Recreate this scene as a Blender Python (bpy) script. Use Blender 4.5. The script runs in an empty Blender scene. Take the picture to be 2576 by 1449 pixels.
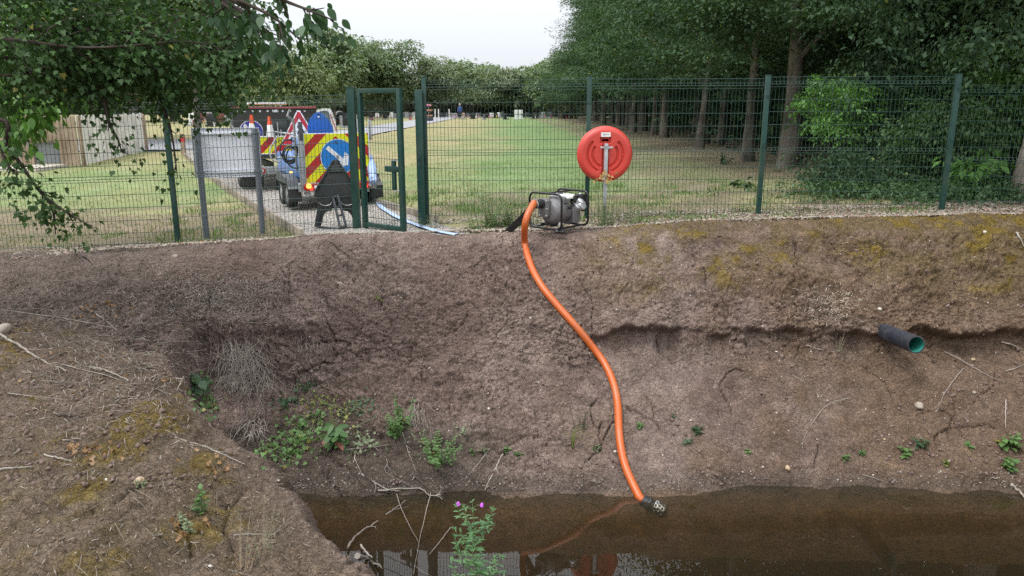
import bpy, bmesh, math, random
import numpy as np
from mathutils import Vector, Matrix, Euler

S = bpy.context.scene
COL = S.collection
R = math.radians
# ------------------------------------------------------------------ camera
EYE = Vector((0.0, 0.0, 1.6))
PITCH = R(13.5)
FPX = 1915.0                       # focal length in units of a 2576 px wide frame
cam_d = bpy.data.cameras.new('camera')
cam_d.sensor_width = 36.0
cam_d.lens = FPX / 2576.0 * 36.0
cam_d.clip_start = 0.05
cam_d.clip_end = 2000.0
cam = bpy.data.objects.new('camera', cam_d)
COL.objects.link(cam)
cam.location = EYE
cam.rotation_euler = (R(90) - PITCH, 0, 0)
S.camera = cam
# ------------------------------------------------------------------ overcast sky
SUN_EL, SUN_ROT = R(60), R(232)
world = bpy.data.worlds.new('World')
S.world = world
world.use_nodes = True
wn, wl = world.node_tree.nodes, world.node_tree.links
wn.clear()
sky = wn.new('ShaderNodeTexSky'); sky.sky_type = 'NISHITA'; sky.sun_disc = False
sky.sun_elevation = SUN_EL; sky.sun_rotation = SUN_ROT
sky.air_density = 1.0; sky.dust_density = 4.0; sky.ozone_density = 1.0
hs = wn.new('ShaderNodeHueSaturation'); hs.inputs['Saturation'].default_value = 0.10
mixs = wn.new('ShaderNodeMix'); mixs.data_type = 'RGBA'
mixs.inputs[0].default_value = 0.72
mixs.inputs[7].default_value = (8.6, 9.1, 9.6, 1)           # the even cloud cover
bg = wn.new('ShaderNodeBackground'); bg.inputs['Strength'].default_value = 0.108
wo = wn.new('ShaderNodeOutputWorld')
wl.new(sky.outputs[0], hs.inputs['Color']); wl.new(hs.outputs[0], mixs.inputs[6])
# an overcast sky is brighter overhead than at the horizon
wtc = wn.new('ShaderNodeTexCoord'); wsx = wn.new('ShaderNodeSeparateXYZ'); wl.new(wtc.outputs['Generated'], wsx.inputs[0])
wmr = wn.new('ShaderNodeMapRange'); wmr.inputs[1].default_value = 0.0; wmr.inputs[2].default_value = 1.0; wmr.inputs[3].default_value = 1.0; wmr.inputs[4].default_value = 2.7
wl.new(wsx.outputs['Z'], wmr.inputs[0])
wmu = wn.new('ShaderNodeVectorMath'); wmu.operation = 'SCALE'; wl.new(mixs.outputs[2], wmu.inputs[0]); wl.new(wmr.outputs[0], wmu.inputs['Scale'])
wl.new(wmu.outputs[0], bg.inputs['Color']); wl.new(bg.outputs[0], wo.inputs['Surface'])
sun_d = bpy.data.lights.new('sun', 'SUN'); sun_d.energy = 1.5; sun_d.angle = R(14)
sun_d.color = (1.0, 0.965, 0.92)
sun = bpy.data.objects.new('sun', sun_d); COL.objects.link(sun)
# sun direction: from behind the camera, a little left
az = SUN_ROT
sd = Vector((math.sin(az) * math.cos(SUN_EL), math.cos(az) * math.cos(SUN_EL), math.sin(SUN_EL)))
sun.rotation_euler = sd.to_track_quat('Z', 'Y').to_euler()
S.view_settings.view_transform = 'Standard'
S.view_settings.look = 'None'
S.view_settings.exposure = 0.12
S.view_settings.gamma = 1.0
S.view_settings.use_curve_mapping = False
S.render.engine = 'CYCLES'
cy = S.cycles
cy.max_bounces = 8; cy.diffuse_bounces = 3; cy.glossy_bounces = 3; cy.transmission_bounces = 4
cy.transparent_max_bounces = 10; cy.volume_bounces = 1
cy.caustics_reflective = False; cy.caustics_refractive = False
cy.use_denoising = False

# ------------------------------------------------------------------ helpers
RNG = np.random.default_rng(7)
random.seed(7)
CP, SP = math.cos(PITCH), math.sin(PITCH)

def ray(px, py):
    u, v = px - 1288.0, 724.5 - py
    return Vector((u, FPX * CP + v * SP, v * CP - FPX * SP)).normalized()
def at_y(px, py, Y):
    d = ray(px, py); return EYE + d * (Y / d.y)
def at_z(px, py, z):
    d = ray(px, py); return EYE + d * ((z - EYE.z) / d.z)

def tag(o, label=None, cat=None, group=None, kind=None):
    if label: o['label'] = label
    if cat: o['category'] = cat
    if group: o['group'] = group
    if kind: o['kind'] = kind
    return o
def empty(name, loc=(0, 0, 0), rz=0.0, label=None, cat=None, group=None):
    o = bpy.data.objects.new(name, None); COL.objects.link(o)
    o.empty_display_size = 0.1
    o.location = loc; o.rotation_euler = (0, 0, rz)
    return tag(o, label, cat, group)
def copy_tree(o, parent=None):
    c = o.copy(); COL.objects.link(c); c.parent = parent
    for ch in list(o.children): copy_tree(ch, c)
    return c

def finish(name, me, mat, parent=None, smooth=None, loc=None):
    if mat is not None:
        for m_ in (mat if isinstance(mat, (list, tuple)) else [mat]): me.materials.append(m_)
    if smooth is not None:
        me.polygons.foreach_set('use_smooth', [True] * len(me.polygons))
        if smooth < 179: me.set_sharp_from_angle(angle=R(smooth))
    o = bpy.data.objects.new(name, me); COL.objects.link(o)
    if parent: o.parent = parent
    if loc is not None: o.location = loc
    return o

def np_mesh(name, verts, faces, mat, parent=None, smooth=None, midx=None):
    """verts (N,3), faces (M,k) numpy"""
    me = bpy.data.meshes.new(name)
    verts = np.ascontiguousarray(verts, dtype=np.float32)
    faces = np.ascontiguousarray(faces, dtype=np.int32)
    M, k = faces.shape
    me.vertices.add(len(verts)); me.vertices.foreach_set('co', verts.ravel())
    me.loops.add(M * k); me.loops.foreach_set('vertex_index', faces.ravel())
    me.polygons.add(M)
    me.polygons.foreach_set('loop_start', np.arange(0, M * k, k, dtype=np.int32))
    if midx is not None: me.polygons.foreach_set('material_index', np.asarray(midx, dtype=np.int32))
    me.update(calc_edges=True)
    return finish(name, me, mat, parent, smooth)

class MB:
    def __init__(s): s.v, s.f = [], []
    def add(s, vs, fs):
        b = len(s.v); s.v += [tuple(p) for p in vs]; s.f += [[b + i for i in f] for f in fs]; return s
    def box(s, c, size, rot=None):
        hx, hy, hz = size[0] / 2, size[1] / 2, size[2] / 2
        vs = [Vector((x, y, z)) for x in (-hx, hx) for y in (-hy, hy) for z in (-hz, hz)]
        M = None
        if rot is not None: M = Euler(rot).to_matrix() if not isinstance(rot, Matrix) else rot
        vs = [(M @ p if M else p) + Vector(c) for p in vs]
        return s.add(vs, [(0, 1, 3, 2), (4, 6, 7, 5), (0, 4, 5, 1), (2, 3, 7, 6), (0, 2, 6, 4), (1, 5, 7, 3)])
    def bar(s, p0, p1, w, h=None, up=(0, 0, 1)):
        h = h or w; p0, p1 = Vector(p0), Vector(p1); d = p1 - p0
        L = d.length; d.normalize(); up = Vector(up)
        if abs(d.dot(up)) > .98: up = Vector((0, 1, 0))
        x = d.cross(up).normalized(); z = x.cross(d)
        M = Matrix((x, d, z)).transposed()
        return s.box((p0 + p1) / 2, (w, L, h), M)
    def tube(s, pts, r, n=8, closed=False, caps=True, rs=None):
        pts = [Vector(p) for p in pts]; m = len(pts); b = len(s.v)
        def tang(i):
            if closed: return (pts[(i + 1) % m] - pts[i - 1]).normalized()
            a, c = pts[max(i - 1, 0)], pts[min(i + 1, m - 1)]
            return (c - a).normalized() if (c - a).length > 1e-9 else Vector((0, 0, 1))
        t = tang(0); up = Vector((0, 0, 1)) if abs(t.z) < .9 else Vector((1, 0, 0))
        nrm = t.cross(up).normalized()
        for i in range(m):
            t2 = tang(i); q = t.rotation_difference(t2); nrm = q @ nrm; t = t2
            nrm = (nrm - t * nrm.dot(t)).normalized(); bi = t.cross(nrm)
            rr = rs[i] if rs is not None else r
            for k in range(n):
                a = 2 * math.pi * k / n
                s.v.append(tuple(pts[i] + nrm * (rr * math.cos(a)) + bi * (rr * math.sin(a))))
        segs = m if closed else m - 1
        for i in range(segs):
            i2 = (i + 1) % m
            for k in range(n):
                k2 = (k + 1) % n
                s.f.append([b + i * n + k, b + i * n + k2, b + i2 * n + k2, b + i2 * n + k])
        if caps and not closed:
            s.f.append([b + k for k in range(n)][::-1]); s.f.append([b + (m - 1) * n + k for k in range(n)])
        return s
    def lathe(s, prof, origin=(0, 0, 0), axis=(0, 0, 1), n=24, closed=False):
        """prof: list of (radius, height along axis)"""
        ax = Vector(axis).normalized(); up = Vector((0, 0, 1)) if abs(ax.z) < .9 else Vector((1, 0, 0))
        x = ax.cross(up).normalized(); y = ax.cross(x); o = Vector(origin); b = len(s.v); m = len(prof)
        for r_, h_ in prof:
            for k in range(n):
                a = 2 * math.pi * k / n
                s.v.append(tuple(o + ax * h_ + x * (r_ * math.cos(a)) + y * (r_ * math.sin(a))))
        for i in range(m if closed else m - 1):
            i2 = (i + 1) % m
            for k in range(n):
                k2 = (k + 1) % n
                s.f.append([b + i * n + k, b + i2 * n + k, b + i2 * n + k2, b + i * n + k2])
        if not closed:
            if prof[0][0] > 1e-6: s.f.append([b + k for k in range(n)])
            if prof[-1][0] > 1e-6: s.f.append([b + (m - 1) * n + k for k in range(n)][::-1])
        return s
    def prism(s, poly, t, origin=(0, 0, 0), ex=(1, 0, 0), ey=(0, 0, 1), off=0.0):
        """2-D polygon in the (ex, ey) plane, thickness t along ex x ey (centred + off)"""
        ex, ey = Vector(ex), Vector(ey); ez = ex.cross(ey).normalized(); o = Vector(origin); n = len(poly)
        vs = [o + ex * p[0] + ey * p[1] + ez * (off - t / 2) for p in poly] + [o + ex * p[0] + ey * p[1] + ez * (off + t / 2) for p in poly]
        return s.add(vs, [list(range(n))[::-1], [n + i for i in range(n)]] + [(i, (i + 1) % n, n + (i + 1) % n, n + i) for i in range(n)])
    def build(s, name, mat, parent=None, smooth=40, bevel=0.0, loc=None):
        me = bpy.data.meshes.new(name)
        if loc is not None:
            l = Vector(loc); s.v = [tuple(Vector(p) - l) for p in s.v]
        me.from_pydata(s.v, [], s.f); me.update()
        bm = bmesh.new(); bm.from_mesh(me); bmesh.ops.recalc_face_normals(bm, faces=bm.faces)
        if bevel > 0:
            ed = [e for e in bm.edges if len(e.link_faces) == 2 and e.calc_face_angle(0) > R(50)]
            try: bmesh.ops.bevel(bm, geom=ed, offset=bevel, segments=2, affect='EDGES', profile=.6, clamp_overlap=True)
            except Exception: pass
        bm.to_mesh(me); bm.free()
        return finish(name, me, mat, parent, smooth, loc)

def circle2(r, n=32, cx=0, cy=0, a0=0, a1=2 * math.pi, end=False):
    m = n if not end else n + 1
    return [(cx + r * math.cos(a0 + (a1 - a0) * i / n), cy + r * math.sin(a0 + (a1 - a0) * i / n)) for i in range(m)]
def smooth_path(pts, sub=6, closed=False):
    pts = [Vector(p) for p in pts]; out = []; n = len(pts)
    for i in range(n if closed else n - 1):
        p0 = pts[i - 1] if (closed or i > 0) else pts[0] * 2 - pts[1]
        p1 = pts[i]; p2 = pts[(i + 1) % n]
        p3 = pts[(i + 2) % n] if (closed or i + 2 < n) else pts[-1] * 2 - pts[-2]
        for k in range(sub):
            t = k / sub
            out.append(0.5 * ((2 * p1) + (p2 - p0) * t + (2 * p0 - 5 * p1 + 4 * p2 - p3) * t * t + (3 * p1 - p0 - 3 * p2 + p3) * t ** 3))
    if not closed: out.append(pts[-1])
    return out
def round_rect(w, h, r, n=6):
    pts = []
    for cx, cy_, a in ((w / 2 - r, h / 2 - r, 0), (-w / 2 + r, h / 2 - r, 90), (-w / 2 + r, -h / 2 + r, 180), (w / 2 - r, -h / 2 + r, 270)):
        for k in range(n + 1):
            t = R(a + 90 * k / n); pts.append((cx + r * math.cos(t), cy_ + r * math.sin(t)))
    return pts

# --- numpy noise
def _h(ix, iy, seed):
    h = (ix.astype(np.int64) * 374761393 + iy.astype(np.int64) * 668265263 + seed * 144665) & 0xFFFFFFFF
    h = ((h ^ (h >> 13)) * 1274126177) & 0xFFFFFFFF
    h = ((h ^ (h >> 16)) * 2246822519) & 0xFFFFFFFF
    return ((h ^ (h >> 15)) & 0xFFFFFF).astype(np.float64) / 16777216.0
def vnoise(x, y, seed=0):
    ix, iy = np.floor(x), np.floor(y); fx, fy = x - ix, y - iy
    fx = fx * fx * fx * (fx * (fx * 6 - 15) + 10); fy = fy * fy * fy * (fy * (fy * 6 - 15) + 10)
    a, b = _h(ix, iy, seed), _h(ix + 1, iy, seed); c, d = _h(ix, iy + 1, seed), _h(ix + 1, iy + 1, seed)
    return (a + (b - a) * fx) * (1 - fy) + (c + (d - c) * fx) * fy
def fbm(x, y, seed=0, oct=4, gain=.5):
    s, a, t = 0, 1.0, 0
    for o in range(oct):
        s = s + a * (vnoise(x * 2 ** o, y * 2 ** o, seed + o * 17) - .5) * 2; t += a; a *= gain
    return s / t
def worley(x, y, seed=0):
    ix, iy = np.floor(x), np.floor(y)
    f1 = np.full(x.shape, 9.0); f2 = np.full(x.shape, 9.0); idr = np.zeros(x.shape); tl = np.zeros(x.shape)
    for dx in (-1, 0, 1):
        for dy in (-1, 0, 1):
            cx, cy_ = ix + dx, iy + dy
            px_, py_ = cx + _h(cx, cy_, seed), cy_ + _h(cx, cy_, seed + 5)
            d = np.hypot(px_ - x, py_ - y); r_ = _h(cx, cy_, seed + 9)
            nb = d < f1
            f2 = np.where(nb, f1, np.minimum(f2, d)); idr = np.where(nb, r_, idr); f1 = np.where(nb, d, f1)
            tl = np.where(nb, (_h(cx, cy_, seed + 21) - .5) * (x - px_) * 2 + (_h(cx, cy_, seed + 22) - .5) * (y - py_) * 2, tl)   # each cell tilted its own way
    return f1, f2, idr, tl
def sstep(a, b, x):
    t = np.clip((x - a) / (b - a), 0, 1); return t * t * (3 - 2 * t)

# ------------------------------------------------------------------ materials
MATS = {}
def mat_base(name):
    m = bpy.data.materials.new(name); m.use_nodes = True
    n, l = m.node_tree.nodes, m.node_tree.links; n.clear()
    out = n.new('ShaderNodeOutputMaterial'); p = n.new('ShaderNodeBsdfPrincipled')
    l.new(p.outputs[0], out.inputs['Surface']); MATS[name] = m
    return m, n, l, p, out
def ramp(n, stops):
    r = n.new('ShaderNodeValToRGB'); e = r.color_ramp.elements
    while len(e) < len(stops): e.new(.5)
    for k, (p, c) in enumerate(stops): e[k].position = p; e[k].color = (*c, 1) if len(c) == 3 else c
    return r
def paint(name, col, rough=.5, metal=0.0, var=.12, scale=8.0, bump=.0, bscale=60, spec=.5, dirt=None, dirt_amt=.3):
    """a painted / plastic / metal surface with wear and grain"""
    m, n, l, p, out = mat_base(name)
    tc = n.new('ShaderNodeTexCoord'); nz = n.new('ShaderNodeTexNoise')
    nz.inputs['Scale'].default_value = scale; nz.inputs['Detail'].default_value = 6; nz.inputs['Roughness'].default_value = .65
    l.new(tc.outputs['Object'], nz.inputs['Vector'])
    lo = [c * (1 - var) for c in col]; hi = [min(1, c * (1 + var)) for c in col]
    rp = ramp(n, [(.3, lo), (.7, hi)]); l.new(nz.outputs[0], rp.inputs[0])
    src = rp.outputs[0]
    if dirt:
        n2 = n.new('ShaderNodeTexNoise'); n2.inputs['Scale'].default_value = scale * .6; n2.inputs['Detail'].default_value = 8
        n2.inputs['Roughness'].default_value = .7
        l.new(tc.outputs['Object'], n2.inputs['Vector'])
        r2 = ramp(n, [(.48, (0, 0, 0)), (.72, (dirt_amt,) * 3)]); l.new(n2.outputs[0], r2.inputs[0])
        mx = n.new('ShaderNodeMix'); mx.data_type = 'RGBA'; mx.inputs[7].default_value = (*dirt, 1)
        l.new(r2.outputs[0], mx.inputs[0]); l.new(src, mx.inputs[6]); src = mx.outputs[2]
    l.new(src, p.inputs['Base Color'])
    r3 = n.new('ShaderNodeMapRange'); r3.inputs[3].default_value = max(.03, rough - .12); r3.inputs[4].default_value = min(1, rough + .12)
    l.new(nz.outputs[0], r3.inputs[0]); l.new(r3.outputs[0], p.inputs['Roughness'])
    p.inputs['Metallic'].default_value = metal; p.inputs['Specular IOR Level'].default_value = spec
    if bump > 0:
        nb = n.new('ShaderNodeTexNoise'); nb.inputs['Scale'].default_value = bscale; nb.inputs['Detail'].default_value = 5
        l.new(tc.outputs['Object'], nb.inputs['Vector'])
        b = n.new('ShaderNodeBump'); b.inputs['Strength'].default_value = bump; b.inputs['Distance'].default_value = .01
        l.new(nb.outputs[0], b.inputs['Height']); l.new(b.outputs[0], p.inputs['Normal'])
    return m
def leaf_mat(name, dark, light, extra=None, extra_amt=.03, transl=.28, rough=.45, big=.35, spec=.35):
    """foliage: per-leaf colour, clump-sized drift, light passing through"""
    m, n, l, p, out = mat_base(name)
    geo = n.new('ShaderNodeNewGeometry'); oi = n.new('ShaderNodeObjectInfo')
    nz = n.new('ShaderNodeTexNoise'); nz.inputs['Scale'].default_value = big; nz.inputs['Detail'].default_value = 3
    l.new(geo.outputs['Position'], nz.inputs['Vector'])
    a = n.new('ShaderNodeMath'); a.operation = 'MULTIPLY_ADD'; a.inputs[1].default_value = .45
    l.new(geo.outputs['Random Per Island'], a.inputs[0])
    a2 = n.new('ShaderNodeMath'); a2.operation = 'MULTIPLY_ADD'; a2.inputs[1].default_value = .75; a2.inputs[2].default_value = -.16
    l.new(nz.outputs[0], a2.inputs[0]); l.new(a2.outputs[0], a.inputs[2])
    a3 = n.new('ShaderNodeMath'); a3.operation = 'MULTIPLY_ADD'; a3.inputs[1].default_value = .22; l.new(oi.outputs['Random'], a3.inputs[0]); l.new(a.outputs[0], a3.inputs[2])
    mid = [(x + y) / 2 for x, y in zip(dark, light)]
    rp = ramp(n, [(.15, dark), (.5, mid), (.95, light)]); l.new(a3.outputs[0], rp.inputs[0]); src = rp.outputs[0]
    if extra:
        w = n.new('ShaderNodeTexWhiteNoise'); w.noise_dimensions = '1D'; l.new(geo.outputs['Random Per Island'], w.inputs['W'])
        gt = n.new('ShaderNodeMath'); gt.operation = 'LESS_THAN'; gt.inputs[1].default_value = extra_amt; l.new(w.outputs['Value'], gt.inputs[0])
        mx = n.new('ShaderNodeMix'); mx.data_type = 'RGBA'; mx.inputs[7].default_value = (*extra, 1)
        l.new(gt.outputs[0], mx.inputs[0]); l.new(src, mx.inputs[6]); src = mx.outputs[2]
    l.new(src, p.inputs['Base Color']); p.inputs['Roughness'].default_value = rough; p.inputs['Specular IOR Level'].default_value = spec
    tr = n.new('ShaderNodeBsdfTranslucent')
    br = n.new('ShaderNodeMix'); br.data_type = 'RGBA'; br.blend_type = 'MULTIPLY'; br.inputs[0].default_value = 1
    br.inputs[7].default_value = (1.25, 1.35, .6, 1); l.new(src, br.inputs[6]); l.new(br.outputs[2], tr.inputs['Color'])
    ms = n.new('ShaderNodeMixShader'); ms.inputs[0].default_value = transl
    l.new(p.outputs[0], ms.inputs[1]); l.new(tr.outputs[0], ms.inputs[2]); l.new(ms.outputs[0], out.inputs['Surface'])
    return m
def bark_mat(name, a, b, scale=6):
    m, n, l, p, out = mat_base(name)
    tc = n.new('ShaderNodeTexCoord'); mp = n.new('ShaderNodeMapping'); mp.inputs['Scale'].default_value = (1, 1, .22)
    l.new(tc.outputs['Object'], mp.inputs[0])
    nz = n.new('ShaderNodeTexNoise'); nz.inputs['Scale'].default_value = scale; nz.inputs['Detail'].default_value = 8; nz.inputs['Roughness'].default_value = .7
    l.new(mp.outputs[0], nz.inputs['Vector'])
    n2 = n.new('ShaderNodeTexNoise'); n2.inputs['Scale'].default_value = 1.3; n2.inputs['Detail'].default_value = 4; l.new(tc.outputs['Object'], n2.inputs['Vector'])
    ad = n.new('ShaderNodeMath'); ad.operation = 'ADD'; l.new(nz.outputs[0], ad.inputs[0]); l.new(n2.outputs[0], ad.inputs[1])
    rp = ramp(n, [(.7, a), (1.25 / 1.0 if False else .98, b)]); 
    hf = n.new('ShaderNodeMath'); hf.operation = 'MULTIPLY'; hf.inputs[1].default_value = .85; l.new(ad.outputs[0], hf.inputs[0])
    l.new(hf.outputs[0], rp.inputs[0]); l.new(rp.outputs[0], p.inputs['Base Color'])
    p.inputs['Roughness'].default_value = .9; p.inputs['Specular IOR Level'].default_value = .2
    bp = n.new('ShaderNodeBump'); bp.inputs['Strength'].default_value = .7; bp.inputs['Distance'].default_value = .02
    l.new(nz.outputs[0], bp.inputs['Height']); l.new(bp.outputs[0], p.inputs['Normal'])
    return m
# ------------------------------------------------------------------ terrain
ZW = -2.07                                             # water level

def ground(x, y):
    x = np.asarray(x, float); y = np.asarray(y, float)
    return np.where(x < 0, .046, .035) * np.clip(x, -7, 7) * (1 - sstep(12, 40, y))
def gz(x, y): return float(ground(x, y))

FAR_KEYS = [
 (-9.0, [(9.2, -.36), (8, -.46), (7, -.50), (2, -.5)]),
 (-6.3, [(9.1, -.28), (8.6, -.37), (8, -.47), (7, -.54), (2, -.6)]),
 (-4.7, [(9.2, -.13), (9.0, -.16), (8.5, -.31), (8.2, -.40), (7.9, -.48), (7.3, -.60), (6.3, -.85), (4, -1.6)]),
 (-4.0, [(9.2, -.08), (9.0, -.12), (8.5, -.33), (8.2, -.45), (7.95, -.55), (7.4, -.70), (6.8, -.88), (4, -1.9)]),
 (-3.62, [(9.2, -.06), (9.0, -.10), (8.5, -.36), (8.2, -.56), (7.95, -.74), (7.4, -.92), (6.8, -1.12), (4, -2.2)]),
 (-3.3, [(9.2, -.03), (9.0, -.08), (8.6, -.40), (8.22, -.76), (8.14, -.92), (7.97, -1.32), (7.5, -1.56), (7.0, -1.78), (6.2, -2.1), (4, -2.7)]),
 (-2.2, [(9.25, .05), (9.0, 0), (8.6, -.38), (8.2, -.80), (8.1, -1.0), (7.95, -1.42), (7.5, -1.72), (7.1, -1.88), (6.68, -2.07), (6.1, -2.35), (5, -2.8)]),
 (-1.3, [(9.3, .07), (9.0, 0), (8.5, -.42), (8.0, -.93), (7.6, -1.33), (7.2, -1.70), (7.0, -1.86), (6.69, -2.07), (6.1, -2.35), (5, -2.8)]),
 (0.2, [(9.25, .05), (8.95, -.03), (8.5, -.42), (8, -.92), (7.6, -1.32), (7.2, -1.68), (6.95, -1.92), (6.73, -2.07), (6.2, -2.3), (5, -2.8)]),
 (1.0, [(9.25, .08), (8.95, .0), (8.5, -.42), (8.13, -.80), (8.09, -.97), (7.6, -1.42), (7.2, -1.74), (6.76, -2.07), (6.2, -2.3), (5, -2.8)]),
 (2.6, [(9.3, .225), (8.95, .11), (8.5, -.38), (8.14, -.80), (8.06, -1.03), (7.6, -1.42), (7.2, -1.74), (6.84, -2.07), (6.3, -2.3), (5, -2.8)]),
 (4.3, [(9.3, .245), (8.95, .13), (8.5, -.38), (8.14, -.81), (8.05, -1.05), (7.6, -1.42), (7.2, -1.74), (6.79, -2.07), (6.2, -2.3), (5, -2.8)]),
 (6.2, [(9.3, .26), (8.95, .13), (8.5, -.40), (8.14, -.84), (8.05, -1.05), (7.6, -1.46), (7.1, -1.76), (6.55, -2.07), (6.0, -2.3), (5, -2.8)]),
 (9.0, [(9.3, .25), (8.95, .13), (8.5, -.40), (8.1, -.84), (8.0, -1.05), (7.6, -1.5), (7.0, -1.8), (6.3, -2.07), (6.0, -2.3), (5, -2.8)]),
]
def far_bank(x, y):
    xs = np.array([k[0] for k in FAR_KEYS]); zk = []
    for kx, pts in FAR_KEYS:
        g = gz(kx, 10); c = pts[0][1]
        full = [(10.5, g - .14), (10.05, g - .03), (9.75, .6 * g + .4 * c)] + pts
        py = np.array([p[0] for p in full][::-1]); pz = np.array([p[1] for p in full][::-1])
        zk.append((py, pz))
    x = np.asarray(x, float); y = np.asarray(y, float)
    idx = np.clip(np.searchsorted(xs, x) - 1, 0, len(xs) - 2)
    t = np.clip((x - xs[idx]) / (xs[idx + 1] - xs[idx]), 0, 1); t = t * t * (3 - 2 * t)
    z = np.zeros(x.shape)
    for k in range(len(xs)):
        w = np.where(idx == k, 1 - t, 0) + np.where(idx + 1 == k, t, 0)
        if np.any(w > 0): z = z + w * np.interp(y, *zk[k])
    return z
SH_Y = np.array([-1, 1, 3, 4, 5, 6, 6.9, 7.6, 9, 10.5])
SH_X = np.array([2.3, .9, -.24, -.90, -1.72, -2.70, -3.62, -4.7, -7, -8.5])
SH_Z = np.array([-.2, -.5, -1.1, -1.12, -1.03, -.86, -.74, -.66, -.45, -.3])
def left_bank(x, y):
    ds = (x - np.interp(y, SH_Y, SH_X)) * .74
    zs = np.interp(y, SH_Y, SH_Z)
    lim = np.clip(-.12 - zs, .1, .62)
    up = zs + lim * (1 - np.exp(-np.maximum(-ds, 0) / 1.5))
    dn = zs - 2.3 * (np.sqrt(np.maximum(ds, 0) ** 2 + .12 ** 2) - .12)
    return np.where(ds < 0, up, dn)
def near_bank(x, y):
    return np.interp(y, [-8, 1.2, 2.2, 3.4, 4.3, 5.5], [0, -.05, -.62, -1.36, -2.07, -2.75])
def smax(a, b, k=.10):
    h = np.clip(.5 + .5 * (a - b) / k, 0, 1); return b + (a - b) * h + k * h * (1 - h)
def H(x, y):
    x = np.asarray(x, float); y = np.asarray(y, float)
    z = smax(far_bank(x, y), left_bank(x, y)); z = smax(z, near_bank(x, y))
    z = smax(z, np.minimum(-2.8 + (x - 9.0) * 1.1, .05))
    return np.maximum(z, -2.8)

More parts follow.
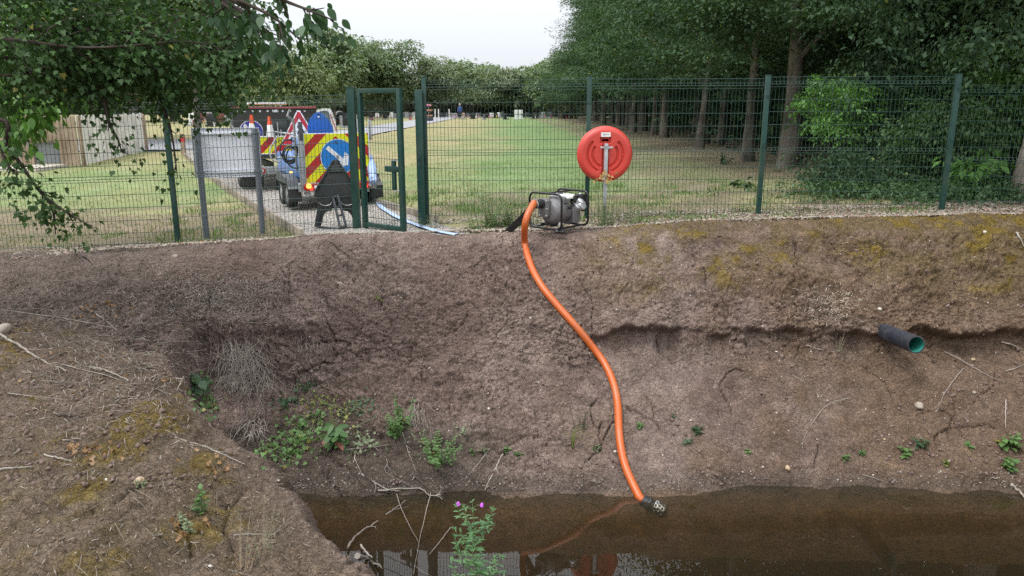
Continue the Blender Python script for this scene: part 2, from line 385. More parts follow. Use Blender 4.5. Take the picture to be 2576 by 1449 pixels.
def bank_material():
    m, n, l, p, out = mat_base('soil')
    at = n.new('ShaderNodeAttribute'); at.attribute_name = 'col'
    tc = n.new('ShaderNodeTexCoord')
    n1 = n.new('ShaderNodeTexNoise'); n1.inputs['Scale'].default_value = 38; n1.inputs['Detail'].default_value = 8; n1.inputs['Roughness'].default_value = .72
    n2 = n.new('ShaderNodeTexNoise'); n2.inputs['Scale'].default_value = 7; n2.inputs['Detail'].default_value = 6; n2.inputs['Roughness'].default_value = .6
    l.new(tc.outputs['Object'], n1.inputs['Vector']); l.new(tc.outputs['Object'], n2.inputs['Vector'])
    r1 = ramp(n, [(.28, (.84, .83, .82)), (.5, (1, 1, 1)), (.72, (1.15, 1.14, 1.13))]); l.new(n1.outputs[0], r1.inputs[0])
    r2 = ramp(n, [(.3, (.8, .78, .76)), (.7, (1.18, 1.18, 1.18))]); l.new(n2.outputs[0], r2.inputs[0])
    m1 = n.new('ShaderNodeMix'); m1.data_type = 'RGBA'; m1.blend_type = 'MULTIPLY'; m1.inputs[0].default_value = 1
    m2 = n.new('ShaderNodeMix'); m2.data_type = 'RGBA'; m2.blend_type = 'MULTIPLY'; m2.inputs[0].default_value = 1
    l.new(at.outputs['Color'], m1.inputs[6]); l.new(r1.outputs[0], m1.inputs[7])
    l.new(m1.outputs[2], m2.inputs[6]); l.new(r2.outputs[0], m2.inputs[7])
    # pale grit
    v = n.new('ShaderNodeTexVoronoi'); v.inputs['Scale'].default_value = 42; l.new(tc.outputs['Object'], v.inputs['Vector'])
    wn_ = n.new('ShaderNodeSeparateColor'); l.new(v.outputs['Color'], wn_.inputs[0])
    lt = n.new('ShaderNodeMath'); lt.operation = 'LESS_THAN'; lt.inputs[1].default_value = .17; l.new(v.outputs['Distance'], lt.inputs[0])
    g2 = n.new('ShaderNodeMath'); g2.operation = 'GREATER_THAN'; g2.inputs[1].default_value = .93; l.new(wn_.outputs[0], g2.inputs[0])
    mm = n.new('ShaderNodeMath'); mm.operation = 'MULTIPLY'; l.new(lt.outputs[0], mm.inputs[0]); l.new(g2.outputs[0], mm.inputs[1])
    m3 = n.new('ShaderNodeMix'); m3.data_type = 'RGBA'; m3.inputs[7].default_value = (.42, .36, .30, 1)
    l.new(mm.outputs[0], m3.inputs[0]); l.new(m2.outputs[2], m3.inputs[6]); l.new(m3.outputs[2], p.inputs['Base Color'])
    p.inputs['Roughness'].default_value = .92; p.inputs['Specular IOR Level'].default_value = .18
    # fine crumb structure: warped cells with narrow gaps, at two sizes
    nw = n.new('ShaderNodeTexNoise'); nw.inputs['Scale'].default_value = 18; nw.inputs['Detail'].default_value = 4; l.new(tc.outputs['Object'], nw.inputs['Vector'])
    wv = n.new('ShaderNodeVectorMath'); wv.operation = 'MULTIPLY_ADD'; wv.inputs[1].default_value = (.05, .05, .05)
    l.new(nw.outputs['Color'], wv.inputs[0]); l.new(tc.outputs['Object'], wv.inputs[2])
    n1s = n.new('ShaderNodeMath'); n1s.operation = 'MULTIPLY'; n1s.inputs[1].default_value = .7; l.new(n1.outputs[0], n1s.inputs[0])
    prev = n1s.outputs[0]
    for sc, wgt, e1 in ((21, 1.6, .07), (46, .6, .10)):
        ve = n.new('ShaderNodeTexVoronoi'); ve.feature = 'DISTANCE_TO_EDGE'; ve.inputs['Scale'].default_value = sc; l.new(wv.outputs[0], ve.inputs['Vector'])
        vc = n.new('ShaderNodeTexVoronoi'); vc.inputs['Scale'].default_value = sc; l.new(wv.outputs[0], vc.inputs['Vector'])
        sc_ = n.new('ShaderNodeSeparateColor'); l.new(vc.outputs['Color'], sc_.inputs[0])
        mr = n.new('ShaderNodeMapRange'); mr.interpolation_type = 'SMOOTHSTEP'; mr.inputs[2].default_value = e1; mr.inputs[4].default_value = wgt; l.new(ve.outputs['Distance'], mr.inputs[0])
        hm_ = n.new('ShaderNodeMath'); hm_.operation = 'MULTIPLY_ADD'; l.new(mr.outputs[0], hm_.inputs[0])
        of = n.new('ShaderNodeMath'); of.operation = 'MULTIPLY_ADD'; of.inputs[1].default_value = .7; of.inputs[2].default_value = .4; l.new(sc_.outputs[0], of.inputs[0]); l.new(of.outputs[0], hm_.inputs[1])
        l.new(prev, hm_.inputs[2]); prev = hm_.outputs[0]
    b = n.new('ShaderNodeBump'); b.inputs['Strength'].default_value = .85; b.inputs['Distance'].default_value = .010
    l.new(prev, b.inputs['Height']); l.new(b.outputs[0], p.inputs['Normal'])
    return m

def build_bank():
    ax = np.concatenate([np.arange(-9, -7, .12), np.arange(-7, 6.4, .0125), np.arange(6.4, 12.6, .12)])
    ay = np.concatenate([np.arange(-1, 2.4, .1), np.arange(2.4, 6.3, .019), np.arange(6.3, 7.85, .0105), np.arange(7.85, 8.35, .006),
                         np.arange(8.35, 9.45, .0105), np.arange(9.45, 10.5, .04)])
    X, Y = np.meshgrid(ax, ay)
    Z = H(X, Y)
    U, W = X, .75 * (Y + Z)                              # length along the slope
    # normals of the smooth shape
    e = .03
    nx = -(H(X + e, Y) - H(X - e, Y)) / (2 * e); ny = -(H(X, Y + e) - H(X, Y - e)) / (2 * e)
    il = 1 / np.sqrt(nx * nx + ny * ny + 1)
    steep = np.clip(-ny, 0, 3)
    # ---- masks
    big = fbm(U * .8 + 3, W * .8, 11, 4)
    med = fbm(U * 2.6, W * 2.6, 23, 4)
    right = sstep(.2, 1.6, X + big * .9)                # right-hand part of the far bank
    leftm = sstep(-.3, .25, (np.interp(Y, SH_Y, SH_X) - X) * .74) * (1 - sstep(7.0, 8.0, Y))
    crest = sstep(8.35, 9.0, Y)
    smoothz = right * sstep(-1.0, -1.25, Z) * sstep(6.2, 6.5, Y)     # the washed lower face
    shore = sstep(-1.78, -2.0, Z)
    # ---- crumbly clods
    wu, ww = U + .03 * fbm(U * 9, W * 9, 31, 3), W + .03 * fbm(U * 9 + 40, W * 9, 37, 3)
    f1, f2, cid, ct_ = worley(wu * 8, ww * 10.5, 3)
    g1, g2, gid, gt_ = worley(wu * 19 + 7, ww * 25, 8)
    h1, h2, hid, ht_ = worley(wu * 50 + 7, ww * 54, 12)
    plate = sstep(.0, .17, f2 - f1) * (.25 + .75 * cid)
    crumb = sstep(.0, .20, g2 - g1) * (.2 + .8 * gid)
    grit = (1 - np.clip(h1 * 1.3, 0, 1)) * hid
    flak = np.abs(fbm(U * 16, W * 20, 51, 4))
    d = (.085 * big + .055 * med) * (1 - .5 * crest)
    amp = (1.0 - .72 * smoothz) * (1 - .5 * shore)
    patch = sstep(-.35, .35, fbm(U * 1.5 + 9, W * 1.5, 61, 3))
    pB = sstep(-.3, .3, fbm(U * 2.1 + 19, W * 2.1, 67, 3))
    clod = (.030 * plate + .030 * ct_) * (.25 + .9 * patch) + (.018 * crumb + .022 * gt_) * (.35 + .8 * pB) + .006 * grit + .010 * ht_ - .020 * sstep(.08, .30, flak) * patch
    mound_soft = 1 - .35 * leftm
    # thin layers flaking off the face: ragged little steps
    tt = fbm(U * 2.6 + 5, W * 3.4, 111, 3, .45) * 5; fl = np.floor(tt); step = fl + sstep(.0, .16, tt - fl)
    tt2 = fbm(U * 9 + 15, W * 11, 117, 3, .5) * 3; fl2 = np.floor(tt2); step2 = fl2 + sstep(.0, .22, tt2 - fl2)
    flk = sstep(-.2, .5, fbm(U * .9 + 31, W * .9, 121, 3) + .25)
    d = d + (.014 * (step - .45) + .006 * (step2 - .45)) * (.2 + .9 * flk) * (1 - .5 * crest) * (1 - .8 * smoothz) * mound_soft * (1 - .6 * shore)
    d = d + (.95 * clod - .016) * amp * mound_soft * (1 - .3 * crest) + .005 * fbm(U * 34, W * 34, 71, 3)
    # hanging lip along the right-hand ledge
    lipn = fbm(X * 2.2, X * 0 + 4, 81, 3)
    led = sstep(.7, 1.3, X)
    Zn = Z + .07 * lipn + .03 * fbm(X * 9, X * 0 + 8, 83, 3); brk = .15 + .85 * sstep(-.25, .35, fbm(X * 1.3 + 3, X * 0, 85, 3) + .12)
    d = d + led * brk * (.085 * sstep(-.87, -.82, Zn) * sstep(-.50, -.74, Zn) - .135 * sstep(-.83, -.88, Zn) * sstep(-1.22, -.98, Zn))
    cliff = sstep(-3.75, -3.3, X) * (1 - sstep(-2.1, -1.75, X))
    d = d + cliff * .10 * np.exp(-((Z + .80) / .10) ** 2) - cliff * .10 * np.exp(-((Z + 1.5) / .22) ** 2)
    # long drying cracks
    rg = np.random.default_rng(5)
    for k in range(64):
        cx, cy_ = rg.uniform(-3.6, 6.2), rg.uniform(3.6, 6.9)
        if k > 50: cx, cy_ = rg.uniform(-3.4, -1.2), rg.uniform(2.2, 4.6)
        a = rg.normal(math.pi / 2, .5); px_, py_ = cx, cy_
        wd = rg.uniform(.003, .007)
        for s_ in range(int(rg.integers(5, 14))):
            qx, qy = px_ + .06 * math.cos(a), py_ + .06 * math.sin(a)
            j = np.nonzero((ax > min(px_, qx) - .05) & (ax < max(px_, qx) + .05))[0]
            if len(j):
                sl = slice(j[0], j[-1] + 1); uu, vv = U[:, sl], W[:, sl]
                dx, dy = qx - px_, qy - py_; t = np.clip(((uu - px_) * dx + (vv - py_) * dy) / (dx * dx + dy * dy), 0, 1)
                dd = np.hypot(uu - px_ - t * dx, vv - py_ - t * dy)
                d[:, sl] -= .05 * np.exp(-(dd / wd) ** 2)
            px_, py_ = qx, qy; a += rg.normal(0, .30)
    # moss cushions
    mossn = fbm(U * 5, W * 5, 91, 4) + .6 * fbm(U * 1.1, W * 1.1, 95, 3)
    m_right = sstep(.7, 1.6, X) * sstep(8.15, 8.9, Y + .4 * big) * sstep(-.42, .25, mossn + .35 * sstep(3.0, 5.0, X) + .30 * sstep(8.9, 9.2, Y) * (X > 1) + .3 * fbm(U * 18, W * 18, 98, 3))
    m_left = leftm * .75 * sstep(-.05, .6, mossn + .4 * fbm(U * 16, W * 16, 99, 3) + .5 * sstep(-1.3, -2.4, X) * (1 - sstep(4.6, 6.2, Y)) - .2)
    m_left2 = leftm * (1 - sstep(4.4, 5.6, Y))
    moss = np.clip(m_right + m_left, 0, 1)
    d = d + moss * .014 * (1 - np.clip(h1 * 1.2, 0, 1))
    under = sstep(ZW + .02, ZW - .12, Z)
    d = d * (1 - .75 * under) * (1 - .6 * sstep(9.5, 9.9, Y))
    P = np.stack([X + nx * il * d, Y + ny * il * d, Z + il * d], -1).reshape(-1, 3)
    # ---- colours of the material, plus shade painted in under the ledge lip
    def c3(c): return np.array(c)[None, None, :]
    red, pale = c3((.205, .148, .125)), c3((.305, .232, .198))
    ochre, brown = c3((.195, .132, .090)), c3((.178, .132, .098))
    damp, grey = c3((.088, .070, .056)), c3((.150, .125, .105))  # the damp tone also paints the shade under the right-hand lip
    mossc, mossd = c3((.205, .142, .030)), c3((.150, .112, .045))
    pn = sstep(-.3, .5, fbm(U * 1.3 + 20, W * 1.3, 101, 4))
    c = red * (1 - pn[..., None] * .8) + pale * pn[..., None] * .8
    oc = np.clip(right * sstep(1.8, 3.9, X + 1.2 * big) * .85 + right * .5 * sstep(.0, .6, med + .2), 0, 1)
    def mixc(c, k, t): return c * (1 - t[..., None]) + k * t[..., None]
    c = mixc(c, ochre, oc)
    c = mixc(c, brown, leftm * .9)
    c = mixc(c, grey * 1.15, .6 * sstep(-3.0, -4.6, X) * sstep(6.6, 7.6, Y))
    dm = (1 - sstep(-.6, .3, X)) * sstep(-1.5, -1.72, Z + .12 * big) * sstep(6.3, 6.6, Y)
    dm_shade = .55 * sstep(-1.9, -2.04, Z) + .2 * right * np.exp(-((Z + 1.02) / .09) ** 2)  # wet shore line, plus shade painted into the groove below the lip
    c = mixc(c, damp, np.clip(dm * .8 + dm_shade, 0, .9))
    c = mixc(c, mossd, moss * .6)
    c = mixc(c, mossc, moss * sstep(.15, .55, mossn + .25 * fbm(U * 12, W * 12, 97, 2)) * .9)
    c = mixc(c, mossd * 1.15, m_left2 * .12)
    c = mixc(c, c3((.30, .175, .085)), under * .85)
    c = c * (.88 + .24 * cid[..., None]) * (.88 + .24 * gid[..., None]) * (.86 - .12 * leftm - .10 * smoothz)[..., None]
    # faces, without what lies deep under water
    ny_, nx_ = X.shape
    I = np.arange(ny_ * nx_).reshape(ny_, nx_)
    F = np.stack([I[:-1, :-1], I[:-1, 1:], I[1:, 1:], I[1:, :-1]], -1)
    zmax = np.maximum(np.maximum(Z[:-1, :-1], Z[1:, 1:]), np.maximum(Z[:-1, 1:], Z[1:, :-1]))
    keep = zmax > -2.62
    F = F[keep]
    used = np.zeros(ny_ * nx_, bool); used[F.ravel()] = True
    remap = np.cumsum(used) - 1
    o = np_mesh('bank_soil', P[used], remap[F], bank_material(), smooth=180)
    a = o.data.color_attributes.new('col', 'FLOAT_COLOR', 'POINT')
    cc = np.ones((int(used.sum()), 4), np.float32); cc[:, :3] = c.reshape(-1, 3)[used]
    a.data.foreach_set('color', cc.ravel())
    tag(o, kind='structure')
    return o
bank = build_bank()
bpy.context.view_layer.update()

def hit(px, py):
    """the point of the bank under a line of sight (for choosing places on it), with its normal"""
    d = ray(px, py)
    ok, loc, nrm, _ = bank.ray_cast(EYE, d, distance=14)
    return (loc.copy(), nrm.copy()) if ok else (None, None)
def drop(x, y):
    ok, loc, nrm, _ = bank.ray_cast(Vector((x, y, 3)), Vector((0, 0, -1)), distance=8)
    if ok: return loc.copy(), nrm.copy()
    return Vector((x, y, float(H(x, y)))), Vector((0, 0, 1))

# pond bottom and water
pb = MB(); pb.add([(-3, 3.2, -2.61), (12, 3.2, -2.61), (12, 7.2, -2.61), (-3, 7.2, -2.61)], [(0, 1, 2, 3)])
tag(pb.build('pond_bed', paint('pond_mud', (.10, .065, .03), .95, var=.3, scale=2, bump=.3), smooth=None), kind='structure')

def water_material():
    m, n, l, p, out = mat_base('pond_water')
    n.remove(p)
    fr = n.new('ShaderNodeFresnel'); fr.inputs['IOR'].default_value = 1.42
    tr = n.new('ShaderNodeBsdfTransparent'); tr.inputs['Color'].default_value = (.90, .88, .82, 1)
    gl = n.new('ShaderNodeBsdfGlossy'); gl.inputs['Roughness'].default_value = .012; gl.inputs['Color'].default_value = (1, 1, 1, 1)
    ms = n.new('ShaderNodeMixShader')
    tc = n.new('ShaderNodeTexCoord')
    nz = n.new('ShaderNodeTexNoise'); nz.inputs['Scale'].default_value = 1.6; nz.inputs['Detail'].default_value = 3
    l.new(tc.outputs['Object'], nz.inputs['Vector'])
    b = n.new('ShaderNodeBump'); b.inputs['Strength'].default_value = .05; b.inputs['Distance'].default_value = .03
    # a few rings where something stirs the surface
    prev = nz.outputs[0]
    for (cx, cy_, sc, rad) in ((1.04, 5.36, 46, .16), (.32, 5.36, 52, .10), (1.12, 5.63, 60, .07)):
        mp = n.new('ShaderNodeMapping'); mp.inputs['Location'].default_value = (-cx, -cy_, 0); l.new(tc.outputs['Object'], mp.inputs[0])
        ln = n.new('ShaderNodeVectorMath'); ln.operation = 'LENGTH'; l.new(mp.outputs[0], ln.inputs[0])
        w1 = n.new('ShaderNodeMath'); w1.operation = 'MULTIPLY'; w1.inputs[1].default_value = sc * 2; l.new(ln.outputs['Value'], w1.inputs[0])
        s1 = n.new('ShaderNodeMath'); s1.operation = 'SINE'; l.new(w1.outputs[0], s1.inputs[0])
        fo = n.new('ShaderNodeMapRange'); fo.inputs[1].default_value = rad * .3; fo.inputs[2].default_value = rad; fo.inputs[3].default_value = .5; fo.inputs[4].default_value = 0
        l.new(ln.outputs['Value'], fo.inputs[0])
        ml = n.new('ShaderNodeMath'); ml.operation = 'MULTIPLY_ADD'; l.new(s1.outputs[0], ml.inputs[0]); l.new(fo.outputs[0], ml.inputs[1]); l.new(prev, ml.inputs[2]); prev = ml.outputs[0]
    l.new(prev, b.inputs['Height']); l.new(b.outputs[0], gl.inputs['Normal']); l.new(b.outputs[0], fr.inputs['Normal'])
    df = n.new('ShaderNodeBsdfDiffuse'); df.inputs['Color'].default_value = (.040, .038, .024, 1)
    mu = n.new('ShaderNodeMixShader'); mu.inputs[0].default_value = .24
    l.new(tr.outputs[0], mu.inputs[1]); l.new(df.outputs[0], mu.inputs[2])
    l.new(fr.outputs[0], ms.inputs[0]); l.new(mu.outputs[0], ms.inputs[1]); l.new(gl.outputs[0], ms.inputs[2])
    l.new(ms.outputs[0], out.inputs['Surface'])
    va = n.new('ShaderNodeVolumeAbsorption'); va.inputs['Color'].default_value = (.52, .42, .24, 1); va.inputs['Density'].default_value = 4.0
    l.new(va.outputs[0], out.inputs['Volume'])
    return m
wb = MB(); wb.box((4.5, 5.2, (ZW - 2.66) / 2), (15.6, 4.3, ZW + 2.66))
water = wb.build('water', water_material(), smooth=None); tag(water, kind='structure')

# ---------------- lawn, to the horizon
def lawn_material():
    m, n, l, p, out = mat_base('lawn')
    tc = n.new('ShaderNodeTexCoord'); at = n.new('ShaderNodeAttribute'); at.attribute_name = 'col'
    n1 = n.new('ShaderNodeTexNoise'); n1.inputs['Scale'].default_value = 9; n1.inputs['Detail'].default_value = 9; n1.inputs['Roughness'].default_value = .75
    l.new(tc.outputs['Object'], n1.inputs['Vector'])
    n2 = n.new('ShaderNodeTexNoise'); n2.inputs['Scale'].default_value = .9; n2.inputs['Detail'].default_value = 5; n2.inputs['Roughness'].default_value = .65
    l.new(tc.outputs['Object'], n2.inputs['Vector'])
    r1 = ramp(n, [(.3, (.55, .56, .5)), (.52, (1, 1, 1)), (.75, (1.45, 1.4, 1.3))]); l.new(n1.outputs[0], r1.inputs[0])
    r2 = ramp(n, [(.36, (.80, .86, .72)), (.64, (1.15, 1.08, 1.1))]); l.new(n2.outputs[0], r2.inputs[0])
    m1 = n.new('ShaderNodeMix'); m1.data_type = 'RGBA'; m1.blend_type = 'MULTIPLY'; m1.inputs[0].default_value = 1
    m2 = n.new('ShaderNodeMix'); m2.data_type = 'RGBA'; m2.blend_type = 'MULTIPLY'; m2.inputs[0].default_value = 1
    l.new(at.outputs['Color'], m1.inputs[6]); l.new(r1.outputs[0], m1.inputs[7]); l.new(m1.outputs[2], m2.inputs[6]); l.new(r2.outputs[0], m2.inputs[7])
    l.new(m2.outputs[2], p.inputs['Base Color']); p.inputs['Roughness'].default_value = .95; p.inputs['Specular IOR Level'].default_value = .1
    b = n.new('ShaderNodeBump'); b.inputs['Strength'].default_value = .8; b.inputs['Distance'].default_value = .04
    l.new(n1.outputs[0], b.inputs['Height']); l.new(b.outputs[0], p.inputs['Normal'])
    return m
def wood_edge(y): return np.interp(y, [9, 12, 16, 22, 40, 95], [9.5, 7.0, 5.6, 5.4, 6.6, 6.0])
def lawn_colour(X, Y):
    n1 = fbm(X * .35, Y * .35, 201, 4); n2 = fbm(X * 1.3, Y * 1.3, 205, 4); st = fbm(X * .5, Y * .05, 209, 3)
    dry, green, bare = np.array((.315, .275, .158)), np.array((.180, .255, .112)), np.array((.215, .170, .130))
    g = np.full(X.shape, .28) + .45 * n1 + .35 * n2
    strip = np.exp(-((X - np.interp(Y, [14, 30, 90], [1.0, 2.0, 1.5])) / np.interp(Y, [14, 40, 90], [3.0, 2.4, 4.0])) ** 2)
    g = g + .95 * strip * sstep(12, 20, Y) - .30 * sstep(-1.0, -4.5, X) * sstep(16, 26, Y) + .25 * st
    # the grass left of the track: green further back, worn near the fence
    g = g + .45 * np.exp(-((Y - 20) / 7) ** 2) * (X < -6) + .1
    c = dry + (green - dry) * np.clip(g, 0, 1)[..., None]
    e = wood_edge(Y)
    b = .88 * sstep(-2.4, .2, X - e + 1.2 * n2 + .8 * n1)
    pth = .75 * np.exp(-((X - np.interp(Y, [10, 16, 30, 60, 90], [3.2, 3.4, 4.1, 4.1, 3.2]) - .3 * n1) / np.interp(Y, [12, 30, 90], [1.3, .5, .9])) ** 2) * sstep(-.6, .3, n2 + .25)
    b2 = sstep(.05, .5, n2 + .35 * (Y < 13.5) + .45 * (X < -3) * (Y < 14.5)) * (1 - sstep(13, 18, Y)) * .88
    b = np.clip(np.maximum(np.maximum(b, pth), b2), 0, .92)
    return c * (1 - b[..., None]) + bare * b[..., None]
def build_lawn():
    ax = np.concatenate([-np.geomspace(300, 20, 24), np.arange(-19.5, 19.6, .3), np.geomspace(20, 300, 24)])
    ay = np.concatenate([[-80, -40, -20, -10, -5, -2, -.95], np.arange(0, 9.5, 1.0), np.arange(9.62, 22, .22), np.arange(22, 50, .5), np.geomspace(50, 420, 60)])
    X, Y = np.meshgrid(ax, ay)
    Z = ground(X, Y) + .035 * fbm(X * .9, Y * .9, 301, 3) * sstep(9.5, 11, Y)
    I = np.arange(X.size).reshape(X.shape)
    F = np.stack([I[:-1, :-1], I[:-1, 1:], I[1:, 1:], I[1:, :-1]], -1)
    cx, cy_ = (X[:-1, :-1] + X[1:, 1:]) / 2, (Y[:-1, :-1] + Y[1:, 1:]) / 2
    hole = (cx > -9.0) & (cx < 12.4) & (cy_ > -1.0) & (cy_ < 9.72)
    o = np_mesh('lawn', np.stack([X, Y, Z], -1).reshape(-1, 3), F[~hole], lawn_material(), smooth=180)
    a = o.data.color_attributes.new('col', 'FLOAT_COLOR', 'POINT')
    c = np.ones((X.size, 4), np.float32); c[:, :3] = lawn_colour(X, Y).reshape(-1, 3); a.data.foreach_set('color', c.ravel())
    return tag(o, kind='structure')
lawn = build_lawn()

# ---------------- gravel track with timber edging, and the far asphalt path
HDG = R(27)                                             # the track runs away to the left
TF = Vector((-math.sin(HDG), math.cos(HDG), 0)); TR = Vector((math.cos(HDG), math.sin(HDG), 0))
TL0 = Vector((-2.90, 10.28, 0)); TR0 = Vector((-1.25, 10.95, 0))
def gravel_mat():
    m, n, l, p, out = mat_base('gravel')
    tc = n.new('ShaderNodeTexCoord'); v = n.new('ShaderNodeTexVoronoi'); v.inputs['Scale'].default_value = 38; l.new(tc.outputs['Object'], v.inputs['Vector'])
    s = n.new('ShaderNodeSeparateColor'); l.new(v.outputs['Color'], s.inputs[0])
    rp = ramp(n, [(0, (.22, .20, .18)), (.35, (.44, .40, .36)), (.75, (.60, .56, .51)), (1, (.78, .74, .69))]); l.new(s.outputs[0], rp.inputs[0])
    dk = ramp(n, [(.30, (1, 1, 1)), (.75, (.42, .40, .37))]); l.new(v.outputs['Distance'], dk.inputs[0])
    mx = n.new('ShaderNodeMix'); mx.data_type = 'RGBA'; mx.blend_type = 'MULTIPLY'; mx.inputs[0].default_value = 1
    l.new(rp.outputs[0], mx.inputs[6]); l.new(dk.outputs[0], mx.inputs[7]); l.new(mx.outputs[2], p.inputs['Base Color'])
    p.inputs['Roughness'].default_value = .9
    iv = n.new('ShaderNodeMath'); iv.operation = 'SUBTRACT'; iv.inputs[0].default_value = 1; l.new(v.outputs['Distance'], iv.inputs[1])
    b = n.new('ShaderNodeBump'); b.inputs['Strength'].default_value = 1; b.inputs['Distance'].default_value = .03; l.new(iv.outputs[0], b.inputs['Height']); l.new(b.outputs[0], p.inputs['Normal'])
    return m
gravel = gravel_mat()
def strip_mesh(name, Lp, Rp, m, dz, nx=8):
    vs, fs = [], []
    for a, b in zip(Lp, Rp):
        for k in range(nx + 1):
            q = a.lerp(b, k / nx); vs.append((q.x, q.y, gz(q.x, q.y) + dz + .012 * float(fbm(np.array(q.x * 2.0), np.array(q.y * 2.0), 5, 2))))
    w = nx + 1
    for i in range(len(Lp) - 1):
        for k in range(nx): fs.append((i * w + k, i * w + k + 1, (i + 1) * w + k + 1, (i + 1) * w + k))
    me = bpy.data.meshes.new(name); me.from_pydata(vs, [], fs); me.update()
    return tag(finish(name, me, m, smooth=180), kind='structure')
NT = 46
strip_mesh('gravel_track', [TL0 + TF * (t * .5 - 1.2) for t in range(NT)], [TR0 + TF * (t * .5 - 1.6) for t in range(NT)], gravel, .05)
asph = paint('asphalt_path', (.30, .30, .315), .9, var=.12, scale=5, bump=.3, bscale=80, spec=.2)
def path_strip(name, A, B, dz):
    a = smooth_path([Vector((*q, 0)) for q in A], 8); b = smooth_path([Vector((*q, 0)) for q in B], 8)
    strip_mesh(name, a, b, asph, dz, 6)
path_strip('asphalt_path', [(-60, 37.5), (-30, 37), (-14, 37), (-11.5, 42), (-11.0, 56), (-10.6, 83), (-10.6, 112)],
           [(-60, 29.5), (-30, 29.2), (-13, 29.5), (-8.0, 33.5), (-7.6, 46), (-7.2, 80), (-7.0, 112)], .045)

timber = bark_mat('edging_timber', (.15, .125, .10), (.36, .31, .25), 10)
def edging(start, f, n_, label, ln=2.4):
    root = empty('timber_edging', (start.x, start.y, gz(start.x, start.y)), 0, label, 'edging', None)
    for k in range(n_):
        a, b = start + f * (k * ln), start + f * (k * ln + ln - .012)
        za, zb = gz(a.x, a.y) + .055, gz(b.x, b.y) + .055
        j = random.uniform(-.012, .012)
        mb = MB().bar((a.x, a.y, za + j), (b.x, b.y, zb + j + random.uniform(-.01, .01)), .04, .16)
        o = mb.build('edging_board', timber, None, bevel=.004); o.parent = root; o.matrix_parent_inverse = root.matrix_basis.inverted()
    return root
edging(TL0 - TR * .03 - TF * .3, TF, 8, 'timber edging boards along the left side of the gravel track')
edging(TR0 + TR * .03 - TF * .4, TF, 8, 'timber edging boards along the right side of the gravel track behind the gate')
# ------------------------------------------------------------------ foliage
def unit(v): return v / np.maximum(np.linalg.norm(v, axis=-1, keepdims=True), 1e-9)
def leaf_quads(P, D, N, L, Wd, fold=.18):
    """folded diamond leaves: base P, direction D, face normal N, length L, width Wd -> verts, faces"""
    Sd = unit(np.cross(D, N)); N = np.cross(Sd, D)
    L = L[:, None]; Wd = Wd[:, None]
    mid = P + D * L * .48 + N * (Wd * fold)
    v = np.stack([P, mid + Sd * Wd * .5, P + D * L - N * L * .12, mid - Sd * Wd * .5], 1).reshape(-1, 3)
    f = np.arange(len(v)).reshape(-1, 4)
    return v, f
LOBE = np.array([(0, 0), (.13, .10), (.42, .02), (.34, .24), (.50, .52), (.26, .50), (.17, .74), (0, 1.0),
                 (-.17, .74), (-.26, .50), (-.50, .52), (-.34, .24), (-.42, .02), (-.13, .10)])
OVAL = np.array([(0, 0), (.20, .16), (.30, .38), (.25, .62), (.10, .86), (0, 1.0), (-.10, .86), (-.25, .62), (-.30, .38), (-.20, .16)])
LANCE = np.array([(0, 0), (.10, .14), (.13, .38), (.09, .68), (0, 1.0), (-.09, .68), (-.13, .38), (-.10, .14)])
def leaf_shapes(tmpl, P, D, N, L, curl=.18, cup=.2):
    Sd = unit(np.cross(D, N)); N = np.cross(Sd, D); k = len(tmpl)
    tx, ty = tmpl[:, 0][None, :, None], tmpl[:, 1][None, :, None]; L = L[:, None, None]
    v = P[:, None] + Sd[:, None] * tx * L + D[:, None] * ty * L + N[:, None] * (np.abs(tx) * cup - ty * ty * curl) * L
    return v.reshape(-1, 3), np.arange(len(P) * k).reshape(-1, k)
def rand_dirs(rg, n):
    return unit(rg.normal(size=(n, 3)))

def crown_clusters(rg, n, centre, rad, zmin=None, shell=.55, lump=.28, seed=0):
    """centres of leaf sprays through an uneven crown volume"""
    out = []
    d = rand_dirs(rg, n * 3)
    r = (shell + (1 - shell) * rg.random(n * 3) ** .6)
    az_ = np.arctan2(d[:, 1], d[:, 0]); lumpy = 1 + lump * fbm(az_ * 1.3 + seed, d[:, 2] * 2.4 + seed * 1.7, 400 + seed, 3) * 2
    p = np.array(centre) + d * np.array(rad) * (r * lumpy)[:, None]
    if zmin is not None: p = p[p[:, 2] > zmin]
    return p[:n]
def spray_leaves(rg, C, per, spread, leaf, flat=.35, droop=.35, out=None, up=.9, wr=.55, jit=.5):
    """flat sprays of leaves about each centre"""
    n = len(C); k = per
    tilt = unit(np.stack([rg.normal(0, .35, n), rg.normal(0, .35, n), np.ones(n)], -1))        # spray plane normal
    a = rg.random((n, k)) * 2 * np.pi; rr = np.sqrt(rg.random((n, k))) * spread * (.6 + .8 * rg.random((n, 1)))
    t1 = unit(np.cross(tilt, rand_dirs(rg, n))); t2 = np.cross(tilt, t1)
    off = (t1[:, None] * np.cos(a)[..., None] + t2[:, None] * np.sin(a)[..., None]) * rr[..., None]
    off = off + tilt[:, None] * rg.normal(0, flat * spread, (n, k))[..., None] * .5
    off[..., 2] -= droop * rr ** 2 / max(spread, 1e-6)
    P = (C[:, None] + off).reshape(-1, 3)
    D = unit(off.reshape(-1, 3) + rand_dirs(rg, n * k) * spread * .45 + np.array([0, 0, -droop * spread * .5]))
    N = unit(np.repeat(tilt, k, 0) * up + rand_dirs(rg, n * k) * jit)
    L = leaf * (.65 + .7 * rg.random(n * k))
    return P, D, N, L, L * wr
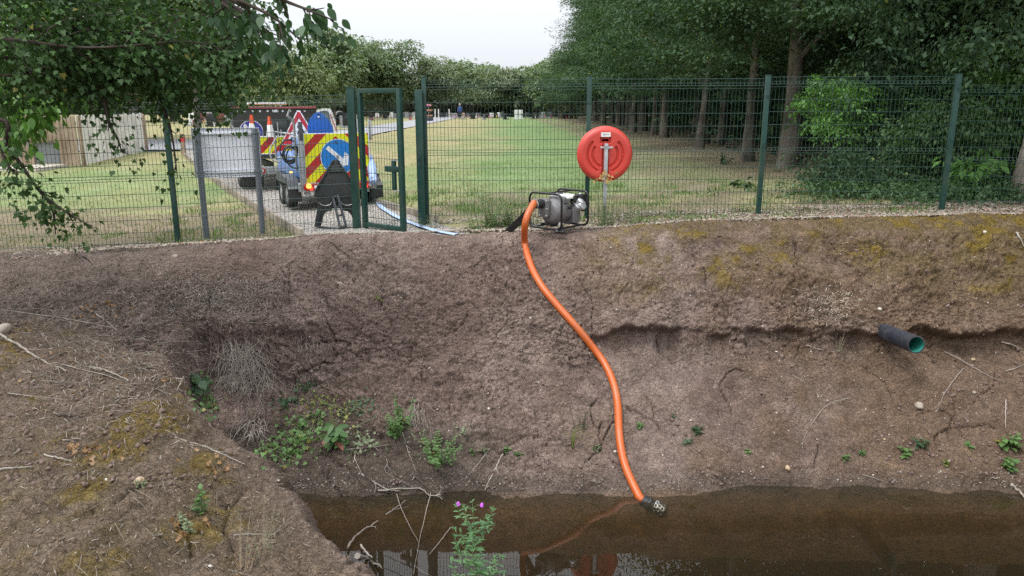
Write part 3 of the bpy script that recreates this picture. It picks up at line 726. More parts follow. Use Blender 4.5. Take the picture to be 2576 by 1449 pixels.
def boughs(rg, C, rx, rz, per, leaf, up=.55, jit=.32, under=.25, wr=.6):
    """rounded leafy boughs about the centres C: leaves mostly on their upper shells, few below"""
    n = len(C); d = rand_dirs(rg, n * per); low = (d[:, 2] < -.15) & (rg.random(n * per) > under); d[low, 2] *= -1; d = unit(d)
    ci = np.repeat(np.arange(n), per); k = .55 + .95 * rg.random((n, 2)); R2 = np.stack([rx * k[:, 0], rx * k[:, 0], rz * k[:, 1]], -1)[ci]
    lump = 1 + .55 * fbm(d[:, 0] * 2.1 + ci * 3.7, d[:, 1] * 2.1 + d[:, 2] * 1.7 + ci * 1.3, 500, 3)
    P = C[ci] + d * R2 * (lump * (.72 + .33 * rg.random(n * per) ** .6))[:, None]
    D = unit(d * np.array([1, 1, .3]) + rand_dirs(rg, n * per) * .55 + np.array([0, 0, -.35])); N = unit(d * .55 + np.array([0, 0, up]) + rand_dirs(rg, n * per) * jit)
    L = leaf * (.65 + .7 * rg.random(n * per))
    return P, D, N, L, L * wr
def limb_tree(rg, h, r0, n_limb, spread, first, top_frac=.95, lean=(0, 0), n_seg=8, sides=9, limb_r=.45, up=.7):
    mb = MB(); pts = []; x = y = 0
    for i in range(n_seg + 1):
        t = i / n_seg
        pts.append(Vector((lean[0] * t + .10 * r0 * 6 * math.sin(3.1 * t + lean[0] * 9), lean[1] * t + .08 * r0 * 6 * math.sin(2.3 * t + 1), h * top_frac * t - .12)))
    rs = [r0 * (1.55 - .55 * min(1, t * 12)) * (1 - .8 * t) for t in [i / n_seg for i in range(n_seg + 1)]]
    sp = smooth_path(pts, 4); rsp = [np.interp(i / (len(sp) - 1), np.linspace(0, 1, n_seg + 1), rs) for i in range(len(sp))]
    mb.tube(sp, 0, sides, rs=rsp)
    for k in range(n_limb):
        t = first + (.93 - first) * (k + rg.random() * .6) / n_limb
        i = int(t * (len(sp) - 1)); b = sp[i]; a = rg.random() * 6.283; ln = spread * (1.05 - .6 * t) * (.7 + .5 * rg.random())
        d = Vector((math.cos(a), math.sin(a), up * (.5 + .8 * rg.random())))
        q = [b]; 
        for j in range(1, 5):
            q.append(q[-1] + (d + Vector((rg.normal(0, .22), rg.normal(0, .22), rg.normal(0, .12)))) * ln / 4)
        rr = rsp[i] * limb_r * (.6 + .6 * rg.random())
        mb.tube(q, 0, 5, rs=[rr, rr * .75, rr * .5, rr * .3, rr * .12])
    return mb

M_WOOD = leaf_mat('leaf_wood', (.020, .044, .026), (.085, .142, .070), (.17, .22, .06), .01, transl=.22, big=.7, rough=.6, spec=.12)
M_WOODB = leaf_mat('leaf_wood_bright', (.070, .165, .038), (.17, .34, .08), transl=.34)
M_FAR = leaf_mat('leaf_far', (.080, .125, .062), (.215, .285, .145), transl=.22, big=.16)
M_FARY = leaf_mat('leaf_far_pale', (.100, .145, .055), (.225, .275, .125), transl=.18, big=.22)
M_FARB = leaf_mat('leaf_far_brown', (.092, .132, .068), (.225, .270, .145), transl=.22, big=.2)
M_MID = leaf_mat('leaf_ash', (.080, .130, .055), (.200, .275, .120), transl=.22, big=.4)
M_MAPLE = leaf_mat('leaf_maple', (.017, .042, .017), (.068, .128, .042), (.20, .19, .045), .012, transl=.30, big=1.1, spec=.15)
M_HORN = leaf_mat('leaf_hornbeam', (.052, .125, .026), (.150, .300, .062), transl=.38, big=1.0)
M_CHERRY = leaf_mat('leaf_cherry', (.020, .056, .024), (.060, .125, .048), transl=.22, big=1.2)
M_HEDGE = leaf_mat('leaf_hedge', (.018, .034, .018), (.048, .075, .036), transl=.1, big=.3)
M_BARK = bark_mat('bark', (.060, .050, .040), (.190, .165, .135))
M_BARKG = bark_mat('bark_grey', (.15, .125, .10), (.36, .315, .26), 8)
M_TWIG = bark_mat('bark_dark', (.030, .025, .02), (.085, .07, .055))

# ---- wood on the right: six kinds of tree, copied along the wood's edge and into it
def wood_variant(seed, h, low, r0, lean, bright=False):
    """a woodland tree; foliage densest on its skirts. crown + trunk at the origin"""
    rg = np.random.default_rng(seed)
    nb = 40; zz = low + (h - low) * np.sort(rg.random(nb) ** 1.25); tt = (zz - low) / (h - low)
    a = np.arange(nb) * 2.4 + rg.normal(0, .5, nb); rr = (3.3 - 1.9 * tt) * (.45 + .65 * rg.random(nb))
    C1 = np.stack([np.cos(a) * rr, np.sin(a) * rr, zz], -1)
    P1 = boughs(rg, C1, 1.05, .52, 520, .098)
    a = rg.random(26) * 6.283; rr = 1.8 + 2.6 * rg.random(26)
    C2 = np.stack([np.cos(a) * rr, np.sin(a) * rr, low - .35 + 1.9 * rg.random(26)], -1)
    P2 = boughs(rg, C2, .72, .28, 420, .092)
    C3 = crown_clusters(rg, 60, (0, 0, h * .55), (1.6, 1.6, h * .42), zmin=low + .6, shell=.2, seed=seed + 1)
    P3 = spray_leaves(rg, C3, 26, .8, .17, droop=.4)
    V = [np.concatenate(q) for q in zip(P1, P2, P3)]
    v, f = leaf_quads(*V)
    mb = limb_tree(rg, h, r0, 9, 3.2, .20, lean=lean)
    return v, f, mb
WV = []
for k, (seed, h, low, r0, lean) in enumerate(((11, 13, 2.5, .14, (.3, .1)), (12, 12, 2.1, .12, (-.5, .2)), (13, 14, 2.8, .20, (.2, -.3)), (14, 11, 2.3, .12, (-.9, 0)), (15, 12.5, 2.2, .13, (.6, .3)))):
    v, f, mb = wood_variant(seed, h, low, r0, lean)
    root = empty('woodland_tree', (0, 0, 0))
    np_mesh('crown', v, f, M_WOOD, root)
    mb.build('trunk', M_BARK, root, smooth=60)
    WV.append([root, 0])
def place_tree(V, x, y, rz, s, label, group, cat='tree', sz=None):
    src = V[0]
    o = src if V[1] == 0 else copy_tree(src); V[1] += 1
    o.location = (x, y, gz(x, y) - .02); o.rotation_euler = (0, 0, rz); o.scale = (s, s, sz or s)
    return tag(o, label, cat, group)
rg = np.random.default_rng(21)
WG = 'trees of the wood on the right'
edge_spots = [  # x, y, variant, scale, label
 (6.35, 18.0, 2, 1.0, 'woodland tree with the thickest flared trunk by the second fence post from the right'),
 (6.15, 20.2, 0, .95, 'woodland tree with a thin kinked trunk left of the thickest flared trunk'),
 (9.0, 18.8, 1, 1.0, 'woodland tree with a straight thin trunk behind the bright green hazel'),
 (8.0, 31.5, 3, 1.15, 'woodland tree with a pale trunk leaning left, in the wood behind the red housing'),
 (8.35, 31.0, 1, 1.1, 'woodland tree with an upright pale trunk touching the leaning one'),
 (6.6, 27.0, 4, 1.0, 'slim woodland tree standing between the leaning tree and the kinked one'),
 (7.7, 39.0, 0, 1.2, 'woodland tree with a straight dark trunk left of the leaning pair'),
]
for (x, y, v_, s_, lab) in edge_spots: place_tree(WV[v_], x, y, rg.random() * 6.28, s_, lab, WG)
y = 43.0
while y < 96:
    place_tree(WV[int(rg.integers(0, 5))], 7.9 + rg.normal(0, .45) + .028 * (y - 43), y, rg.random() * 6.28, 1.05 + .3 * rg.random(), 'woodland tree in the receding row along the edge of the lawn', WG, sz=.95 + .5 * rg.random())
    y += 2.6 + 2.0 * rg.random()
for row, (x0, ys) in enumerate(((11.2, np.arange(13.5, 60, 4.4)), (14.8, np.arange(12.0, 52, 4.6)), (19, np.arange(13, 56, 5.0)), (24, np.arange(14, 60, 6.0)))):
    for yy in ys:
        place_tree(WV[int(rg.integers(0, 5))], x0 + rg.normal(0, .8), yy + rg.normal(0, 1.0), rg.random() * 6.28, 1.0 + .3 * rg.random(), 'tree deep inside the dark wood behind the edge trees', WG)
for yy in np.arange(62, 100, 8):
    place_tree(WV[int(rg.integers(0, 5))], 13 + rg.normal(0, 1), yy, rg.random() * 6.28, 1.35, 'tree deep inside the dark wood behind the edge trees', WG)

# big grey trunk at the right end of the fence
t = empty('beech_tree', (7.62, 11.15, gz(7.6, 11)), 0, 'smooth grey trunk of a big tree at the right end of the fence', 'tree')
rg = np.random.default_rng(33)
mb = limb_tree(rg, 13, .27, 6, 4.0, .42, lean=(.9, .6), sides=16)
mb.build('trunk', M_BARKG, t, smooth=60)
C = crown_clusters(rg, 260, (.5, .5, 8.2), (4.2, 4.2, 4.6), zmin=4.2, shell=.6, seed=5)
a = rg.random(60) * 6.283; C3 = np.stack([-1.8 + 2.4 * np.cos(a) * rg.random(60) + .6, 1.2 + 2.0 * np.sin(a), 1.9 + 2.2 * rg.random(60)], -1)
Q = [np.concatenate(q) for q in zip(spray_leaves(rg, C, 50, .8, .13), spray_leaves(rg, C3, 60, .5, .085, droop=.6))]
np_mesh('crown', *leaf_quads(*Q), M_WOOD, t)

# hazel bushes with low sprays, behind the fence on the right
def bush(name, x, y, w, d_, h, n, per, leaf, mat, label, cat='bush', seed=0, base=.25, group=None, spread=.34, droop=.55, twigs=7):
    rg = np.random.default_rng(seed); r = empty(name, (x, y, gz(x, y)), 0, label, cat, group)
    C = crown_clusters(rg, n, (0, 0, base + (h - base) * .5), (w / 2, d_ / 2, (h - base) * .52), zmin=base * .7, shell=.55, lump=.35, seed=seed)
    np_mesh('foliage', *leaf_quads(*spray_leaves(rg, C, per, spread, leaf, droop=droop)), mat, r)
    mb = MB()
    for k in range(twigs):
        q = C[int(rg.integers(0, len(C)))]; m_ = Vector((q[0] * .35, q[1] * .35, q[2] * .5))
        mb.tube(smooth_path([Vector((rg.normal(0, .05), rg.normal(0, .05), -.05)), m_ + Vector((rg.normal(0, .06), rg.normal(0, .06), 0)), Vector(q)], 4), 0, 5, rs=list(np.linspace(.022, .004, 9)))
    mb.build('stem', M_TWIG, r, smooth=60)
    return r
bush('hazel_bush', 5.80, 14.0, 1.1, 1.2, 2.0, 46, 66, .075, M_WOODB, 'bright lime green hazel spray between the two right fence posts', seed=41, base=.98, spread=.28)
bush('hazel_bush', 7.5, 14.8, 2.8, 2.2, 2.8, 170, 70, .08, M_WOOD, 'dark broad hazel bush hanging low behind the rightmost fence post', seed=42, base=.55)
bush('hazel_bush', 7.1, 13.0, 1.9, 1.4, 1.45, 100, 60, .075, leaf_mat('leaf_hazel', (.05, .10, .036), (.12, .21, .075), transl=.3), 'mid green hazel bush low in front of the dark one', seed=43, base=.3)
bush('hazel_bush', 8.3, 14.0, 2.4, 2.0, 2.5, 120, 60, .08, leaf_mat('leaf_hazel_light', (.05, .11, .03), (.13, .24, .07), transl=.3), 'light green bush against the big grey trunk', seed=44, base=.7)
bush('elder_shrub', 7.0, 11.6, .7, .5, .75, 16, 8, .17, M_WOODB, 'small shrub with large pale leaves beside the big grey trunk', 'shrub', seed=45, base=.3, spread=.16)
bush('dark_shrub', 5.6, 12.6, 1.5, 1.0, .75, 70, 50, .06, M_WOOD, 'low dark shrub of ivy at the foot of the hazel', 'shrub', seed=46, base=.05)

# ground ivy and undergrowth
def ground_cover(name, spots, per, leaf, hgt, mat, seed):
    rg = np.random.default_rng(seed); Ps = []
    for (x0, y0, sx, sy, n) in spots:
        Ps.append(np.stack([rg.normal(x0, sx, n), rg.normal(y0, sy, n)], -1))
    P = np.concatenate(Ps); P = P[P[:, 1] > 10.3]
    z = ground(P[:, 0], P[:, 1]) + hgt * rg.random(len(P)) ** 1.6
    P3 = np.concatenate([P, z[:, None]], 1)
    Q = spray_leaves(rg, P3, per, .12, leaf, droop=.3, up=1.2)
    return tag(np_mesh(name, *leaf_quads(*Q), mat), kind='stuff')
ground_cover('ground_ivy', [(5.7, 12.3, .55, .35, 300), (6.8, 11.6, .8, .45, 480), (6.8, 13.0, 1.0, .7, 360), (7.8, 11.4, .8, .4, 260), (8.4, 12.5, 1, .8, 200)], 12, .065, .26,
             leaf_mat('leaf_ivy', (.04, .085, .035), (.12, .20, .085), transl=.25), 51)
ground_cover('undergrowth', [(12.0, 26, 1.2, 9, 900), (13.5, 60, 1.6, 22, 1500), (17, 45, 2, 25, 900), (14, 96, 6, 3, 500), (9.5, 15.5, 1.6, 1.6, 240), (16, 30, 4, 14, 700), (8.2, 22, .5, 4, 110)], 12, .16, 2.0, M_WOOD, 52)
# leafy bank at the back of the wood
rg = np.random.default_rng(53)
C = np.stack([rg.uniform(17, 34, 2200), rg.uniform(8, 104, 2200), rg.uniform(.1, 7.5, 2200)], -1)
tag(np_mesh('far_undergrowth', *leaf_quads(*spray_leaves(rg, C, 16, 1.1, .55, droop=.4)), M_WOOD), kind='stuff')

# ---- far trees round the cemetery
def far_tree(name, x, y, h_, w, mat, label, seed, n=240, per=22, leaf=.30, base=.12, group='trees beyond the cemetery', cat='tree', spread=.95, droop=.35, bark=None, flatn=.35):
    h = h_ * (.93 if h_ > 7 and y > 70 else 1.0)
    rg = np.random.default_rng(seed); r = empty(name, (x, y, 0), rg.random() * .6, label, cat, group)
    zc = h * (base + (1 - base) * .5)
    leaf *= 1.05; C = crown_clusters(rg, 34, (0, 0, zc), (w * .38, w * .38, h * (1 - base) * .42), shell=.55, lump=.30, seed=seed)
    Ci = crown_clusters(rg, 110, (0, 0, zc), (w * .40, w * .40, h * (1 - base) * .40), shell=.2, lump=.3, seed=seed)
    Q = [np.concatenate(q) for q in zip(boughs(rg, C, w * .17, h * .085, int(n * per * 1.25 / 34), leaf, under=.5), spray_leaves(rg, Ci, 12, spread * 1.2, leaf * 2.0, droop=droop))]
    np_mesh('crown', *leaf_quads(*Q), mat, r)
    limb_tree(rg, h, w * .022 + .05, 7, w * .45, .15).build('trunk', bark or M_BARK, r, smooth=60)
    return r
def X_at(px, Y, py=264): q = at_y(px, py, Y); return q.x
far_tree('willow_tree', X_at(742, 62), 62, 6.2, 7.2, M_FARY, 'pale feathery willow behind the works truck', 61, 300, 30, .20, .02, spread=.7, droop=1.0)
far_tree('willow_tree', X_at(690, 66), 66, 4.9, 5.4, M_FARY, 'small pale willow on the left shoulder of the bigger willow', 62, 200, 28, .20, .02, spread=.7, droop=1.0)
far_tree('oak_tree', X_at(838, 86), 86, 10.8, 6.4, M_FAR, 'tall dark tree rising just right of the hanging leafy branch', 63, 330, 26, .28)
far_tree('oak_tree', X_at(890, 100), 100, 11.8, 9.5, M_FAR, 'tall dark tree above the left gate post', 64, 330, 24, .30)
far_tree('chestnut_tree', X_at(965, 104), 104, 11.0, 10.5, M_FAR, 'broad domed tree above the gate', 65, 360, 24, .30)
far_tree('beech_tree', X_at(1085, 108), 108, 9.3, 9.5, M_FARB, 'brownish domed tree just right of the gate', 66, 340, 24, .28)
far_tree('birch_tree', X_at(1146, 118), 118, 9.4, 2.6, M_FAR, 'slender open birch standing in the dip of the far trees', 67, 60, 14, .26, .2, spread=.6)
far_tree('lime_tree', X_at(1200, 135), 135, 9.8, 11, M_FAR, 'low bluish tree in the dip behind the slender birch', 68, 240, 22, .34)
far_tree('maple_tree', X_at(1265, 112), 112, 8.0, 9.5, M_FARB, 'round olive brown tree above the blue coated person', 69, 320, 24, .28)
far_tree('maple_tree', X_at(1330, 116), 116, 8.3, 8.5, M_FAR, 'round green tree right of the olive brown one', 70, 300, 24, .28)
far_tree('lime_tree', X_at(1385, 105), 105, 8.6, 8.0, M_FAR, 'green tree joining the far trees to the wood', 71, 300, 24, .28)
far_tree('lime_tree', X_at(1440, 100), 100, 9.4, 8.5, M_FAR, 'far green tree at the end of the wood', 72, 300, 24, .28)
far_tree('oak_tree', X_at(760, 112), 112, 9.0, 11, M_FAR, 'dark tree behind the pale willows', 73, 260, 22, .32)
for k, (px, Y, h, w, mm, lab) in enumerate(((560, 84, 8.5, 10, M_FAR, 'dark tree behind the headstones on the left'), (430, 80, 8.0, 10, M_FAR, 'dark tree behind the wooden bin store'),
      (280, 78, 9, 11, M_FAR, 'green tree far behind the bin store, left of the dark one'), (120, 70, 9, 11, M_FAR, 'green tree at the far left edge behind the leaves'), (640, 96, 8.0, 10, M_FAR, 'dark tree behind the smaller willow'))):
    far_tree('lime_tree', X_at(px, Y), Y, h, w, mm, lab, 80 + k, 260, 22, .30)
# ash tree, middle distance, left
far_tree('ash_tree', X_at(490, 33), 33, 10.5, 4.5, M_MID, 'big light green ash tree above the works truck on the left', 90, 480, 46, .15, .19, group=None, spread=.62)
far_tree('ash_tree', X_at(330, 36), 36, 10.0, 8.0, M_MID, 'light green ash tree above the bin store, mostly behind the maple', 91, 380, 40, .16, .24, group=None, spread=.66)
far_tree('ash_tree', X_at(90, 34), 34, 9.0, 8.0, M_MID, 'light green tree at the left edge behind the maple', 92, 300, 40, .16, .2, group=None, spread=.66)
# hedge behind the headstones
rg = np.random.default_rng(95)
hed = empty('hedge', (X_at(1200, 113), 113, 0), 0, 'long dark clipped hedge behind the farthest headstones', 'hedge')
C = np.stack([rg.uniform(-34, 22, 900), rg.normal(0, .7, 900), rg.uniform(.1, 2.3, 900)], -1)
np_mesh('foliage', *leaf_quads(*spray_leaves(rg, C, 18, .45, .22)), M_HEDGE, hed)
hm = MB().box((-6, .2, .9), (56, .7, 1.8)); hm.build('stem', M_TWIG, hed, smooth=None)

# the wood beyond the hedge, one dark mass
rg = np.random.default_rng(96)
C = np.stack([rg.uniform(-95, 55, 3600), rg.uniform(134, 150, 3600), rg.uniform(.2, 5.2, 3600)], -1)
tag(np_mesh('far_woods', *leaf_quads(*spray_leaves(rg, C, 12, 1.3, .85, droop=.4)), M_HEDGE), kind='stuff')

# ---- maple overhanging from the left
def branch_leaves(rg, path, n, spread, L, tmpl, hang=.6, t0=.15, per_pair=1, side=.5):
    """leaves along a branch on short stalks"""
    pts = np.array([tuple(p) for p in path]); m = len(pts)
    t = t0 + (1 - t0) * rg.random(n); x = t * (m - 1); i = np.minimum(x.astype(int), m - 2); fr = (x - i)[:, None]
    base = pts[i] * (1 - fr) + pts[i + 1] * fr; tg = unit(pts[i + 1] - pts[i])
    o = rand_dirs(rg, n) * np.array([1, 1, .7]); o = unit(o - tg * (o * tg).sum(-1, keepdims=True) * .5)
    st = base + o * (spread * rg.random(n) ** .7)[:, None]; st[:, 2] -= hang * spread * rg.random(n)
    D = unit(o * .7 + tg * .4 + rand_dirs(rg, n) * .35 + np.array([0, 0, -hang])); N = unit(np.array([0, 0, 1.0]) * .9 + rand_dirs(rg, n) * .9 + o * .3)
    return leaf_shapes(tmpl, st, D, N, L * (.6 + .6 * rg.random(n)))
def leafy_tree(name, trunk_pts, trunk_r, branches, tmpl, mat, label, seed, L, cat='tree', bark=None, dens=34, spread=.22, hang=.6, twig_r=.016):
    rg = np.random.default_rng(seed); root = empty(name, trunk_pts[0], 0, label, cat)
    mb = MB(); mb.tube(smooth_path(trunk_pts, 5), 0, 12, rs=list(np.linspace(trunk_r * 1.15, trunk_r * .45, (len(trunk_pts) - 1) * 5 + 1)))
    br = MB(); V, F, n0 = [], [], 0
    for br_ in branches:
        pts, nt, tl = br_[:3]; dn_ = br_[3] if len(br_) > 3 else dens
        sp = smooth_path(pts, 6); r0 = twig_r * (.55 + .16 * len(pts))
        br.tube(sp, 0, 6, rs=list(np.linspace(r0, .004, len(sp))))
        subs = [(sp, max(6, int(dn_ * .5)))]
        for k in range(nt):
            i = int(rg.integers(1, len(sp) - 1)); b = Vector(sp[i]); tg = (Vector(sp[i + 1]) - b).normalized()
            sd = Vector(rg.normal(size=3)); sd.z *= .55; sd = (sd - tg * sd.dot(tg)).normalized()
            d = (tg * .7 + sd * .9).normalized(); ln = tl * (.45 + .75 * rg.random())
            q = [b, b + d * ln * .5 + Vector((0, 0, -.02)), b + d * ln + Vector((0, 0, -.16 * ln))]
            q = smooth_path(q, 4); br.tube(q, 0, 4, rs=list(np.linspace(.007, .0025, len(q)))); subs.append((q, dn_))
        for q, n in subs:
            v, f = branch_leaves(rg, q, n, spread, L, tmpl, hang)
            V.append(v); F.append(f + n0); n0 += len(v)
    w = Vector(trunk_pts[0])
    o = mb.build('trunk', bark or M_BARK, None, smooth=60); o.location = -w; o.parent = root
    o = br.build('branch', M_TWIG, None, smooth=60); o.location = -w; o.parent = root
    o = np_mesh('foliage', np.concatenate(V), np.concatenate(F), mat); o.location = -w; o.parent = root
    return root
def P_(px, py, Y): return at_y(px, py, Y)
mt = Vector((-7.4, 6.6, -.4))
def from_trunk(z, *pix): return [mt + Vector((.1, 0, z))] + [P_(*q) for q in pix]
maple_br = [
 (from_trunk(3.2, (-60, 60, 7.0), (180, 70, 7.0), (420, 100, 7.1), (560, 170, 7.2)), 44, .75),
 (from_trunk(3.6, (-60, -30, 7.0), (200, 5, 7.2), (400, 20, 7.4), (600, 50, 7.6)), 44, .8),
 (from_trunk(2.6, (-60, 140, 6.9), (160, 150, 6.9), (310, 145, 7.0), (420, 175, 7.1)), 40, .38),
 (from_trunk(2.4, (-60, 190, 6.6), (120, 170, 6.7), (220, 195, 6.8), (265, 250, 6.9)), 12, .16, 26),
 (from_trunk(2.9, (-60, 110, 7.3), (200, 130, 7.5), (400, 120, 7.7), (530, 140, 7.9)), 42, .5),
 (from_trunk(2.8, (-60, 90, 6.5), (220, 120, 6.6), (470, 105, 6.8), (570, 130, 7.0)), 36, .42),
 (from_trunk(3.9, (-60, -90, 6.8), (200, -60, 7.0), (420, -40, 7.2), (620, -20, 7.4)), 40, .8),
 (from_trunk(2.2, (-80, 205, 7.4), (80, 170, 7.6), (230, 165, 7.7), (390, 170, 7.8)), 32, .34),
 (from_trunk(3.4, (-60, 40, 7.6), (300, 60, 7.9), (520, 85, 8.0), (610, 90, 8.1)), 38, .6),
 ([P_(380, 195, 7.0), P_(412, 270, 7.1), P_(434, 350, 7.1), P_(447, 450, 7.1)], 8, .09, 10),
 ([P_(262, 250, 6.8), P_(275, 310, 6.8), P_(296, 350, 6.8), P_(306, 380, 6.8)], 6, .08, 10),
 (from_trunk(1.3, (-70, 300, 6.4), (20, 372, 6.4), (92, 470, 6.4), (140, 515, 6.4), (238, 575, 6.4)), 9, .15, 15),
 ([P_(92, 470, 6.4), P_(130, 520, 6.4), P_(140, 590, 6.4)], 7, .15, 17),
 ([P_(-20, 330, 6.4), P_(18, 410, 6.35), P_(40, 440, 6.3)], 6, .15, 16),
]
leafy_tree('maple_tree', [mt, mt + Vector((.05, .05, 1.6)), mt + Vector((.2, .1, 3.4)), mt + Vector((.1, .3, 6.0))], .2, maple_br, LOBE, M_MAPLE,
           'dark lobed maple leaves overhanging the bank from the left', 101, .054, dens=54)
ht = Vector((-10.4, 9.6, -.25))
hb = []
for (a, b, c) in (((-80, 170, 9.6), (50, 185, 9.6), (140, 225, 9.6)), ((-80, 180, 9.8), (80, 160, 9.9), (230, 200, 9.9)), ((-80, 240, 9.4), (0, 255, 9.4), (60, 300, 9.4)), ((-80, 100, 9.8), (100, 120, 10), (260, 190, 10)), ((-80, 20, 10), (120, 40, 10.3), (320, 90, 10.4))):
    hb.append(([ht + Vector((.1, 0, 2.2)), P_(*a), P_(*b), P_(*c)], 18, .42))
leafy_tree('hornbeam_tree', [ht, ht + Vector((0, 0, 2)), ht + Vector((.1, .1, 5))], .2, hb, OVAL, M_HORN,
           'bright green oval leaves of a tree drooping over the bin store at the left edge', 102, .13, dens=26, hang=1.0)
ct = Vector((-5.2, 3.2, -.2))
cb = []
for pix, nt, tl in (([(470, -60, 4.8), (600, 0, 4.9), (690, 45, 4.9), (760, 105, 4.9)], 10, .17), ([(540, -90, 4.6), (690, -10, 4.8), (775, 25, 4.8), (842, 52, 4.8)], 9, .12),
                    ([(480, -40, 5.0), (610, 30, 5.0), (665, 75, 5.0), (690, 120, 5.0)], 6, .12), ([(430, -70, 4.9), (560, 10, 5.0), (610, 60, 5.0)], 6, .18)):
    cb.append(([ct + Vector((.3, .2, 4.2))] + [P_(*q) for q in pix], nt, tl))
leafy_tree('cherry_tree', [ct, ct + Vector((.1, 0, 2.2)), ct + Vector((.3, .2, 4.2)), ct + Vector((.3, .3, 6))], .16, cb, OVAL, M_CHERRY,
           'hanging branch of large pointed cherry leaves against the white sky', 103, .075, dens=9, spread=.08, hang=1.3)
# ------------------------------------------------------------------ green mesh fence and gate
M_GREEN = paint('fence_green', (.008, .046, .036), .38, var=.2, scale=5, dirt=(.12, .12, .09), dirt_amt=.25)
M_WIRE = paint('fence_wire', (.014, .050, .040), .5, var=.15)
M_GALV = paint('galvanised', (.42, .43, .44), .42, metal=.55, var=.22, scale=14, dirt=(.25, .24, .22), dirt_amt=.4)
M_STEEL = paint('bolt_steel', (.55, .55, .55), .3, metal=.9)
HS = [.03, .17, .34, .51, .68, .855, .925, 1.06, 1.23, 1.40, 1.56, 1.725, 1.795, 1.85]
FOLD = ((.855, .925), (1.725, 1.795))
def mesh_panel(A, B, base_a, base_b, parent, height=1.85, hs=HS, fold=True, name='mesh_panel', pitch=.05, r=.0027, rh=.0035):
    """welded wire panel between two plan points"""
    A, B = Vector((A[0], A[1], base_a)), Vector((B[0], B[1], base_b)); d = B - A; L = Vector((d.x, d.y, 0)).length; u = d / L
    nrm = Vector((u.y, -u.x, 0)).normalized(); mb = MB(); n = int(L / pitch)
    for i in range(n + 1):
        o = A + u * ((L - n * pitch) / 2 + i * pitch)
        pts = [o]
        if fold:
            for (f0, f1) in FOLD:
                pts += [o + Vector((0, 0, f0)), o + nrm * .028 + Vector((0, 0, (f0 + f1) / 2)), o + Vector((0, 0, f1))]
        pts.append(o + Vector((0, 0, height + .012)))
        mb.tube(pts, r, 4, caps=False)
    for h in hs:
        for e in ((-.0055, .0055) if not fold else (0,)):
            p0, p1 = A + Vector((0, 0, h)) + nrm * e, B + Vector((0, 0, h)) + nrm * e
            mb.tube([p0, p1], rh, 4)
    if fold:
        for (f0, f1) in FOLD:
            c = (f0 + f1) / 2
            mb.tube([A + nrm * .028 + Vector((0, 0, c)), B + nrm * .028 + Vector((0, 0, c))], rh, 4)
    return mb.build(name, M_WIRE, parent, smooth=None)
def fence_post(x, y, top, parent, w=.06, label=None, foot=-.25):
    z0 = gz(x, y) + foot; mb = MB().box((x, y, (z0 + top) / 2), (w, w, top - z0))
    o = mb.build('post', M_GREEN, parent, bevel=.004)
    cp = MB().box((x, y, top + .004), (w + .006, w + .006, .012)); cp.build('post_cap', M_GREEN, o, bevel=.003)
    for k in (.25, .95, 1.6):
        MB().box((x, y - w / 2 - .005, z0 - foot + k), (.05, .008, .028)).build('clip', M_GREEN, o)
    return o
FP = {'l0': (-6.86, 9.85), 'l1': (-4.48, 10.08), 'gl': (-2.138, 10.42), 'gr': (-1.245, 10.48), 'r0': (-1.185, 10.575), 'r1': (1.046, 10.62), 'r2': (3.42, 10.53), 'r3': (5.82, 10.28), 'r4': (8.2, 10.1)}
fl = empty('mesh_fence', (FP['l1'][0], FP['l1'][1], 0), 0, 'green wire mesh fence left of the gate, under the maple leaves', 'fence')
fr_ = empty('mesh_fence', (FP['r1'][0], FP['r1'][1], 0), 0, 'green wire mesh fence right of the gate, along the wood', 'fence')
def rel(o, root):
    """keep world placing while hanging a part under its thing"""
    o.location = o.location - root.location if True else o.location
    return o
def fence_run(root, names, tops, panels):
    for k, tp in zip(names, tops):
        o = fence_post(*FP[k], tp, None); o.parent = root; o.location = -root.location
    for a, b, za, zb in panels:
        o = mesh_panel(FP[a], FP[b], za, zb, None); o.parent = root; o.location = -root.location
tops_l = {'l0': 1.70, 'l1': 1.745}
fence_run(fl, ['l0', 'l1'], [1.62, 1.735], [('l0', 'l1', -.27, -.21), ('l1', 'gl', -.19, -.115)])
fence_run(fr_, ['r0', 'r1', 'r2', 'r3', 'r4'], [1.965, 1.975, 1.985, 1.99, 1.93], [('r0', 'r1', .075, .085), ('r1', 'r2', .09, .095), ('r2', 'r3', .115, .115), ('r3', 'r4', .0, .0)])
# one more panel off to the left so that the fence goes on past the frame
o = mesh_panel((-9.3, 9.7), FP['l0'], -.30, -.28, None); o.parent = fl; o.location = -fl.location

gate = empty('metal_gate', (FP['gl'][0], FP['gl'][1], gz(*FP['gl'])), 0, 'dark green metal gate with wire infill, standing half open', 'gate')
def gp(mb, name, mat=None, parent=gate, **kw):
    o = mb.build(name, mat or M_GREEN, None, **kw); o.parent = parent
    if parent is gate: o.location = -gate.location
    return o
g0 = gz(*FP['gl'])
zt = 1.822
po = gp(MB().box((*FP['gl'], (zt + g0 - .3) / 2), (.10, .10, zt - g0 + .3)), 'gate_post', bevel=.006)
gp(MB().box((*FP['gl'], zt + .005), (.106, .106, .014)), 'post_cap', parent=po, bevel=.003)
gp(MB().box((FP['gr'][0], FP['gr'][1], (zt - .02 + g0 - .3) / 2), (.10, .10, zt - .02 - g0 + .3)), 'gate_post', bevel=.006)
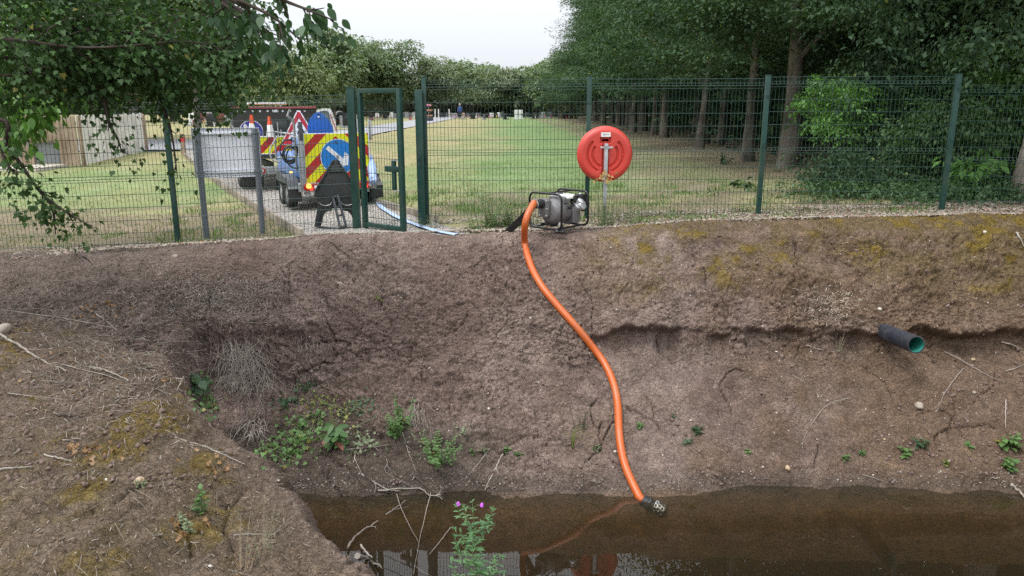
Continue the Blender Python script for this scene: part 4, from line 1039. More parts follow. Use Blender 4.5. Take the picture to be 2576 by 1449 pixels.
# lock keep on the right-hand post
gp(MB().box((FP['gr'][0] - .01, FP['gr'][1] - .053, .86), (.05, .008, .16)).lathe([(.014, 0), (.014, .02)], (FP['gr'][0] - .01, FP['gr'][1] - .057, .90), (0, -1, 0), 10), 'lock_keep')
GA = R(-36); ga = Vector((math.cos(GA), math.sin(GA), 0)); hinge = Vector((FP['gl'][0] + .105, FP['gl'][1] - .05, 0))
GW = .78; zb, ztp = g0 + .085, zt - .01
def gpt(t, z): q = hinge + ga * t; return Vector((q.x, q.y, z))
gf = MB(); gf.bar(gpt(.03, zb - .02), gpt(.03, ztp), .06, .06, up=ga); gf.bar(gpt(GW - .03, zb - .02), gpt(GW - .03, ztp), .06, .06, up=ga)
gf.bar(gpt(.061, ztp - .03), gpt(GW - .061, ztp - .03), .06, .06); gf.bar(gpt(.061, zb + .03), gpt(GW - .061, zb + .03), .06, .06)
gp(gf, 'gate_frame', bevel=.004)
a, b = hinge + ga * .075, hinge + ga * (GW - .075)
o = mesh_panel(a, b, zb + .06, zb + .06, None, height=1.62, hs=[.07 + .2 * k for k in range(8)], fold=False, name='wire_infill', rh=.0035); o.parent = gate; o.location = -gate.location
hg = MB()
for z in (.32, 1.45):
    hg.tube([gpt(-.06, z), gpt(.05, z)], .012, 8); hg.tube([gpt(-.035, z - .03), gpt(-.035, z + .03)], .016, 8)
gp(hg, 'hinge', M_STEEL)
lt = MB(); lt.bar(gpt(GW - .31, .79), gpt(GW - .062, .79), .05, .075); lt.bar(gpt(GW - .17, .52), gpt(GW - .17, .90), .035, .06, up=ga)
lk = gp(lt, 'latch', bevel=.003)
gp(MB().bar(gpt(GW - .19, .905), gpt(GW - .061, .905), .03, .012).bar(gpt(GW - .19, .515), gpt(GW - .061, .515), .03, .012), 'latch_plate', M_GALV)

# ------------------------------------------------------------------ sign board seen from the back
sb = empty('notice_board', (-3.75, 10.5, gz(-3.7, 10.5)), 0, 'white sign board on two grey posts behind the mesh fence, seen from its back', 'sign')
M_BOARD = paint('board_back', (.78, .80, .85), .45, var=.05, scale=3, dirt=(.38, .38, .38), dirt_amt=.35)
M_GPOST = paint('grey_post', (.115, .13, .15), .45, var=.12)
sA, sB = at_y(480, 322, 10.42), at_y(652, 318, 10.62)
bz0, bz1 = at_y(485, 447, 10.42).z, sA.z
su = Vector((sB.x - sA.x, sB.y - sA.y, 0)).normalized(); sw = (Vector((sB.x, sB.y, 0)) - Vector((sA.x, sA.y, 0))).length
sn = Vector((su.y, -su.x, 0))
def sbp(mb, name, mat, parent=sb, **kw):
    o = mb.build(name, mat, None, **kw); o.parent = parent
    if parent is sb: o.location = -sb.location
    return o
cen = Vector((sA.x, sA.y, 0)) + su * sw / 2; cz = (bz0 + bz1) / 2; hh = bz1 - bz0
bd = sbp(MB().prism(round_rect(sw, hh, .02), .004, (cen.x, cen.y, cz), su, (0, 0, 1)), 'board', M_BOARD, smooth=None)
lip = MB()
e = .022
lip.bar((cen - su * (sw / 2 - .002)) + sn * .012 + Vector((0, 0, bz0)), (cen - su * (sw / 2 - .002)) + sn * .012 + Vector((0, 0, bz1)), .004, e, up=sn)
lip.bar((cen + su * (sw / 2 - .002)) + sn * .012 + Vector((0, 0, bz0)), (cen + su * (sw / 2 - .002)) + sn * .012 + Vector((0, 0, bz1)), .004, e, up=sn)
lip.bar((cen - su * sw / 2) + sn * .012 + Vector((0, 0, bz1 - .002)), (cen + su * sw / 2) + sn * .012 + Vector((0, 0, bz1 - .002)), e, .004)
lip.bar((cen - su * sw / 2) + sn * .012 + Vector((0, 0, bz0 + .002)), (cen + su * sw / 2) + sn * .012 + Vector((0, 0, bz0 + .002)), e, .004)
sbp(lip, 'board_edge', M_BOARD, parent=bd)
for z in (bz1 - .075, bz0 + .075):
    sbp(MB().bar(cen - su * (sw / 2 - .03) + sn * .014 + Vector((0, 0, z)), cen + su * (sw / 2 - .03) + sn * .014 + Vector((0, 0, z)), .022, .036), 'rail', M_BOARD, bevel=.002)
for px in (503, 648):
    q = at_y(px, 400, 10.42 + (px - 480) / 172 * .20); t_ = (Vector((q.x, q.y, 0)) - Vector((sA.x, sA.y, 0))).dot(su)
    c = Vector((sA.x, sA.y, 0)) + su * t_ + sn * .066
    p_ = sbp(MB().lathe([(.038, gz(c.x, c.y) - .4), (.038, bz1 - .02), (.036, bz1 - .012), (0, bz1 - .010)], (c.x, c.y, 0), (0, 0, 1), 20), 'post', M_GPOST)
    for z in (bz1 - .075, bz0 + .075):
        sbp(MB().lathe([(.0395, z - .014), (.0405, z - .012), (.0405, z + .012), (.0395, z + .014)], (c.x, c.y, 0), (0, 0, 1), 20).bar(Vector((c.x, c.y, z)) - su * .05 - sn * .03, Vector((c.x, c.y, z)) + su * .05 - sn * .03, .01, .024), 'clamp', M_GPOST, parent=p_)

# ------------------------------------------------------------------ life ring housing
lb = empty('life_ring_housing', (1.26, 10.12, gz(1.26, 10.1)), 0, 'round red plastic life ring housing on a galvanised post, seen from behind', 'life ring')
M_RED = paint('housing_red', (.58, .055, .040), .42, var=.10, scale=3.5, dirt=(.50, .14, .10), dirt_amt=.45)
M_WHITE = paint('sticker_white', (.78, .78, .76), .5, var=.03)
hc = at_y(1521, 388, 10.22); hr = .366
def hb_(mb, name, mat, parent=lb, **kw):
    o = mb.build(name, mat, None, **kw); o.parent = parent
    if parent is lb: o.location = -lb.location
    return o
# back shell: a shallow dish with two pairs of pressed grooves, as a polar grid facing the camera (-Y)
def housing_depth(x, z):
    r = math.hypot(x, z); a = math.degrees(math.atan2(abs(x), z))           # 0 at the top
    d = .075
    if r > hr - .075: d -= .075 * (1 - math.sqrt(max(0, 1 - ((r - (hr - .075)) / .075) ** 2)))
    def groove(rc, w, a0, a1, dep):
        k = max(0, 1 - abs(r - rc) / w); k = min(1, k * 1.8)
        e0 = min(max((a - a0) / 3, 0), 1); e1 = min(max((a1 - a) / 3, 0), 1)
        return dep * (k * k * (3 - 2 * k)) * e0 * e1
    d -= groove(.232, .020, 44, 158, .024) + groove(.165, .020, 52, 163, .024)
    # hand hole
    q = max(abs(x) / .072, abs(z - .187) / .042); k = min(max((1.05 - q) / .25, 0), 1); d -= .045 * k * k * (3 - 2 * k)
    q = max(abs(x) / .045, abs(z - .183) / .014); 
    if q < 1: d -= .03
    # post channel
    if z < .15 and abs(x) < .045: d -= .022 * min(1, (.045 - abs(x)) / .012)
    return d
nr, na = 64, 220; vs, fs = [(hc.x, hc.y - housing_depth(0, 0), hc.z)], []
for i in range(1, nr + 1):
    r = hr * (i / nr) ** .9
    for k in range(na):
        a = 2 * math.pi * k / na; x, z = r * math.sin(a), r * math.cos(a); vs.append((hc.x + x, hc.y - housing_depth(x, z), hc.z + z))
for k in range(na): fs.append((0, 1 + (k + 1) % na, 1 + k))
for i in range(nr - 1):
    for k in range(na):
        k2 = (k + 1) % na; fs.append((1 + i * na + k, 1 + i * na + k2, 1 + (i + 1) * na + k2, 1 + (i + 1) * na + k))
mb = MB(); mb.add(vs, fs); nb = 1 + (nr - 1) * na
mb.lathe([(hr, 0), (hr, .03), (hr - .03, .055), (.12, .06), (0, .06)], hc, (0, 1, 0), 96)
hs_ = hb_(mb, 'housing', M_RED, smooth=50)
hb_(MB().prism(round_rect(.125, .058, .004), .003, (hc.x, hc.y - .0765, hc.z + .258), (1, 0, 0), (0, 0, 1)), 'label_plate', M_WHITE)
tx = bpy.data.curves.new('label_print', 'FONT')
M_INK = paint('ink', (.03, .035, .06), .6)
lg = MB()
lg.tube([Vector((hc.x - .024 + .016 * math.cos(a_), hc.y - .0785, hc.z + .258 + .016 * math.sin(a_))) for a_ in [k * 2 * math.pi / 16 for k in range(16)]], .0012, 4, closed=True)
for k in range(9):
    w_ = .0045 + .002 * (k % 3); lg.box((hc.x - .030 + k * .0082, hc.y - .0785, hc.z + .259), (w_, .001, .0045 + .0015 * (k % 2)))
hb_(lg, 'label_print', M_INK, smooth=None)
bpy.data.curves.remove(tx)
px_ = hc.x + .008
hb_(MB().box((px_, hc.y - .088, (gz(px_, 10.1) - .3 + hc.z + .145) / 2), (.048, .048, hc.z + .145 - gz(px_, 10.1) + .3)), 'post', M_GALV, bevel=.004)
hb_(MB().box((px_ + .004, hc.y - .116, hc.z + .092), (.168, .006, .026)).box((px_, hc.y - .116, hc.z + .114), (.05, .010, .02)), 'bracket', M_GALV, bevel=.002)
for s_ in (-.062, .070):
    hb_(MB().lathe([(.011, 0), (.011, .005), (.007, .009), (0, .009)], (px_ + s_, hc.y - .119, hc.z + .092), (0, -1, 0), 10), 'bolt', M_STEEL)

rgi = np.random.default_rng(8); P_i, D_i = [], []
for k in range(22): P_i.append((rgi.normal(-.02, .07), -.13 - .01 * rgi.random(), rgi.normal(-.29, .035))); D_i.append((rgi.normal(0, .6), -.3, rgi.normal(-.2, .6)))
o = np_mesh('dead_ivy', *leaf_shapes(LOBE, np.array(P_i), unit(np.array(D_i)), unit(np.tile([0, -1.0, .2], (22, 1)) + rgi.normal(0, .4, (22, 3))), np.full(22, .042)), leaf_mat('dead_ivy', (.30, .17, .05), (.52, .36, .13), transl=.1, big=6), lb)
o.location = hc - lb.location
# ------------------------------------------------------------------ water pump
TH = R(42); PA = Vector((-math.cos(TH), math.sin(TH), 0)); PB = Vector((math.sin(TH), math.cos(TH), 0)); PZ = Vector((0, 0, 1))
PW, PL, PH = .50, .53, .425
pc, _ = hit(1410, 590)
pz = at_y(1412, 583, 9.02).z
PC = Vector((at_y(1412, 583, 9.02).x, 9.02, pz))
pump = empty('water_pump', PC, 0, 'grey petrol water pump in a black tube frame on top of the bank', 'pump')
def L_(u, v, h): return PA * u + PB * v + PZ * h
M_BLK = paint('black_paint', (.012, .012, .013), .3, var=.2)
M_BLKP = paint('black_plastic', (.020, .020, .021), .5, var=.2, dirt=(.10, .09, .08), dirt_amt=.35)
M_ALU = paint('cast_alloy', (.19, .187, .19), .42, metal=.35, var=.10, scale=10, bump=.15, bscale=120, dirt=(.22, .20, .18), dirt_amt=.4)
M_ALUL = paint('bright_alloy', (.60, .60, .60), .32, metal=.5, var=.08)
M_CREAM = paint('tank_white', (.78, .77, .75), .4, var=.03)
M_ENGRED = paint('engine_red', (.45, .03, .02), .45)
def hoop(v):
    pts = []
    for (a, b) in round_rect(PW, PH, .075, 7): pts.append(L_(PW / 2 + a, v, PH / 2 + b + .015))
    return pts
def pp(mb, name, mat, parent=pump, **kw): return mb.build(name, mat, parent, **kw)
f = MB(); f.tube(hoop(0), .0135, 10, closed=True); pp(f, 'frame_hoop', M_BLK, smooth=60)
f = MB(); f.tube(hoop(PL), .0135, 10, closed=True); pp(f, 'frame_hoop', M_BLK, smooth=60)
f = MB()
for u in (.07, PW - .07):
    pp(MB().bar(L_(u, 0, .02), L_(u, PL, .02), .03, .02), 'base_rail', M_BLK, bevel=.003)
f.tube([L_(PW / 2, 0, PH + .012), L_(PW / 2, PL, PH + .012)], .011, 8)
for u in (.10, PW - .10):
    for v in (.13, PL - .12): pp(MB().lathe([(.022, .0), (.026, .012), (.022, .028)], L_(u, v, .028), (0, 0, 1), 10), 'rubber_mount', M_BLKP)
pp(f, 'top_bar', M_BLK, smooth=50)
f = MB(); f.lathe([(.03, -.02), (.05, .0), (.02, .02)], L_(.02, .03, .0), (0, 0, 1), 10).lathe([(.03, -.02), (.04, 0), (.02, .02)], L_(.06, .0, .0), (0, 0, 1), 10); pp(f, 'rubber_foot', M_BLKP)
AX = PB
uc, hc_ = .235, .205
# volute
v_ = pp(MB().lathe([(0, .04), (.09, .04), (.130, .055), (.152, .085), (.159, .12), (.159, .15), (.150, .20), (.140, .205), (.140, .30), (.132, .325), (.10, .335), (0, .335)], L_(uc, 0, hc_), AX, 40), 'pump_casing', M_ALU, smooth=40)
# suction head plate in front of the volute, with bolts
hp = MB(); hp.prism([(-.075, -.06), (.055, -.06), (.075, -.04), (.075, .145), (.055, .165), (-.06, .165), (-.085, .145), (-.085, -.045)], .055, L_(uc + .045, .025, hc_), -PA * 1, PZ)
hpo = pp(hp, 'suction_head', M_ALU, bevel=.008)
bo = MB()
for (a, b) in ((.05, -.035), (-.055, -.035), (.05, .145), (-.06, .145), (.058, .05)):
    bo.lathe([(.011, 0), (.011, .010), (0, .012)], L_(uc + .045 - a, -.003, hc_ + b), -AX, 6)
pp(bo, 'bolt', M_ALUL, parent=hpo, smooth=None)
# raised port boss, black coupling, clamp
port = L_(uc + .075, -.005, hc_ + .105)
pp(MB().lathe([(.058, 0), (.058, .016), (.046, .018), (.044, .06), (.050, .062), (.050, .085), (.043, .087), (.043, .14)], port, -AX, 24), 'suction_port', M_BLKP)
cl = MB(); cl.lathe([(.050, .105), (.052, .107), (.052, .121), (.050, .123)], port, -AX, 24)
cl.box(port - AX * .114 + PZ * .06, (.04, .022, .016), None)
pp(cl, 'hose_clamp', M_GALV)
# drain plug and caps
pp(MB().lathe([(.030, 0), (.030, .014), (.022, .016), (.022, .034), (0, .036)], L_(uc + .02, .052, hc_ - .135), -AX, 14), 'drain_plug', M_BLKP)
pp(MB().lathe([(.030, 0), (.034, .004), (.034, .024), (.026, .03), (0, .03)], L_(uc - .155, .245, hc_ + .065), -PA, 12), 'filler_cap', M_BLKP)
# discharge neck and tank body behind
pp(MB().prism([(-.12, 0), (.12, 0), (.12, .07), (.095, .085), (-.095, .085), (-.12, .07)], .13, L_(uc - .0, .255, hc_ + .10), -PA, PZ), 'discharge_neck', M_ALU, bevel=.01)
ft = MB(); ft.prism([(-.15, 0), (.13, 0), (.13, .03), (.10, .05), (-.10, .056), (-.15, .03)], .17, L_(uc + .0, .33, hc_ + .150), -PA, PZ)
fto = pp(ft, 'fuel_tank', M_CREAM, bevel=.014)
pp(MB().lathe([(.03, 0), (.034, .004), (.034, .022), (0, .026)], L_(uc + .05, .33, hc_ + .195), PZ, 14), 'tank_cap', M_BLKP, parent=fto)
# engine: crankcase, cylinder with fins, air box, exhaust box, red recoil side
pp(MB().box(L_(uc - .05, .415, hc_ - .05), (.20, .15, .20), Matrix((PA, PB, PZ)).transposed()), 'crankcase', M_ALU, bevel=.012)
fins = MB()
cyA = (PZ * .75 - PA * .66).normalized()
for k in range(7):
    c = L_(uc - .10, .44, hc_ + .02) + cyA * (.012 * k)
    fins.prism(round_rect(.125, .125, .02, 3), .005, c, PB, cyA.cross(PB), 0)
fins.lathe([(.045, 0), (.045, .14), (.03, .15), (0, .15)], L_(uc - .10, .44, hc_ + .02), cyA, 12)
pp(fins, 'cylinder', M_ALUL, smooth=40)
pp(MB().lathe([(.062, 0), (.062, .06), (.05, .075), (0, .08)], L_(uc - .145, .455, hc_ + .055), (PZ * .25 - PA * .95).normalized(), 16), 'muffler', M_ALUL)
pp(MB().box(L_(uc - .085, .41, hc_ + .15), (.12, .10, .075), Matrix((PA, PB, PZ)).transposed()), 'air_box', M_BLKP, bevel=.01)
ab = MB(); ab.box(L_(uc - .13, .505, hc_ + .115), (.11, .13, .16), Matrix((PA, PB, PZ)).transposed()); ab.box(L_(uc - .16, .525, hc_ + .03), (.05, .05, .10), Matrix((PA, PB, PZ)).transposed())
pp(ab, 'air_filter', M_BLKP, bevel=.012)
pp(MB().lathe([(.02, 0), (.024, .008), (.012, .016), (0, .016)], L_(uc - .13, .5, hc_ + .195), PZ, 10), 'filter_nut', M_ALUL)
pp(MB().bar(L_(uc - .13, .47, hc_ - .03), L_(uc - .03, .50, hc_ - .15), .05, .03), 'recoil_cover', M_ENGRED, bevel=.004)
pp(MB().tube(smooth_path([L_(uc - .02, .40, hc_ + .16), L_(uc - .10, .37, hc_ + .10), L_(uc - .13, .40, hc_ + .02), L_(uc - .06, .44, hc_ - .02)], 5), .007, 6).tube(smooth_path([L_(uc - .05, .39, hc_ + .12), L_(uc - .12, .36, hc_ + .05), L_(uc - .11, .39, hc_ - .03)], 5), .006, 6), 'fuel_line', M_BLKP)
pp(MB().bar(L_(uc - .06, .42, hc_ - .15), L_(uc - .06, .42, .03), .05, .08).bar(L_(uc - .02, .12, .1), L_(uc - .02, .12, .03), .1, .05), 'engine_mount', M_BLK)
pp(MB().lathe([(.018, 0), (.018, .03), (.010, .034), (.010, .05)], L_(.075, .06, .05), PZ, 10), 'drain_cock', M_ALUL)

# ------------------------------------------------------------------ orange suction hose with strainer
M_ORANGE = paint('hose_orange', (.53, .105, .016), .36, var=.05, scale=6, spec=.6, dirt=(.30, .15, .075), dirt_amt=.6)
HR = .0405
pw = PC + port
path = [pw - AX * .10, pw - AX * .17, at_y(1344, 512, pw.y - .30), at_y(1327, 538, pw.y - .42), at_y(1319, 575, pw.y - .46)]
for (px, py) in ((1319, 612), (1326, 648), (1343, 690), (1370, 733), (1403, 775), (1434, 810), (1465, 846), (1494, 880), (1519, 914), (1538, 952), (1549, 992), (1554, 1035), (1556, 1085), (1561, 1135), (1573, 1182), (1590, 1220)):
    p, n_ = hit(px, py)
    up_ = (n_ * .35 + Vector((0, -.5, .75)).normalized() * .65).normalized()
    path.append(p + up_ * (HR * .8))
e1 = at_z(1608, 1250, ZW + .005); e2 = at_z(1620, 1262, ZW - .03)
path += [e1, e2]
sp = smooth_path(path, 8)
for _ in range(16):                                        # let the stiff hose find an even curve over the clods
    for i in range(14, len(sp) - 10): sp[i] = (sp[i - 1] + sp[i] * 2 + sp[i + 1]) / 4
hose = empty('suction_hose', path[4], 0, 'orange suction hose running down the bank into the pond', 'hose')
arc = np.concatenate([[0], np.cumsum([(sp[i] - sp[i - 1]).length for i in range(1, len(sp))])]); spa = np.array([tuple(p) for p in sp])
ts = np.arange(0, arc[-1], .0065); fine = [Vector((np.interp(t, arc, spa[:, 0]), np.interp(t, arc, spa[:, 1]), np.interp(t, arc, spa[:, 2]))) for t in ts]
ho = MB(); ho.tube(fine, HR, 18, rs=[HR * (1 + .016 * math.sin(2 * math.pi * t / .026)) for t in ts])
o = ho.build('hose', M_ORANGE, None, smooth=60); o.parent = hose; o.location = -hose.location
ridge = MB(); acc = 0                                     # fine spiral reinforcement
Ls = [0]
for i in range(1, len(sp)): Ls.append(Ls[-1] + (sp[i] - sp[i - 1]).length)
ed = (sp[-1] - sp[-8]).normalized(); e0 = sp[-1]
def hp2(mb, name, mat, **kw):
    o = mb.build(name, mat, None, **kw); o.parent = hose; o.location = -hose.location; return o
ed2 = (ed + Vector((.35, -.1, .14))).normalized()
hp2(MB().lathe([(.053, -.02), (.060, -.018), (.060, .03), (.072, .035), (.072, .06), (.058, .065), (.058, .10), (.07, .105)], e0, ed2, 20), 'coupling', M_BLKP)
# perforated steel basket: a grid of quads with the holes left out
st0 = e0 + ed2 * .10; sx = ed2.cross(PZ).normalized(); sy = ed2.cross(sx)
vs, fs = [], []; n_a, n_h = 60, 12; rr = .078
for i in range(n_h + 1):
    for k in range(n_a):
        a = 2 * math.pi * k / n_a; vs.append(st0 + ed2 * (i * .0085) + (sx * math.cos(a) + sy * math.sin(a)) * rr)
for i in range(n_h):
    for k in range(n_a):
        hole = (i % 4 in (1, 2)) and ((k + (2 if (i // 4) % 2 else 0)) % 5 in (1, 2))
        if not hole: fs.append((i * n_a + k, i * n_a + (k + 1) % n_a, (i + 1) * n_a + (k + 1) % n_a, (i + 1) * n_a + k))
mb = MB(); mb.add(vs, fs)
bs = hp2(mb, 'strainer', M_STEEL, smooth=60)
md = bs.modifiers.new('thick', 'SOLIDIFY'); md.thickness = .002
hp2(MB().lathe([(.078, .102), (.080, .104), (.06, .112), (0, .114)], st0, ed2, 24), 'strainer_cap', M_STEEL)

# dark flat delivery hose dropping behind the pump
dk = [pw + PA * .06 - AX * .02 + PZ * .02, at_y(1322, 540, 9.35), at_y(1300, 562, 9.45), at_y(1278, 582, 9.55)]
dkp = smooth_path(dk, 5); mb = MB()
for a, b in zip(dkp[:-1], dkp[1:]): mb.bar(a, b + (b - a) * .04, .022, .085, up=(-.45, -.2, .85))
tag(mb.build('delivery_hose', M_BLKP, None, smooth=40), 'flat black delivery hose slanting down on the left side of the pump', 'hose')

# blue lay-flat hose along the track
M_BLUE = paint('layflat_blue', (.36, .47, .70), .45, var=.10, scale=4, spec=.4)
bp = [at_y(926, 392, 13.2), at_y(934, 412, 13.1), at_y(937, 440, 12.9), at_y(938, 462, 12.8)]
for (px, py) in ((938, 478), (944, 500), (960, 520), (985, 537), (1012, 551), (1040, 562), (1070, 572), (1105, 582), (1150, 590)):
    d_ = ray(px, py); q = EYE.copy()
    t_ = (-.06 - EYE.z) / d_.z; q = EYE + d_ * t_; q = Vector((q.x, q.y, 0)); g_ = gz(q.x, q.y) + .075; q = EYE + d_ * ((g_ - EYE.z) / d_.z); bp.append(q)
bs_ = smooth_path(bp, 6); mb = MB()
b0 = len(mb.v)
for i, p in enumerate(bs_):
    tg = (bs_[min(i + 1, len(bs_) - 1)] - bs_[max(i - 1, 0)]).normalized(); sd = tg.cross(PZ)
    if sd.length < .35: sd = Vector((1, .3, 0))
    sd.normalize(); up_ = sd.cross(tg).normalized(); w = .042 + .004 * math.sin(i * .9)
    fl_ = min(1, max(0, (i - 12) / 12)); w += .028 * (1 - fl_); hh_ = .05 * (1 - fl_) + .010
    for (a, b) in ((-w, 0), (-w * .5, hh_), (w * .5, hh_), (w, 0), (0, -.004)): mb.v.append(tuple(p + sd * a + up_ * b))
for i in range(len(bs_) - 1):
    for k in range(5): k2 = (k + 1) % 5; mb.f.append([b0 + i * 5 + k, b0 + i * 5 + k2, b0 + (i + 1) * 5 + k2, b0 + (i + 1) * 5 + k])
tag(mb.build('layflat_hose', M_BLUE, None, smooth=60), 'flat blue hose winding from the trailer through the gate', 'hose')

# ------------------------------------------------------------------ drain pipe in the bank
dp0, _ = hit(2232, 838); d1 = at_y(2302, 866, dp0.y - .55)
dx_ = (d1 - dp0).normalized(); ln = (d1 - dp0).length
pipe = empty('drain_pipe', dp0, 0, 'black corrugated drain pipe with a green lining jutting from the bank', 'pipe')
M_PIPE = paint('pipe_black', (.030, .033, .045), .4, var=.2, dirt=(.16, .13, .10), dirt_amt=.5)
M_PIPEG = paint('pipe_green', (.035, .24, .19), .45, var=.12)
prof = []; pr = .092; k = 0; x = -.30
while x < ln - .002:
    prof += [(pr, x), (pr, x + .009), (pr - .006, x + .011), (pr - .006, x + .016)]; x += .018
prof += [(pr, x), (pr, x + .012), (pr - .005, x + .014), (pr - .012, x + .012)]
pipe_m = MB().lathe(prof, (0, 0, 0), dx_, 36)
pipe_m.f = [f for f in pipe_m.f if len(f) == 4]
pipe_m.build('pipe_wall', M_PIPE, pipe, smooth=50)
ln_m = MB().lathe([(pr - .012, -.28), (pr - .012, x + .0125)], (0, 0, 0), dx_, 36); ln_m.f = [f for f in ln_m.f if len(f) == 4]
ln_m.build('lining', M_PIPEG, pipe, smooth=60)
# ------------------------------------------------------------------ works vehicles on the track
def chevron_mat(name, period, centre, apex_up=True, flat=False):
    m, n, l, p, out = mat_base(name)
    tc = n.new('ShaderNodeTexCoord'); sx_ = n.new('ShaderNodeSeparateXYZ'); l.new(tc.outputs['Object'], sx_.inputs[0])
    a = n.new('ShaderNodeMath'); a.operation = 'SUBTRACT'; a.inputs[1].default_value = centre; l.new(sx_.outputs['X'], a.inputs[0])
    b = n.new('ShaderNodeMath'); b.operation = 'ABSOLUTE'; l.new(a.outputs[0], b.inputs[0])
    c = n.new('ShaderNodeMath'); c.operation = 'ADD'; l.new(b.outputs[0], c.inputs[0]); l.new(sx_.outputs['Z'], c.inputs[1])
    d = n.new('ShaderNodeMath'); d.operation = 'DIVIDE'; d.inputs[1].default_value = period; l.new(c.outputs[0], d.inputs[0])
    o_ = n.new('ShaderNodeMath'); o_.operation = 'ADD'; o_.inputs[1].default_value = 20.0; l.new(d.outputs[0], o_.inputs[0])
    e = n.new('ShaderNodeMath'); e.operation = 'FRACT'; l.new(o_.outputs[0], e.inputs[0])
    f = n.new('ShaderNodeMath'); f.operation = 'GREATER_THAN'; f.inputs[1].default_value = .5; l.new(e.outputs[0], f.inputs[0])
    nz = n.new('ShaderNodeTexNoise'); nz.inputs['Scale'].default_value = 9; nz.inputs['Detail'].default_value = 6; l.new(tc.outputs['Object'], nz.inputs['Vector'])
    mx = n.new('ShaderNodeMix'); mx.data_type = 'RGBA'; mx.inputs[6].default_value = (.78, .78, .015, 1); mx.inputs[7].default_value = (.47, .025, .022, 1); l.new(f.outputs[0], mx.inputs[0])
    r = ramp(n, [(.35, (.86, .86, .84)), (.65, (1, 1, 1))]); l.new(nz.outputs[0], r.inputs[0])
    m2 = n.new('ShaderNodeMix'); m2.data_type = 'RGBA'; m2.blend_type = 'MULTIPLY'; m2.inputs[0].default_value = 1; l.new(mx.outputs[2], m2.inputs[6]); l.new(r.outputs[0], m2.inputs[7])
    l.new(m2.outputs[2], p.inputs['Base Color']); p.inputs['Roughness'].default_value = .35
    return m
def lamp_mat(name, col, strength):
    m, n, l, p, out = mat_base(name)
    p.inputs['Base Color'].default_value = (*[c * .6 for c in col], 1); p.inputs['Emission Color'].default_value = (*col, 1); p.inputs['Emission Strength'].default_value = strength
    p.inputs['Roughness'].default_value = .2
    return m
M_ORL = lamp_mat('lamp_amber', (1.0, .42, .06), 3.2); M_RDL = lamp_mat('lamp_red', (1.0, .06, .03), 1.6)
M_REDLENS = paint('lens_red', (.45, .015, .012), .2, var=.1); M_AMBLENS = paint('lens_amber', (.75, .22, .02), .2, var=.1)
M_TYRE = paint('tyre', (.016, .016, .017), .8, var=.3, scale=20, bump=.3)
M_DGREY = paint('dark_grey_plastic', (.055, .06, .07), .5, var=.15, dirt=(.14, .13, .12), dirt_amt=.4)
M_BLUET = paint('blue_tank', (.10, .22, .52), .4, var=.1, dirt=(.30, .36, .46), dirt_amt=.4)
M_SBLUE = paint('sign_blue', (.012, .195, .60), .35, var=.05); M_SBLUED = paint('sign_navy', (.045, .062, .34), .4, var=.06); M_PBLUE = paint('panel_blue', (.008, .10, .42), .4, var=.1)
M_SWHITE = paint('sign_white', (.74, .76, .80), .4, var=.03, dirt=(.5, .5, .5), dirt_amt=.2); M_SRED = paint('sign_red', (.50, .03, .05), .4, var=.06)
M_CHARC = paint('headboard_brown', (.038, .032, .030), .6, var=.15); M_VANW = paint('van_white', (.74, .75, .76), .28, var=.02, dirt=(.4, .38, .34), dirt_amt=.3)
M_PINKR = paint('strip_red', (.42, .11, .12), .35, var=.1)
M_CONE = paint('cone_orange', (.70, .095, .03), .5, var=.08); M_SLEEVE = paint('cone_sleeve', (.60, .60, .60), .4, var=.06, dirt=(.35, .35, .35), dirt_amt=.3)
YAW = HDG
def wheel(parent, x, y, z, r, w, hub=-1):
    """tyre with rim and hub as parts, axle along x"""
    t = MB().lathe([(r * .62, -w / 2), (r * .9, -w / 2), (r, -w * .36), (r, w * .36), (r * .9, w / 2), (r * .62, w / 2), (r * .6, 0)], (x, y, z), (1, 0, 0), 28, closed=True)
    o = t.build('wheel', M_TYRE, parent, smooth=40)
    s = hub
    MB().lathe([(r * .62, w * .42), (r * .56, w * .30), (r * .28, w * .22), (r * .25, w * .46), (r * .12, w * .5), (0, w * .5)], (x, y, z), (s, 0, 0), 20).build('rim', M_GALV, o, smooth=40)
    return o
def round_sign(parent_or_none, name_parts, c, r, ex, ez, blue, arrow=True): pass

tr0 = at_y(851, 480, 12.82)
trailer = empty('works_trailer', (tr0.x, 12.82, gz(tr0.x, 12.82) + .045), YAW, 'small twin axle trailer with a red and yellow chevron board, reversed up to the gate', 'trailer')
def T(mb, name, mat, parent=trailer, **kw): return mb.build(name, mat, parent, **kw)
T(MB().box((0, 1.2, .42), (1.14, 2.4, .10)).bar((0, 2.4, .40), (0, 3.4, .38), .08), 'chassis', M_DGREY, bevel=.01)
T(MB().box((0, .02, .375), (1.30, .10, .145)), 'bumper', M_GALV, bevel=.006)
for s in (-1, 1):
    lo = T(MB().prism(round_rect(.235, .115, .045), .05, (s * .46, -.045, .375), (1, 0, 0), (0, 0, 1)), 'tail_light', M_REDLENS, bevel=.012)
    MB().lathe([(.042, 0), (.040, .012), (.02, .02), (0, .022)], (s * .46 - .04, -.072, .40), (0, -1, 0), 18).build('lamp', M_ORL, lo)
    MB().lathe([(.034, 0), (.030, .010), (0, .016)], (s * .46 + .0, -.072, .355), (0, -1, 0), 16).build('lamp', M_RDL, lo)
    MB().lathe([(.030, 0), (.027, .008), (0, .012)], (s * .46 + .075, -.072, .375), (0, -1, 0), 14).build('lens', M_SWHITE, lo)
    T(MB().box((s * .50, .06, .27), (.10, .06, .05)), 'jacking_foot', M_GALV, bevel=.004)
cb_m = chevron_mat('chevron_rear', .365, 0.0)
